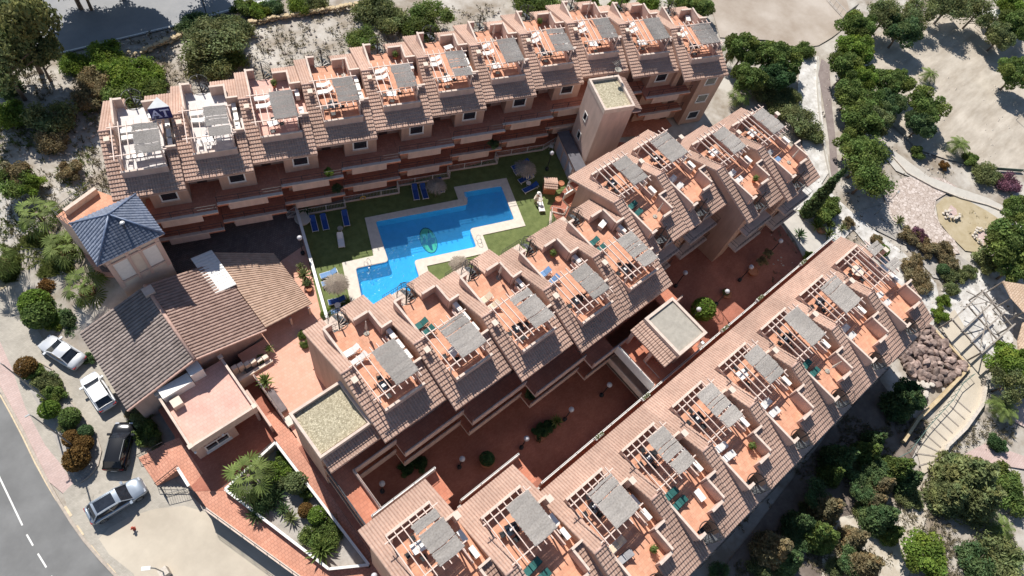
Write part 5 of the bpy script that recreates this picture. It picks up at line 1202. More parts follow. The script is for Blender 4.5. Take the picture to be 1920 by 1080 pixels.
 ('bush', 617, 322, .6, 'yellow flowering plant on the upper gallery', LEAFL, 6.2), ('bush', 633, 352, .7, 'dark plant on the middle gallery', LEAFC, 3.3), ('bush', 925, 270, .8, 'dark plant hanging from the top row gallery', LEAFC, 3.3), ('bush', 995, 738, .7, 'dark plant on the lower inner gallery', LEAFC, 3.2),
 # right side
 ('round', 1395, 95, 2.9, 'leafy tree nearest the top row end, upper left', LEAF), ('round', 1440, 105, 3.0, 'dark leafy tree of the group by the top row end', LEAF), ('round', 1475, 115, 2.6, 'rightmost leafy tree of the group by the top row end', LEAF), ('round', 1455, 145, 2.6, 'lower leafy tree of the group by the top row end', LEAFD), ('round', 1400, 145, 2.6, 'bright leafy tree beside the fan palms', LEAF), ('fan', 1375, 92, 1.9, 'fan palm at the end wall of the top row, upper', None, 0, 1), ('fan', 1393, 172, 1.9, 'fan palm at the end wall of the top row, lower', None, 0, .8), ('bush', 1512, 93, 1.7, 'bush on the edge of the dirt lot', LEAF), ('scrub', 1440, 180, 2.3, 'scrub below the leafy group', LEAFO), ('scrub', 1480, 180, 2.2, 'grey green scrub beside the white gravel', LEAFO), ('loose', 1500, 225, 2.8, 'olive bush tree right of the middle row end, upper', LEAFO, 0, .6), ('scrub', 1520, 250, 2.2, 'olive bush right of the middle row end, lower', LEAFO), ('scrub', 1465, 205, 2.2, 'shrub beside the last middle row roof', LEAFO),
 ('round', 1605, 50, 3.2, 'green tree at the top of the boardwalk', LEAF), ('round', 1600, 95, 3.2, 'bright green tree along the boardwalk, first from the top', LEAFL), ('round', 1588, 130, 2.8, 'green tree along the boardwalk, second from the top', LEAF), ('round', 1612, 145, 2.6, 'green tree beside the sand lot corner', LEAFL), ('round', 1596, 180, 2.7, 'green tree along the boardwalk, third from the top', LEAF), ('loose', 1618, 190, 2.8, 'feathery tree right of the boardwalk', LEAF), ('round', 1612, 228, 3.0, 'tree right of the boardwalk, fourth from the top', LEAF), ('round', 1640, 230, 2.6, 'tree between the boardwalk and the dark pair', LEAFO), ('loose', 1660, 30, 3.4, 'grey green feathery tree on the top edge', LEAFO), ('round', 1690, 60, 3.0, 'dark rounded tree throwing shade on the sand', LEAFC), ('loose', 1720, 25, 3.0, 'thin branched tree at the top edge', LEAFO), ('loose', 1780, 10, 3.8, 'bare limbed tree on the top edge', LEAFO), ('loose', 1830, 25, 3.2, 'feathery tree right on the top edge', LEAFO), ('round', 1660, 155, 2.7, 'dark rounded tree in the sand lot, upper left of pair', LEAF), ('round', 1685, 155, 2.2, 'dark rounded tree in the sand lot, joined to the left one', LEAF), ('round', 1735, 200, 2.9, 'large dark rounded tree in the sand lot, right of pair', LEAF), ('round', 1725, 235, 2.3, 'lower dark tree of the sand lot pair', LEAFC), ('round', 1665, 195, 2.3, 'dark tree between the sand lot pair', LEAFC),
 ('feather', 1752, 130, 2.4, 'small date palm above the rounded trees in the sand', None, 0, 1), ('feather', 1800, 270, 2.2, 'small date palm at the lower edge of the sand lot', None, 0, .8),
 ('round', 1905, 50, 3.2, 'dark tree at the right edge, upper', LEAF), ('round', 1875, 70, 2.6, 'tree left of the dark right edge tree', LEAFO), ('round', 1905, 140, 3.0, 'dark rounded tree at the right edge above the shadow', LEAF), ('round', 1895, 10, 3, 'bright tree in the upper right corner', LEAFL),
 ('loose', 1618, 302, 3.5, 'large feathery tree right of the middle row', LEAF), ('loose', 1625, 335, 3.2, 'lower part tree of the feathery pair', LEAF), ('round', 1600, 275, 2.4, 'small tree left of the large feathery tree', LEAF),
 ('cypress', 1530, 378, .85, 'tall dark cypress beside the courtyard corner', LEAFC, 0, .95), ('bush', 1555, 385, 1.9, 'green bush right of the cypress', LEAF), ('bush', 1545, 405, 1.8, 'leafy bush below the cypress', LEAF), ('spiky', 1532, 425, 1.2, 'spiky plants below the leafy bush', LEAF), ('spiky', 1553, 440, 1.4, 'bright spiky plant at the orange rock', PALM), ('spiky', 1499, 440, 1.3, 'dark spiky palm on the courtyard edge', LEAFD), ('spiky', 1578, 428, 1.0, 'small spiky plant on the white gravel', LEAFO), ('bush', 1592, 418, 1.0, 'khaki tuft on the white gravel', LEAFG), ('bush', 1516, 480, .8, 'bright bush on the roof corner by the courtyard', LEAFL), ('spiky', 1685, 415, 1.3, 'spiky yucca left of the pebble plaza', LEAFO),
 ('bush', 1705, 440, 1.6, 'brown bush left of the magenta bush', LEAFG), ('bush', 1722, 440, 1.4, 'magenta flowering bush beside the pebble plaza', LEAFM), ('bush', 1740, 465, 1.6, 'khaki bush right of the magenta bush', LEAFG), ('bush', 1770, 470, 1.6, 'dry brown bush at the foot of the pebble plaza', LEAFG), ('bush', 1780, 490, 1.4, 'low brown bush above the hedge', LEAFG), ('bush', 1645, 452, 1.0, 'grey bush on the white gravel', LEAFG), ('ball', 1655, 470, .85, 'clipped ball beside the last reed mats', LEAFL), ('scrub', 1710, 510, 2.0, 'khaki rosemary bush along the lower row end', LEAFG), ('scrub', 1728, 535, 1.7, 'lower khaki rosemary bush along the lower row end', LEAFG), ('bush', 1720, 485, 1.1, 'small pale bush above the rosemary', LEAFG),
 ('ball', 1768, 505, .8, 'dark ball at the hedge end', LEAFC), ('bush', 1780, 515, 1.2, 'curved hedge, first bush from the dark ball', LEAFO), ('bush', 1800, 515, 1.3, 'curved hedge, second bush from the dark ball', LEAFO), ('bush', 1820, 510, 1.2, 'curved hedge, outer end bush', LEAFO), ('bush', 1785, 540, 1.1, 'curved hedge, bush at the bend', LEAFO), ('bush', 1770, 565, 1.1, 'curved hedge, bush below the bend', LEAFL), ('bush', 1762, 590, 1.2, 'curved hedge, lowest bush', LEAFL),
 ('round', 1895, 460, 3.6, 'big bright tree at the right edge beside the dry bed', LEAF), ('round', 1905, 500, 3.0, 'big tree at the right edge, lower part', LEAF), ('bush', 1850, 490, 2.0, 'yellow green bush left of the big right edge tree', LEAFO), ('round', 1905, 395, 2.4, 'green tree at the right edge above the big tree', LEAF), ('scrub', 1850, 325, 2.4, 'green scrub along the sand lot wall', LEAFO), ('scrub', 1890, 345, 2.0, 'magenta tinged scrub at the right edge', LEAFM), ('bush', 1820, 300, 1.4, 'small shrubs in the shadow below the sand lot', LEAF), ('bush', 1722, 285, 1.3, 'small bush at the edge of the dark shade', LEAF), ('bush', 1770, 310, .9, 'rusty small bush on the path edge', LEAFB),
 ('round', 1890, 680, 2.9, 'lime green round tree beside the timber frame', LEAFL, 0, .8), ('round', 1703, 742, 1.9, 'dark tree between the boulders and the shadow', LEAFD, 0, 1), ('conifer', 1690, 757, 1.8, 'dark conifer below the boulder bank', LEAFC, 0, .8), ('feather', 1885, 765, 2.2, 'date palm right of the curved stair path', None, 0, .8), ('feather', 1890, 985, 2.4, 'date palm at the lower right edge', None, 0, .8),
 ('conifer', 1815, 895, 2.9, 'large bronze conifer, upper half of the pair', LEAFO, 0, .6), ('conifer', 1832, 935, 2.6, 'large bronze conifer, lower half of the pair', LEAFO, 0, .6), ('conifer', 1780, 930, 2.0, 'bronze conifer, left of the large pair', LEAFO, 0, .6), ('round', 1730, 1042, 2.5, 'bright rounded tree at the bottom edge', LEAFL, 0, .8),
 ('bush', 1880, 900, 2.2, 'bright green hedge at the lower right', LEAF), ('bush', 1895, 935, 2.0, 'bright green hedge, lower part', LEAF), ('scrub', 1880, 1050, 2.8, 'grey green scrub in the lower right corner', LEAFO), ('scrub', 1830, 1060, 2.4, 'scrub left of the lower right corner', LEAFC), ('bush', 1870, 830, 1.3, 'shaded bush between the pink paths', LEAFD), ('loose', 1890, 720, 2.4, 'thin tree above the date palm', LEAFO),
]
for i, (x, y) in enumerate([(1640, 825), (1625, 850), (1640, 880), (1655, 910), (1605, 880), (1575, 860), (1560, 890), (1530, 930), (1550, 955), (1515, 960), (1500, 985), (1525, 1000), (1490, 1010), (1450, 1030), (1430, 1060), (1475, 1050), (1545, 1010), (1610, 915), (1640, 940), (1620, 960), (1650, 970), (1670, 1000), (1590, 1050), (1620, 1060), (1565, 1065), (1700, 900), (1680, 880), (1350, 1075), (1600, 1010), (1705, 930)]):
    kk = ['conifer', 'conifer', 'loose', 'conifer', 'scrub'][i % 5]; mm = [LEAFC, LEAFC, LEAFO, LEAF, LEAFG][(i*3) % 5]
    V.append((kk, x, y, 1.15+.5*((i*7) % 3)/2+(.4 if i in (7, 12, 13, 15) else 0), ['dark', 'bluish', 'olive', 'tall', 'low'][i % 5]+' %s in the tree belt below the lower row, %s from the top' % ({'conifer': 'conifer', 'loose': 'tree', 'scrub': 'shrub'}[kk], (ORD+['twelfth', 'thirteenth', 'fourteenth', 'fifteenth', 'sixteenth', 'seventeenth', 'eighteenth', 'nineteenth', 'twentieth', 'twenty first', 'twenty second', 'twenty third', 'twenty fourth', 'twenty fifth', 'twenty sixth', 'twenty seventh', 'twenty eighth', 'twenty ninth', 'thirtieth'])[i]), mm, 0, .8))
for v in V:
    k, x, y, rad, lab = v[:5]; m = v[5] if len(v) > 5 else None; b = v[6] if len(v) > 6 else 0; hs = v[7] if len(v) > 7 else 1
    if rad < .05: continue
    o = plant(k, x, y, rad, lab, m, b, hs=hs)
    if x > 1330 and y > 800 and k in ('conifer', 'loose', 'scrub'): o['group'] = 'trees below the lower row'
for o in PVEG: purge(o)
# dry weeds and stones scattered over the bare slopes, as ground cover
def inside(x, y, P_):
    c = False; j = len(P_)-1
    for i in range(len(P_)):
        if (P_[i][1] > y) != (P_[j][1] > y) and x < (P_[j][0]-P_[i][0])*(y-P_[i][1])/(P_[j][1]-P_[i][1])+P_[i][0]: c = not c
        j = i
    return c
AVOID = [[(-260, 80), (60, -40), (480, -140), (700, -60), (560, -10), (430, 22), (320, 52), (120, 100), (-60, 150), (-260, 210)], [(1760, 605), (1790, 580), (1830, 650), (1850, 690), (1850, 740), (1820, 800), (1760, 870), (1730, 890), (1715, 850), (1745, 790), (1815, 700), (1800, 670)], [(1655, 360), (1690, 335), (1720, 328), (1795, 350), (1765, 425), (1800, 475), (1760, 480), (1700, 430)], [(1455, 400), (1475, 388), (1530, 430), (1550, 460), (1515, 500), (1490, 450)]]
def scatter(name, label, cat, region, n, m, size, seed, zoff=0, flatm=False, stone=False):
    r = random.Random(seed); mb = MB(); ti = []
    for _ in range(n):
        x = r.uniform(region[0], region[2]); y = r.uniform(region[1], region[3])
        if noise.noise((x*.018, y*.018, seed)) < -.02+r.uniform(-.1, .1): continue
        if any(inside(x, y, q_) for q_ in AVOID): continue
        c = g(x, y, 0); lx = (c.x-4.57)*math.cos(ang)+(c.y-50.83)*math.sin(ang); ly = -(c.x-4.57)*math.sin(ang)+(c.y-50.83)*math.cos(ang)
        if y < 500 and x < 1000 and ly < 6.5+.13*max(0, lx) and lx > -1.0: continue
        if c.x < -1 and c.y < 45 and name != 'grass_strip': continue
        c.z = hgt(c.x, c.y) if c.x < 4 else 0.0
        if stone:
            q = len(mb.v); s_ = size*r.uniform(.4, 1.6); k = 5
            mb.v += [(c.x+s_*math.cos(a*1.256+r.random()*.5), c.y+s_*math.sin(a*1.256)*r.uniform(.7, 1), c.z-.02) for a in range(k)]+[(c.x+r.uniform(-.2, .2)*s_, c.y, c.z+s_*.7)]
            mb.f += [(q+a, q+(a+1)%k, q+k) for a in range(k)]; continue
        h = size*r.uniform(.5, 1.6); tn = r.uniform(.6, 1.3)
        for _k in range(7):
            a = r.uniform(0, 6.28); d = Vector((math.cos(a), math.sin(a), 0)); p = c+d*r.uniform(0, h*.5); q = len(mb.v); w = Vector((-d.y, d.x, 0))*h*.16; tip = p+d*h*.7+Vector((0, 0, h*r.uniform(.3, .9)))
            mb.v += [tuple(p-w), tuple(p+w), tuple(tip)]; mb.f.append((q, q+1, q+2)); ti.append((tn, tn, tn))
    o = bpy.data.objects.new(name, mb.mesh(name, m, tint=ti if not stone else None)); C.objects.link(o); tag(o, label, cat, kind='stuff'); return o
scatter('dry_weeds', 'dry weeds on the bare slope behind the top row', 'weeds', (-60, 10, 980, 430), 9000, WEEDM, .27, 3)
scatter('slope_stones', 'loose pale stones on the bare slope behind the top row', 'stones', (-60, 10, 980, 430), 2600, STONEL, .16, 5, stone=True)
scatter('green_weeds', 'low green weeds on the left slope', 'weeds', (-40, 200, 180, 480), 1400, GRASSM, .3, 9)
scatter('grass_strip', 'yellow green ground cover beside the left drive', 'ground cover', (-20, 425, 130, 500), 3000, GRASSM, .26, 1)
scatter('garden_weeds', 'dry tufts over the right hand garden', 'weeds', (1440, 320, 1900, 700), 1500, WEEDM, .2, 14)
scatter('garden_stones', 'scattered pale stones over the right hand garden', 'stones', (1440, 110, 1900, 700), 1500, STONEL, .13, 15, stone=True)
scatter('belt_weeds', 'dry undergrowth in the tree belt below the lower row', 'weeds', (1380, 780, 1900, 1090), 4000, WEEDM, .28, 16)
# ================================================================== pool side things
def aim(a, b): return math.atan2(b.y-a.y, b.x-a.x)
NAVYL = make_lounger(NAVY); 
LL = [((592,434),(585,406),'n','leftmost blue sun lounger in the shade by the long pool fence'), ((612,431),(605,403),'n','second blue sun lounger from the left by the pool fence'), ((651,424),(645,396),'n','blue sun lounger beside the small round table'),
 ((782,375),(776,347),'n','left blue sun lounger of the pair above the pool'), ((799,373),(791,346),'n','right blue sun lounger of the pair above the pool'), ((829,361),(822,336),'n','blue sun lounger half under the shaded straw parasol'),
 ((960,316),(992,303),'n','uppermost blue sun lounger under the straw parasol at the far pool end'), ((964,324),(994,314),'n','blue sun lounger below the uppermost one at the far pool end'), ((973,341),(999,328),'n','middle blue sun lounger at the far pool end'), ((981,359),(1008,346),'n','lowest blue sun lounger at the far pool end'),
 ((600,519),(633,509),'b','upper pale blue sun lounger beside the sunlit straw parasol'), ((603,534),(636,524),'b','lower pale blue sun lounger beside the sunlit straw parasol'), ((615,568),(649,560),'n','dark blue sun lounger below the sunlit straw parasol'), ((620,588),(652,579),'b','pale blue sun lounger next to the pool row roof corner'),
 ((1017,397),(1009,366),'w','cream lounger with towel where the woman stands'), ((641,464),(637,438),'g','grey folded lounger standing alone in the shade')]
for f_, h_, c, lab in LL:
    a, b = g(*f_, .3), g(*h_, .3); mdl = (a+b)/2
    src = {'n': NAVYL, 'b': LG['blue'], 'w': LG['white'], 'g': LG['white']}[c]
    dup(src, None, (mdl.x, mdl.y, 0.01), aim(a, b), lab, 'sun loungers round the pool', (max(.85, (b-a).length/1.95), 1, 1))
purge(NAVYL); purge(LG['white']); purge(LG['blue'])
def parasol(px, py, lab, R_=1.15, sunlit=True):
    p = g(px, py, 2.2); rt = root('straw_parasol', lab, 'parasol', (p.x, p.y, 0), 0, 'straw parasols round the pool'); r = random.Random(px)
    MB().tube([(0, 0, 0), (0, 0, 2.45)], .04, 8).obj('pole', BARK, rt)
    mb = MB()
    for i in range(900):
        a = r.uniform(0, 6.28); r0 = r.uniform(0, R_*.75); l = r.uniform(.3, .5); s = r.uniform(-.2, .2); d = Vector((math.cos(a), math.sin(a), 0)); n_ = Vector((-d.y, d.x, 0))
        z = 2.5-r0*.42; q = len(mb.v); p0 = d*r0+Vector((0, 0, z+r.uniform(0, .04))); p1 = d*(r0+l)+n_*s*l+Vector((0, 0, z-l*.42-r.uniform(0, .12))); w = n_*.035
        mb.v += [tuple(p0-w), tuple(p0+w), tuple(p1+w*.4), tuple(p1-w*.4)]; mb.f.append((q, q+1, q+2, q+3))
    mb.obj('thatch', STRAW, rt)
parasol(630, 530, 'sunlit straw parasol by the near left end of the pool', 1.25); parasol(862, 494, 'pale straw parasol between the pool and the pool row roofs', 1.0)
parasol(818, 346, 'shaded straw parasol above the long side of the pool', 1.1); parasol(985, 313, 'shaded straw parasol at the far end of the pool', 1.4)
for i, (x, y, lab) in enumerate([(638, 428, 'small round table in the shade between blue loungers'), (633, 572, 'white side table between the two near left loungers'), (991, 343, 'white side table between the far end loungers')]):
    p = g(x, y, .4); rt = root('side_table', lab, 'table', (p.x, p.y, 0))
    MB().lathe([(.3, .4), (.3, .44)], n=16).obj('table_top', WHITE if i else FELT, rt)
    for a in range(4): MB().tube([(.2*math.cos(a*1.57), .2*math.sin(a*1.57), 0), (.17*math.cos(a*1.57), .17*math.sin(a*1.57), .4)], .02, 5).obj('leg', WHITE, rt)
for x, y, lab in ((1034, 275, 'white plastic chair in the far corner of the pool deck'),):
    c = make_chair(WHITE); p = g(x, y, .4); c.location = (p.x, p.y, 0); c.rotation_euler = (0, 0, R(40)); tag(c, lab, 'chair'); c.name = 'garden_chair'
# brick barbecue corner
p = g(1030, 352, .6); rt = root('brick_barbecue', 'small tiled roof barbecue hut at the corner of the pool deck', 'barbecue', (p.x, p.y, 0), R(-40))
MB().box(-.7, .7, -.5, .5, 0, .9).obj('hearth', TERRA, rt); MB().box(-.3, .3, -.1, .45, .9, 1.5).obj('hood', STUCCO_L, rt)
t = tiles(-.8, .8, 0, .8, zf=lambda y: 1.75-.45*abs(y), course=.3); t.add(tiles(-.8, .8, 0, -.8, zf=lambda y: 1.75-.45*abs(y), course=.3)); t.obj('roof', ROOF, rt)
# person by the cream lounger
def person(loc, rz):
    rt = root('person', 'person in cream clothes and white sun hat bending over a cream lounger', 'person', loc, rz)
    J = {'pelvis': (0,0,.93), 'waist': (.05,0,1.08), 'chest': (.2,0,1.28), 'neck': (.3,0,1.43), 'head': (.36,0,1.52), 'top': (.38,0,1.66),
         'shL': (.22,.18,1.36), 'elL': (.36,.24,1.1), 'wrL': (.55,.2,.92), 'haL': (.62,.18,.87), 'shR': (.22,-.18,1.36), 'elR': (.34,-.25,1.1), 'wrR': (.54,-.2,.94), 'haR': (.61,-.18,.89),
         'hipL': (0,.1,.88), 'knL': (.06,.13,.48), 'anL': (-.02,.14,.09), 'toL': (.14,.16,.03), 'hipR': (0,-.1,.88), 'knR': (.03,-.12,.48), 'anR': (-.12,-.13,.09), 'toR': (.04,-.15,.03)}
    E = [('pelvis','waist'),('waist','chest'),('chest','neck'),('neck','head'),('head','top'),('chest','shL'),('shL','elL'),('elL','wrL'),('wrL','haL'),('chest','shR'),('shR','elR'),('elR','wrR'),('wrR','haR'),
         ('pelvis','hipL'),('hipL','knL'),('knL','anL'),('anL','toL'),('pelvis','hipR'),('hipR','knR'),('knR','anR'),('anR','toR')]
    RD = {'pelvis': .13, 'waist': .115, 'chest': .13, 'neck': .055, 'head': .09, 'top': .075, 'sh': .055, 'el': .04, 'wr': .026, 'ha': .032, 'hip': .085, 'kn': .055, 'an': .035, 'to': .03}
    def skin(name, keys, edges, rad, m, sub=1):
        me = bpy.data.meshes.new(name); me.from_pydata([J[k] for k in keys], [(keys.index(a), keys.index(b)) for a, b in edges], []); me.materials.append(m)
        o = bpy.data.objects.new(name, me); C.objects.link(o); o.parent = rt
        o.modifiers.new('skin', 'SKIN')
        me.skin_vertices or None
        for i, k in enumerate(keys):
            rr = rad.get(k) or rad.get(k[:-1]) or rad.get(k[:2]); me.skin_vertices[0].data[i].radius = (rr, rr)
        me.skin_vertices[0].data[0].use_root = True
        sb = o.modifiers.new('sub', 'SUBSURF'); sb.levels = sb.render_levels = 2; return o
    SK = mat('skin', (.50, .30, .21), var=.05); keys = list(J)
    for k in ('L', 'R'):      # fingers
        s_ = 1 if k == 'L' else -1; h = Vector(J['ha'+k])
        for f in range(4):
            n0 = 'f%d%s' % (f, k); a = h+Vector((.03, s_*(-.028+.018*f), -.012)); J[n0+'a'] = tuple(a); J[n0+'b'] = tuple(a+Vector((.045-.006*abs(f-1), 0, -.03))); E.append(('ha'+k, n0+'a')); E.append((n0+'a', n0+'b'))
        J['t'+k] = tuple(h+Vector((.01, -s_*.045, -.02))); E.append(('ha'+k, 't'+k))
    keys = list(J); RD.update({k: .009 for k in keys if k[0] in 'ft' and k not in ('top', 'toL', 'toR')})
    skin('body', keys, E, RD, SK)
    ck = ['pelvis', 'waist', 'chest', 'shL', 'elL', 'shR', 'elR', 'hipL', 'knL', 'hipR', 'knR']
    ce = [e for e in E if e[0] in ck and e[1] in ck]; RC = {'pelvis': .155, 'waist': .14, 'chest': .155, 'sh': .075, 'el': .06, 'hip': .12, 'kn': .11}
    skin('dress', ck, ce, RC, mat('cream cloth', (.62, .52, .42), var=.1))
    hd = Vector(J['head'])+Vector((.02, 0, .06))
    MB().lathe([(.24, .0), (.23, .03), (.12, .05), (.105, .13), (.03, .16)], tuple(hd), 18).obj('sun_hat', WHITE, rt, smooth=True)
    f = MB(); fx = Vector(J['head'])
    f.lathe([(.012, -.02), (.018, .0), (.005, .02)], tuple(fx+Vector((.1, 0, -.0))), 6)
    f.obj('nose', SK, rt); e = MB()
    for s_ in (-.03, .03): e.lathe([(.004, -.008), (.01, 0), (.004, .008)], tuple(fx+Vector((.088, s_, .02))), 6)
    e.obj('eyes', BLACK, rt); MB().box(fx.x+.084, fx.x+.092, -.025, .025, fx.z-.045, fx.z-.038).obj('mouth', mat('lips', (.4,.12,.1)), rt)
p = g(1003, 382, 0.0); person((p.x, p.y, .01), R(20))
t = MB(); 
p = g(1010, 372, .45); rt = root('towel', 'cream towel lying over the head of the cream lounger', 'towel', (p.x, p.y, .42), R(-60))
mb = MB()
for i in range(9):
    for j in range(7): mb.v.append((-.5+i*.12, -.32+j*.1, .03*math.sin(i*1.3+j)+.04*math.sin(j*2.1)))
for i in range(8):
    for j in range(6): b = i*7+j; mb.f.append((b, b+7, b+8, b+1))
mb.obj('cloth', CREAM, rt, smooth=True)
# pool fence
def fence(pts, name, label, h=1.0, m=WHITE, bars=.16, z=0, base=True, post=2.0):
    rt = root(name, label, 'fence'); f = MB(); b_ = MB(); bs = MB()
    for a, b in zip(pts, pts[1:]):
        a, b = Vector((a[0], a[1], z)), Vector((b[0], b[1], z)); L_ = (b-a).length
        for hz in (.15, h): f.tube([a+Vector((0, 0, hz)), b+Vector((0, 0, hz))], .022, 5)
        for i in range(int(L_/bars)+1): q = a.lerp(b, i*bars/L_); f.tube([q+Vector((0, 0, .12)), q+Vector((0, 0, h))], .009, 3, cap=False)
        n = max(1, int(L_/post))
        for i in range(n+1): q = a.lerp(b, i/n); b_.tube([q, q+Vector((0, 0, h+.06))], .035, 6)
        if base: bs.bar(a+Vector((0, 0, .06)), b+Vector((0, 0, .06)), .16, .14)
    f.obj('bars', m, rt); b_.obj('posts', m, rt)
    if base: bs.obj('kerb', CAP, rt)
v = lambda i, x, y: tuple((Matrix.Translation((rows[0][4][i][0], rows[0][4][i][1], 0)) @ Matrix.Rotation(ang, 4, 'Z') @ Vector((x, y, 0))).xy)
fp = [(17.2, 41.3), v(2, 8.1, -6.95)]
fp = [(17.15, 41.2), v(2, 2.0, -6.75), v(2, 8.1, -6.75), v(2, 8.1, -6.05), v(3, 8.1, -6.95), v(3, 8.1, -6.0), v(4, 8.1, -6.95), v(4, 8.1, -6.0), v(5, 8.1, -6.95), v(5, 8.1, -6.0), v(6, 8.1, -6.95), (47.4, 33.2)]
fence(fp, 'pool_fence', 'white stepped railing between the pool deck and the top row patios')
fence([(47.4, 33.2), (46.1, 28.1)], 'pool_fence', 'white railing at the far end of the pool deck beside the annex')
fence([(46.1, 28.1), (44.0, 27.3), (43.2, 25.6), (41.2, 24.6), (40.2, 25.8), (38.6, 24.2), (36.2, 22.6)], 'pool_fence', 'white topped zigzag wall and rail behind the pool row', m=WHITE)
rt = root('deck_wall', 'white topped low wall between the patio roof and the turf', 'wall'); w = MB(); c = MB()
A_, B_ = Vector((12.7, 28.4, 0)), Vector((17.15, 41.2, 0)); w.bar(A_+Vector((0, 0, .4)), B_+Vector((0, 0, .4)), .2, .8); c.bar(A_+Vector((0, 0, .84)), B_+Vector((0, 0, .84)), .3, .07); w.obj('wall', STUCCO_L, rt); c.obj('coping', WHITE, rt)
p = g(680, 368, 1); rt = root('lifebuoy', 'yellow lifebuoy hanging on the white pool fence', 'lifebuoy', (p.x, p.y, .7), ang)
mb = MB(); n1, n2 = 20, 8
for i in range(n1):
    for j in range(n2): a = 6.283*i/n1; b = 6.283*j/n2; rr = .28+.07*math.cos(b); mb.v.append((rr*math.cos(a), .07*math.sin(b), rr*math.sin(a)))
for i in range(n1):
    for j in range(n2): mb.f.append((i*n2+j, ((i+1)%n1)*n2+j, ((i+1)%n1)*n2+(j+1)%n2, i*n2+(j+1)%n2))
mb.obj('ring', mat('lifebuoy yellow', (.55, .36, .10), var=.1), rt, smooth=True)
# pots
def pot(px, py, r_, h, lab, m=TERRA, z=0):
    p = g(px, py, z+h*.5); rt = root('plant_pot', lab, 'pot', (p.x, p.y, z))
    MB().lathe([(r_*.7, 0), (r_*.95, h*.85), (r_*1.05, h*.86), (r_*1.05, h), (r_*.88, h), (r_*.85, h*.9)], n=16).obj('bowl', m, rt, smooth=False)
    MB().lathe([(r_*.86, h*.88), (r_*.01, h*.9)], n=16).obj('soil', BARK, rt)
pot(568, 412, .8, .6, 'round white planter under the shaded cycad', COPING); pot(563, 511, .28, .4, 'terracotta pot on the pool wall, uppermost'); pot(573, 525, .26, .4, 'terracotta pot on the pool wall, middle'); pot(580, 543, .3, .45, 'terracotta pot on the pool wall, lowest')
pot(913, 866, .65, .6, 'large dark bowl in the inner courtyard', TERRA); pot(1411, 510, .6, .5, 'round brick planter below the yellow potted tree', TERRA); pot(1362, 552, .55, .35, 'terracotta bowl beside the white globe lamp', TERRA); pot(497, 722, .35, .5, 'white pot of the yucca beside the stair pit', WHITE); pot(1012, 818, .5, .4, 'terracotta bowl under the dark bush pair', TERRA)
pot(1052, 345, .35, .4, 'terracotta trough on the zigzag wall, upper', TERRA, .8); pot(1046, 375, .35, .4, 'terracotta trough on the zigzag wall, lower', TERRA, .8)
# white flower boxes on the lower row parapet
for i, (x, y) in enumerate([(1505, 493), (1424, 560), (1358, 617), (1210, 745), (1123, 818)]):
    p = g(x, y, 6.85); rt = root('flower_box', 'white flower box on the lower row parapet, %s from the right' % ORD[i], 'flower box', (p.x, p.y, 6.72), 0, 'flower boxes on the long white parapet')
    MB().box(-.45, .45, -.16, .16, 0, .28).obj('trough', WHITE, rt)
    mb = MB(); ti = []; r = random.Random(i)
    for k in range(90):
        c_ = Vector((r.uniform(-.42, .42), r.uniform(-.15, .15), .28+r.uniform(0, .2))); d = Vector((r.gauss(0, 1), r.gauss(0, 1), r.gauss(0, 1))).normalized()*.08; e = d.orthogonal().normalized()*.04; q = len(mb.v)
        mb.v += [tuple(c_-d), tuple(c_+e), tuple(c_+d), tuple(c_-e)]; mb.f.append((q, q+1, q+2, q+3)); ti.append((1, 1, 1))
    o = bpy.data.objects.new('foliage', mb.mesh('foliage', LEAFO, tint=ti)); C.objects.link(o); o.parent = rt
# globe lamps
GLOBE = mat('opal globe', (.5, .5, .53), var=.03, rough=.3)
def globe(base, lab, h=3.0, z=0, r_=.26, black=False):
    p = g(*base, z); rt = root('globe_lamp', lab, 'lamp', (p.x, p.y, z), 0, 'globe lamps')
    MB().tube([(0, 0, 0), (0, 0, h-.3)], .05, 8).lathe([(.2, 0), (.22, .3), (.06, .4)], n=8).obj('post', BLACK, rt)
    MB().lathe([(r_*math.sin(R(a)), -r_*math.cos(R(a))) for a in range(8, 173, 12)], (0, 0, h), 18).obj('globe', GLOBE, rt, smooth=True)
for b, l in (((977, 840), 'bright globe lamp in the inner courtyard beside the zigzag parapet'), ((861, 877), 'dim globe lamp in the inner courtyard left of the big bowl'), ((717, 922), 'globe lamp in the leftmost corner of the inner courtyard'), ((1058, 787), 'globe lamp beside the green potted palm'), ((1127, 742), 'globe lamp at the right end of the inner courtyard'),
     ((1386, 526), 'globe lamp behind the round brick planter'), ((1440, 478), 'globe lamp above the yellow potted tree'), ((1342, 571), 'white globe lamp beside the terracotta bowl'), ((1266, 537), 'globe lamp beside the last pool row roof'), ((1025, 318), 'globe lamp at the far corner of the pool deck'), ((568, 476), 'globe lamp at the left end of the pool fence'), ((1290, 604), 'globe lamp half behind the orange tree'), ((703, 1088), 'dark globe lamp beside the end wall of the lower row', )):
    globe(b, l, z=-1.5 if b[1] > 1080 else 0)
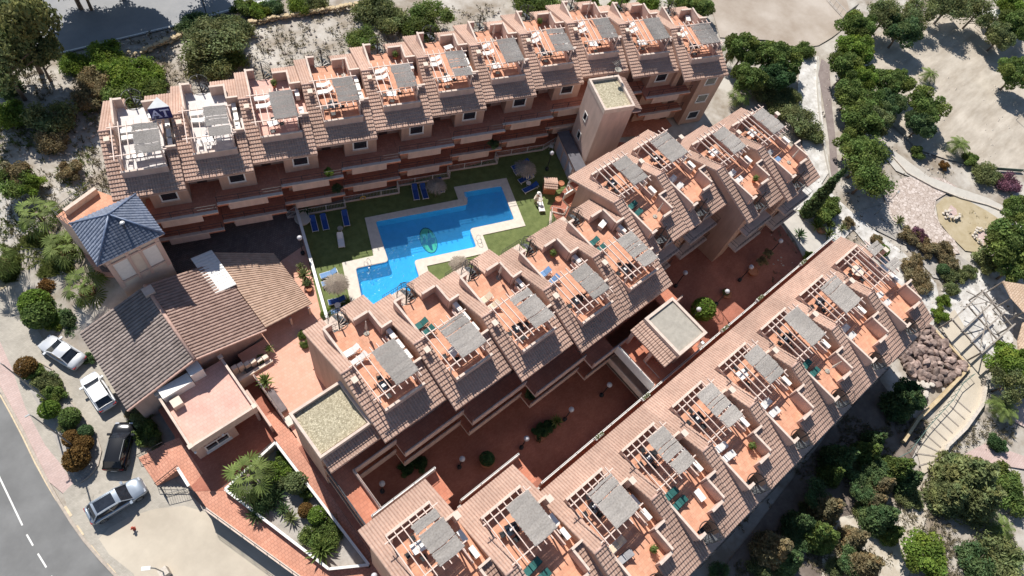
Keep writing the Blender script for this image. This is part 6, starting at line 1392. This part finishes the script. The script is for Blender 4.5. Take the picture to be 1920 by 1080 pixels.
# street lamps
GAL = mat('galvanised steel', (.30, .31, .31), var=.1, metal=.3, rough=.5)
def street_lamp(base, top, z, lab, h=9.0, arm=1.4, az=None, foot=None):
    p = g(*base, z); rt = root('street_lamp', lab, 'street lamp', (p.x, p.y, z))
    MB().tube([(0, 0, 0), (0, 0, h)], .085, 8, .05).obj('pole', GAL, rt)
    a = az if az is not None else R(200); d = Vector((math.cos(a), math.sin(a), 0))
    MB().tube([(0, 0, h-.1), tuple(d*arm*.6+Vector((0, 0, h+.25))), tuple(d*arm+Vector((0, 0, h+.3)))], .035, 6).obj('arm', GAL, rt)
    MB().bar(tuple(d*(arm-.05)+Vector((0, 0, h+.3))), tuple(d*(arm+.3)+Vector((0, 0, h+.3))), .12, .07).obj('lamp_head', GAL, rt)
street_lamp((91, 752), 0, -3, 'steel street lamp beside the lime ball shrub', 8.6, .05, R(180)); street_lamp((141, 838), 0, -3, 'steel street lamp among the rusty ball shrubs', 8.6, .05, R(180))
street_lamp((1488, 408+0), 0, 0, 'thin steel lamp in the pebble garden', 1.0) if False else None
p = g(1640, 403, 0); rt = root('garden_lamp', 'thin leaning steel lamp at the edge of the pebble plaza', 'lamp', (p.x, p.y, 0)); MB().tube([(0, 0, 0), (0, 0, 4.6)], .05, 7, .03).obj('pole', GAL, rt); MB().bar((-.1, 0, 4.6), (.35, .1, 4.62), .16, .07).obj('lamp_head', GAL, rt)
p = g(1905, 225, 0); rt = root('garden_lamp', 'steel lamp pole at the right edge above the sand shadow', 'lamp', (p.x, p.y, 0)); MB().tube([(0, 0, 0), (0, 0, 4.6)], .05, 7, .03).obj('pole', GAL, rt); MB().bar((-.1, 0, 4.6), (.35, .1, 4.62), .16, .07).obj('lamp_head', GAL, rt)
p = g(312, 1075, -3); rt = root('forecourt_lamp', 'street lamp head rising from a stone base at the bottom edge', 'lamp', (p.x, p.y, -3)); MB().box(-.35, .35, -.35, .35, 0, 1.0).obj('base', STONEL, rt); MB().tube([(0, 0, 1), (0, 0, 3.2), (-.25, .2, 3.5)], .05, 7).obj('pole', GAL, rt); MB().bar((-.2, .15, 3.5), (-.75, .5, 3.55), .3, .1).obj('lamp_head', WHITE, rt)
p = g(388, 30, 0); rt = root('road_marker_lamp', 'short dark lamp post on the edge of the upper road', 'lamp', (p.x, p.y, 0)); MB().tube([(0, 0, 0), (0, 0, 2.6)], .06, 7).lathe([(.14, 0), (.18, .3), (.04, .4)], (0, 0, 0), 8).obj('post', BLACK, rt)
p = g(252, 992, -3); rt = root('fire_hydrant', 'small red hydrant standing on the forecourt paving', 'hydrant', (p.x, p.y, -3)); MB().lathe([(.14, 0), (.13, .1), (.09, .12), (.09, .5), (.12, .55), (.1, .65), (.02, .7)], n=12).obj('body', mat('hydrant red', (.42, .08, .05), var=.1), rt, smooth=True); MB().tube([(-.2, 0, .4), (.2, 0, .4)], .05, 8).obj('outlets', MATS['hydrant red'], rt)
# blue sign on the roof
v_ = g(305, 222, 10.8); rt = root('roof_sign', 'blue sign block lettered AT on the first roof of the top row', 'sign', (v_.x, v_.y, 10.8), ang)
W2 = .9
MB().prism([(-W2, 0), (W2, 0), (0, 1.3)], 0, 1.4).obj('block', mat('grey sheet', (.52, .53, .53), var=.08), rt, fixn=True)
MB().box(-W2, W2, -.05, -.004, 0, 1.4).obj('face', mat('sign navy', (.012, .016, .11), var=.1, rough=.5), rt)
for ch, x in (('A', -.4), ('T', .38)):
    fc = bpy.data.curves.new('lettering', 'FONT'); fc.body = ch; fc.size = 1.3; fc.extrude = .012; fc.align_x = 'CENTER'; fc.offset = .02
    to = bpy.data.objects.new('tmp', fc); C.objects.link(to)
    dg = bpy.context.evaluated_depsgraph_get(); me = bpy.data.meshes.new_from_object(to.evaluated_get(dg)); bpy.data.objects.remove(to)
    me.materials.clear(); me.materials.append(mat('sign letter', (.50, .52, .72), var=.04))
    xs = [q.co.x for q in me.vertices]
    o = bpy.data.objects.new('lettering', me); C.objects.link(o); o.parent = rt; o.location = (x, -.07, .26); o.rotation_euler = (R(90), 0, 0)
    s_ = MB()
    if ch == 'A': s_.box(-.82, -.54, -.08, -.06, .24, .3).box(-.25, .03, -.08, -.06, .24, .3)
    else: s_.box(.23, .53, -.08, -.06, .24, .3).box(.04, .1, -.08, -.06, .95, 1.2).box(.68, .74, -.08, -.06, .95, 1.2)
    s_.obj('serif', MATS['sign letter'], rt)
# ================================================================== cars
def car(lab, name, col, loc, rz, L_=4.5, Wd=1.8, Hc=1.45, kind='sedan', roofglass=False, metal=0.2, rough=.25):
    paint = mat('car paint '+lab[:12], col, var=.02, rough=rough, metal=metal, spec=.6)
    rt = root(name, lab, 'car', loc, rz, 'cars parked by the hall'); hl = L_/2; w = Wd/2
    belt = .92 if kind == 'suv' else .86; gr = .3
    if kind == 'sedan': hood, ws0, ws1, rf, rg, tk = .72, 1.15, .15, -.8, -1.6, .88
    elif kind == 'hatch': hood, ws0, ws1, rf, rg, tk = .74, 1.2, .35, -1.2, -1.82, .9
    else: hood, ws0, ws1, rf, rg, tk = .88, 1.2, .4, -1.6, -2.1, 1.0
    st = [(-hl, .70, .45, tk-.28), (-hl+.07, .86, .32, tk-.08), (-hl+.3, .96, .26, tk+.0), (rg, 1, .24, belt+.02), (rf, 1, .24, belt), (0, 1, .24, belt-.01), (ws1, 1, .24, belt-.02), (ws0, .99, .24, belt-.03), (hl-.75, .97, .25, hood+.04), (hl-.3, .90, .28, hood-.03), (hl-.08, .76, .34, hood-.14), (hl, .6, .42, hood-.3)]
    mb = MB(); cs = []
    for x, ww, zb, zt in st:
        a = w*ww; sec = [(-a*.9, zb), (-a, zb+.15), (-a*1.0, (zb+zt)/2+.05), (-a*.965, zt-.07), (-a*.86, zt), (-a*.45, zt+.035), (0, zt+.05), (a*.45, zt+.035), (a*.86, zt), (a*.965, zt-.07), (a, (zb+zt)/2+.05), (a, zb+.15), (a*.9, zb)]
        for y, z in sec: mb.v.append((x, y, z))
    k = 13
    for i in range(len(st)-1):
        for j in range(k): mb.f.append((i*k+j, i*k+(j+1)%k, (i+1)*k+(j+1)%k, (i+1)*k+j))
    mb.f.append(tuple(range(k))); mb.f.append(tuple(reversed(range((len(st)-1)*k, len(st)*k))))
    mb.obj('body', paint, rt, smooth=True, fixn=True)
    rw = w*.70; Z = Hc
    gb = [(rg, w*.80, belt-.02), (rf, rw*.98, Z-.06), (ws1, rw, Z-.06), (ws0, w*.83, belt-.04)]
    gm = MB(); gm.v = [(gb[0][0], -gb[0][1], gb[0][2]), (gb[0][0], gb[0][1], gb[0][2]), (gb[1][0], gb[1][1], gb[1][2]), (gb[1][0], -gb[1][1], gb[1][2]), (gb[2][0], -gb[2][1], gb[2][2]), (gb[2][0], gb[2][1], gb[2][2]), (gb[3][0], gb[3][1], gb[3][2]), (gb[3][0], -gb[3][1], gb[3][2]), ((rf+ws1)/2, -w*.86, belt), ((rf+ws1)/2, w*.86, belt)]
    gm.f = [(0, 1, 2, 3), (4, 5, 6, 7), (3, 2, 5, 4), (0, 3, 4, 8), (8, 4, 7), (1, 9, 5, 2), (9, 6, 5)]
    gm.obj('windows', GLASS, rt, fixn=True)
    rm = MB(); nx, ny = 8, 6
    for i in range(nx+1):
        for j in range(ny+1):
            u = i/nx; t_ = j/ny*2-1; x = rf-.04+(ws1-rf+.06)*u; rm.v.append((x, t_*rw*1.02, Z-.05+.05*(1-t_*t_)+.03*math.sin(math.pi*u)))
    for i in range(nx):
        for j in range(ny): b = i*(ny+1)+j; rm.f.append((b, b+ny+1, b+ny+2, b+1))
    for sgn in (-1, 1):
        pass
    rm.obj('roof', paint, rt, smooth=True)
    pl = MB()
    for sgn in (-1, 1):
        pl.bar((rg-.02, sgn*gb[0][1], belt-.02), (rf, sgn*rw, Z-.05), .09, .06); pl.bar((ws0+.02, sgn*gb[3][1], belt-.04), (ws1, sgn*rw, Z-.05), .07, .05); pl.bar((rf, sgn*rw*1.0, Z-.05), (ws1, sgn*rw*1.0, Z-.05), .07, .05); pl.bar(((rf+ws1)/2+.1, sgn*w*.87, belt), ((rf+ws1)/2, sgn*rw, Z-.06), .06, .04)
    pl.obj('pillars', paint, rt)
    if roofglass: MB().box(rf+.15, ws1-.35, -rw*.72, rw*.72, Z+.015, Z+.05).obj('sunroof', GLASS, rt)
    if kind == 'suv':
        for sgn in (-1, 1): MB().tube([(rf+.05, sgn*rw*.95, Z+.02), (rf+.15, sgn*rw*.95, Z+.07), (ws1-.2, sgn*rw*.95, Z+.07), (ws1-.1, sgn*rw*.95, Z+.02)], .02, 5).obj('roof_rail', GAL, rt)
    for x in (-hl+.85, hl-.88):
        for sgn in (-1, 1):
            wh = MB(); y = sgn*(w-.1); n = 20; rr = .33 if kind != 'suv' else .37
            b = 0
            for yy, r2 in ((y-.11, rr*.93), (y-.1, rr), (y+.1, rr), (y+.11, rr*.93)):
                for i in range(n): wh.v.append((x+r2*math.cos(6.283*i/n), yy, rr+r2*math.sin(6.283*i/n)))
            for q in range(3):
                for i in range(n): wh.f.append((q*n+i, q*n+(i+1)%n, (q+1)*n+(i+1)%n, (q+1)*n+i))
            wh.f += [tuple(range(n)), tuple(range(3*n, 4*n))]
            wo = wh.obj('wheel', BLACK, rt, fixn=True)
            rim = MB(); yo = y+sgn*.115
            for i in range(5): a = i*1.2566; rim.bar((x, yo, rr), (x+rr*.6*math.cos(a), yo, rr+rr*.6*math.sin(a)), .07, .03, up=(0, 1, 0))
            rim.tube([(x+rr*.62*math.cos(R(a)), yo, rr+rr*.62*math.sin(R(a))) for a in range(0, 361, 24)], .02, 5); rim.obj('rim', GAL, wo)
    for sgn in (-1, 1):
        MB().box(hl-.42, hl-.1, sgn*w*.62-.16, sgn*w*.62+.16, hood-.22, hood-.06).obj('headlight', mat('headlight', (.6, .62, .65), rough=.15, metal=.3), rt)
        MB().box(-hl+.02, -hl+.22, sgn*w*.68-.16, sgn*w*.68+.16, tk-.28, tk-.1).obj('taillight', mat('taillight', (.35, .02, .02), rough=.2), rt)
        MB().box(ws0-.35, ws0-.15, min(sgn*w*.9, sgn*(w+.2)), max(sgn*w*.9, sgn*(w+.2)), belt-.02, belt+.13).obj('mirror', paint if kind != 'x' else BLACK, rt)
    MB().box(hl-.03, hl+.02, -.26, .26, .42, .53).obj('number_plate', WHITE, rt); MB().box(-hl-.02, -hl+.03, -.26, .26, .5, .61).obj('number_plate', WHITE, rt)
    MB().box(hl-.1, hl-.01, -.4, .4, .3, .4).obj('grille', BLACK, rt)
def park(front, rear, z): 
    a, b = g(*front, z), g(*rear, z); m_ = (a+b)/2; return (m_.x, m_.y, -2.996), aim(b, a), (a-b).length
l, a, q = park((86, 641), (148, 680), -2.5); car('silver white saloon car parked nose to the street, nearest the palms', 'parked_car', (.52, .54, .57), l, a, 4.5, 1.8, 1.42, 'sedan')
l, a, q = park((166, 707), (203, 763), -2.5); car('white hatchback car parked beside the hall roof corner', 'parked_car', (.72, .73, .74), l, a, 4.1, 1.75, 1.45, 'hatch', metal=0)
l, a, q = park((232, 806), (217, 868), -2.4); car('black estate car parked nearest the red steps', 'parked_car', (.012, .013, .016), l, a, 4.4, 1.88, 1.62, 'suv', rough=.2)
l, a, q = park((262, 912), (174, 965), -2.4); car('silver off road car with dark sunroof at the end of the car park', 'parked_car', (.36, .41, .47), l, a, 4.75, 1.88, 1.65, 'suv', roofglass=True, metal=.5)
p = g(158, 888, -3); rt = root('bicycle_rack', 'dark bicycle rack in the shadow at the end of the bed', 'rack', (p.x, p.y, -2.99), R(20)); mb = MB()
for i in range(5): mb.tube([(-.5+i*.25, -.3, 0), (-.5+i*.25, -.25, .55), (-.5+i*.25, .25, .55), (-.5+i*.25, .3, 0)], .018, 5)
mb.bar((-.6, -.3, .03), (.6, -.3, .03), .05).bar((-.6, .3, .03), (.6, .3, .03), .05); mb.obj('hoops', GAL, rt)
# ================================================================== right hand garden
def wall_line(pts, z, w_, h, m, name, label, cat='wall', cap=None):
    rt = root(name, label, cat); mb = MB(); c = MB(); P = [g(x, y, z) for x, y in pts]
    for a, b in zip(P, P[1:]):
        mb.bar(a+Vector((0, 0, h/2)), b+Vector((0, 0, h/2)), w_, h)
        if cap: c.bar(a+Vector((0, 0, h+.03)), b+Vector((0, 0, h+.03)), w_+.08, .06)
    mb.obj('wall', m, rt)
    if cap: c.obj('coping', cap, rt)
def rubble(pts, z, name, label, step=.55, size=.4, m=STONEW, cat='wall'):
    r = random.Random(len(pts)*7+int(pts[0][0])); mb = MB(); P = [g(x, y, z) for x, y in pts]
    for a, b in zip(P, P[1:]):
        n = max(1, int((b-a).length/step))
        for i in range(n):
            for lay in range(2):
                q = a.lerp(b, (i+.5*lay)/n)+Vector((r.uniform(-.12, .12), r.uniform(-.12, .12), .18+lay*.3)); s = size*r.uniform(.75, 1.25); k = 6; bb = len(mb.v); ro = r.random()*6
                for zz, rr in ((-.25, .8), (0, 1.0), (.22, .75)):
                    for j in range(k): t_ = ro+j*6.283/k; mb.v.append((q.x+s*rr*math.cos(t_)*r.uniform(.8, 1.1), q.y+s*rr*math.sin(t_)*r.uniform(.7, 1), q.z+s*zz))
                for u in range(2):
                    for j in range(k): mb.f.append((bb+u*k+j, bb+u*k+(j+1)%k, bb+(u+1)*k+(j+1)%k, bb+(u+1)*k+j))
                mb.f.append(tuple(bb+2*k+j for j in range(k)))
    o = mb.obj(name, m); tag(o, label, cat); return o
rubble([(270, 100), (300, 85), (330, 74), (360, 62)], 0, 'stone_wall', 'broken yellow stone wall beside the upper road, left piece')
rubble([(468, 47), (510, 38), (560, 30), (610, 22), (672, 12)], 0, 'stone_wall', 'long yellow stone wall at the top edge, right piece')
rubble([(238, 102), (262, 108), (285, 90)], 0, 'stone_wall', 'short stone edging below the shaded road', .7, .3)
wall_line([(1532, 108), (1531, 160), (1534, 200), (1540, 260), (1548, 300), (1556, 335)], 0, .12, .3, PATHC, 'kerb_wall', 'thin pale kerb wall along the boardwalk')
wall_line([(1705, 590), (1745, 618), (1812, 690), (1800, 705), (1752, 755), (1716, 790), (1690, 830)], 0, .3, .5, STONEW, 'garden_wall', 'yellow garden wall round the boulder bank')
wall_line([(1846, 712), (1838, 760), (1806, 805), (1772, 838), (1760, 865)], 0, .3, .5, STONEL, 'garden_wall', 'pale stone wall on the outer side of the curved stair path')
wall_line([(1664, 285), (1700, 325), (1750, 352), (1800, 372), (1850, 385), (1888, 400)], 0, .15, .2, STONEL, 'kerb_wall', 'curved pale kerb under the sand lot path')
wall_line([(1600, 120), (1625, 150)], 0, .08, 1.2, mat('green mesh', (.10, .14, .11), var=.1), 'mesh_screen', 'green mesh screen on the corner of the sand lot', 'screen')
wall_line([(1578, 38), (1600, 22)], 0, .08, 1.5, mat('grey screen', (.17, .17, .16), var=.1), 'mesh_screen', 'grey fence screen by the dirt lot gate', 'screen')
wall_line([(1735, 175+0), (1737, 176)], 0, .05, .1, STONEL, 'kerb_wall', 'x') if False else None
wall_line([(1815, 305), (1830, 316), (1915, 322)], 0, .06, .5, MATS['green mesh'], 'mesh_screen', 'low dark green screen under the sand lot edge', 'screen')
rubble([(1779, 396), (1768, 402), (1773, 410), (1790, 413), (1797, 404)], 0, 'stone_ring', 'curved pale stone seat in the dry bed', .35, .22, STONEL, 'stones')
rubble([(1848, 436), (1832, 430), (1823, 442), (1832, 455), (1848, 462), (1862, 455)], 0, 'stone_ring', 'ring of pale stones in the dry bed beside the big tree', .4, .22, STONEL, 'stones')
rubble([(1868, 392), (1885, 404), (1890, 412), (1875, 410)], 0, 'stone_ring', 'pale stones at the end of the narrow grey bed', .4, .2, STONEL, 'stones')
for pts in ([(1783, 384), (1793, 392), (1795, 402), (1782, 408), (1775, 398)], [(1836, 434), (1852, 436), (1858, 452), (1842, 456), (1830, 444)]): ground_sheet('bed_floor', pts, .048, PINKP)
# stair path treads
rt = root('stair_path', 'curved sandy stair path with dark timber risers', 'steps')
for i, (a, b) in enumerate([((1792, 749), (1820, 773)), ((1781, 761), (1809, 786)), ((1769, 774), (1797, 799)), ((1758, 786), (1786, 812)), ((1747, 800), (1775, 826)), ((1735, 814), (1764, 839)), ((1724, 830), (1762, 848)), ((1717, 850), (1761, 856)), ((1723, 873), (1761, 862))]):
    P0, P1 = g(*a, .05), g(*b, .05); MB().bar(P0+Vector((0, 0, .0)), P1+Vector((0, 0, .0)), .14, .07).obj('riser', TIMBER, rt)
mb = MB(); P = [Vector((*g(x, y, .45).xy, 0)) for x, y in [(1822, 704), (1800, 722), (1782, 752), (1758, 778), (1738, 800), (1718, 826), (1700, 850), (1660, 870)]]
rt = root('garden_railing', 'long green railing running down beside the stair path', 'railing')
mb.tube([q+Vector((0, 0, .95)) for q in P], .04, 5)
for a, b in zip(P, P[1:]):
    for i in range(3): q = a.lerp(b, i/3); mb.tube([q, q+Vector((0, 0, 1.0))], .03, 4)
mb.obj('rails', mat('rail green', (.10, .16, .14), var=.1), rt)
mb = MB(); 
for a, b in zip(P, P[1:]): mb.sheet([tuple(a+Vector((0,0,.05))), tuple(b+Vector((0,0,.05))), tuple(b+Vector((0,0,.98))), tuple(a+Vector((0,0,.98)))])
# boulders
rb = random.Random(8); BM = []
for i in range(4):
    bm = bmesh.new(); bmesh.ops.create_icosphere(bm, subdivisions=2, radius=.5); sv = Vector((rb.random()*9, rb.random()*9, i*3))
    for v2 in bm.verts: v2.co *= 1+.75*noise.noise(v2.co*1.9+sv); v2.co.z *= .75; v2.co.x *= 1.15
    me = bpy.data.meshes.new('boulder'); bm.to_mesh(me); bm.free(); me.materials.append(STONE); BM.append(me)
poly_ = [(1700, 600), (1742, 610), (1808, 688), (1790, 712), (1755, 722), (1712, 705), (1690, 680), (1692, 640)]
pts = []; tries = 0
while len(pts) < 105 and tries < 6000:
    tries += 1; x = rb.uniform(1688, 1812); y = rb.uniform(598, 725)
    if inside(x, y, poly_) and all((x-a)**2+(y-b)**2 > 78 for a, b in pts): pts.append((x, y))
for x, y in pts:
    p = g(x, y, .25); o = bpy.data.objects.new('boulder', rb.choice(BM)); C.objects.link(o); s = rb.uniform(.7, 1.15)
    o.location = (p.x, p.y, .2+rb.uniform(-.1, .25)); o.rotation_euler = (rb.uniform(-.5, .5), rb.uniform(-.5, .5), rb.uniform(0, 6)); o.scale = (s, s*rb.uniform(.8, 1), s*.9)
    tag(o, 'brown boulder in the tight bank of boulders inside the yellow garden wall', 'boulder', 'boulders in the bank')
rubble([(1700, 728), (1712, 735), (1728, 732), (1745, 722), (1720, 722), (1735, 742), (1715, 745)], .05, 'stone_heap', 'pale crumbly stones between the boulders and the path wall', .5, .35, STONEL, 'stones')
o = MB().lathe([(.5, 0), (.55, .3), (.35, .55), (.05, .6)], n=9).obj('orange_rock', mat('orange rock', (.42, .22, .12), var=.2, bump=.5), None, smooth=True); q = g(1540, 432, .2); o.location = (q.x, q.y, 0); tag(o, 'orange rock among the spiky plants', 'rock')
# timber frame
rt = root('timber_frame', 'unfinished square timber pergola frame on the gravel court', 'pergola frame')
cs = [g(1788, 598, 2.4), g(1843, 660, 2.4), g(1900, 610, 2.4), g(1845, 545, 2.4)]
def lerp2(u, v_): return (cs[0].lerp(cs[1], u)).lerp(cs[3].lerp(cs[2], u), v_)
for u in (0, .33, .66, 1): MB().bar(lerp2(u, -.06), lerp2(u, 1.06), .14, .18).obj('beam', TIMBER, rt)
for v_ in (0, 1, .5): MB().bar(lerp2(-.05, v_)+Vector((0, 0, -.2)), lerp2(1.05, v_)+Vector((0, 0, -.2)), .12, .16).obj('cross_beam', TIMBER, rt)
for u in (0, 1):
    for v_ in (0, 1): q = lerp2(u, v_); MB().bar((q.x, q.y, 0), (q.x, q.y, 2.2), .16).obj('post', TIMBER, rt)
for i, (a, b, z0, z1) in enumerate([((1812, 546), (1882, 580), 2.9, 2.7), ((1848, 548), (1880, 590), 2.6, 2.9), ((1838, 652), (1852, 590), 2.6, 2.9), ((1862, 640), (1840, 575), 2.7, 2.6), ((1806, 575), (1860, 565), 2.8, 2.6)]): MB().bar(g(*a, z0), g(*b, z1), .08).obj('loose_pole', TIMBER, rt)
# shingle canopy
rt = root('shingle_canopy', 'curved tan shingle canopy roof at the right edge', 'canopy'); mb = MB()
Pp = [g(1881, 527, 3.2), g(1893, 560, 2.9), g(1918, 585, 3.0), g(1960, 610, 3.2), g(1990, 570, 3.6), g(1940, 535, 3.6)]
mb.prism([(q.x, q.y) for q in Pp], 3.0, lambda x, y: 3.2+.12*(x-Pp[0].x)); mb.obj('roof', brick('shingles', (.50, .36, .25), (.60, .45, .33), (.36, .25, .17), .4, .25, .03, coord='World'), rt, fixn=True)
mb = MB(); Pq = [g(1918, 605, 2.6), g(1908, 640, 2.6), g(1910, 660, 2.6), g(1990, 660, 2.6), g(1990, 600, 2.6)]; mb.prism([(q.x, q.y) for q in Pq], 2.5, 2.7).obj('lower_roof', MATS['shingles'], rt, fixn=True)
for a in Pp[:4]: MB().tube([(a.x+.3, a.y-.1, 0), (a.x+.3, a.y-.1, 3.1)], .08, 7).obj('post', TIMBER, rt)
# slabs by the cypress
rt = root('stepping_slabs', 'pale stepping slabs in the shade beside the cypress', 'slabs')
for x, y in ((1513, 408), (1521, 400), (1528, 394)): q = g(x, y, .05); MB().box(-.7, .7, -.3, .3, 0, .12).obj('slab', COPING, rt, loc=(q.x, q.y, .03), rz=R(35))
# dirt lot gate pole + white object
rt = root('gate', 'thin metal gate at the top edge of the dirt lot', 'gate'); mb = MB(); a, b = g(1548, 0, 0), g(1580, 35, 0)
for hz in (.3, 1.2): mb.tube([a+Vector((0, 0, hz)), b+Vector((0, 0, hz))], .03, 5)
for i in range(6): q = a.lerp(b, i/5); mb.tube([q, q+Vector((0, 0, 1.2))], .02, 4)
mb.obj('bars', GAL, rt)
rt = root('white_shade_sail', 'white sheet roof glimpsed through the trees at the top right', 'shelter'); q = [g(1840, 20, 2), g(1895, 15, 2), g(1885, 34, 2), g(1845, 32, 2)]
MB().prism([(p_.x, p_.y) for p_ in q], 2.0, 2.06).obj('sheet', WHITE, rt, fixn=True)
for p_ in q: MB().tube([(p_.x, p_.y, 0), (p_.x, p_.y, 2.0)], .05, 5).obj('post', GAL, rt)
q = [g(1760, 12, 2), g(1790, 8, 2), g(1800, 20, 2), g(1765, 26, 2)]; rt = root('white_shade_sail', 'small white sheet roof behind the bare limbed tree', 'shelter'); MB().prism([(p_.x, p_.y) for p_ in q], 2.0, 2.06).obj('sheet', WHITE, rt, fixn=True)
for p_ in q: MB().tube([(p_.x, p_.y, 0), (p_.x, p_.y, 2.0)], .05, 5).obj('post', GAL, rt)
p = g(1065, -2, 0);
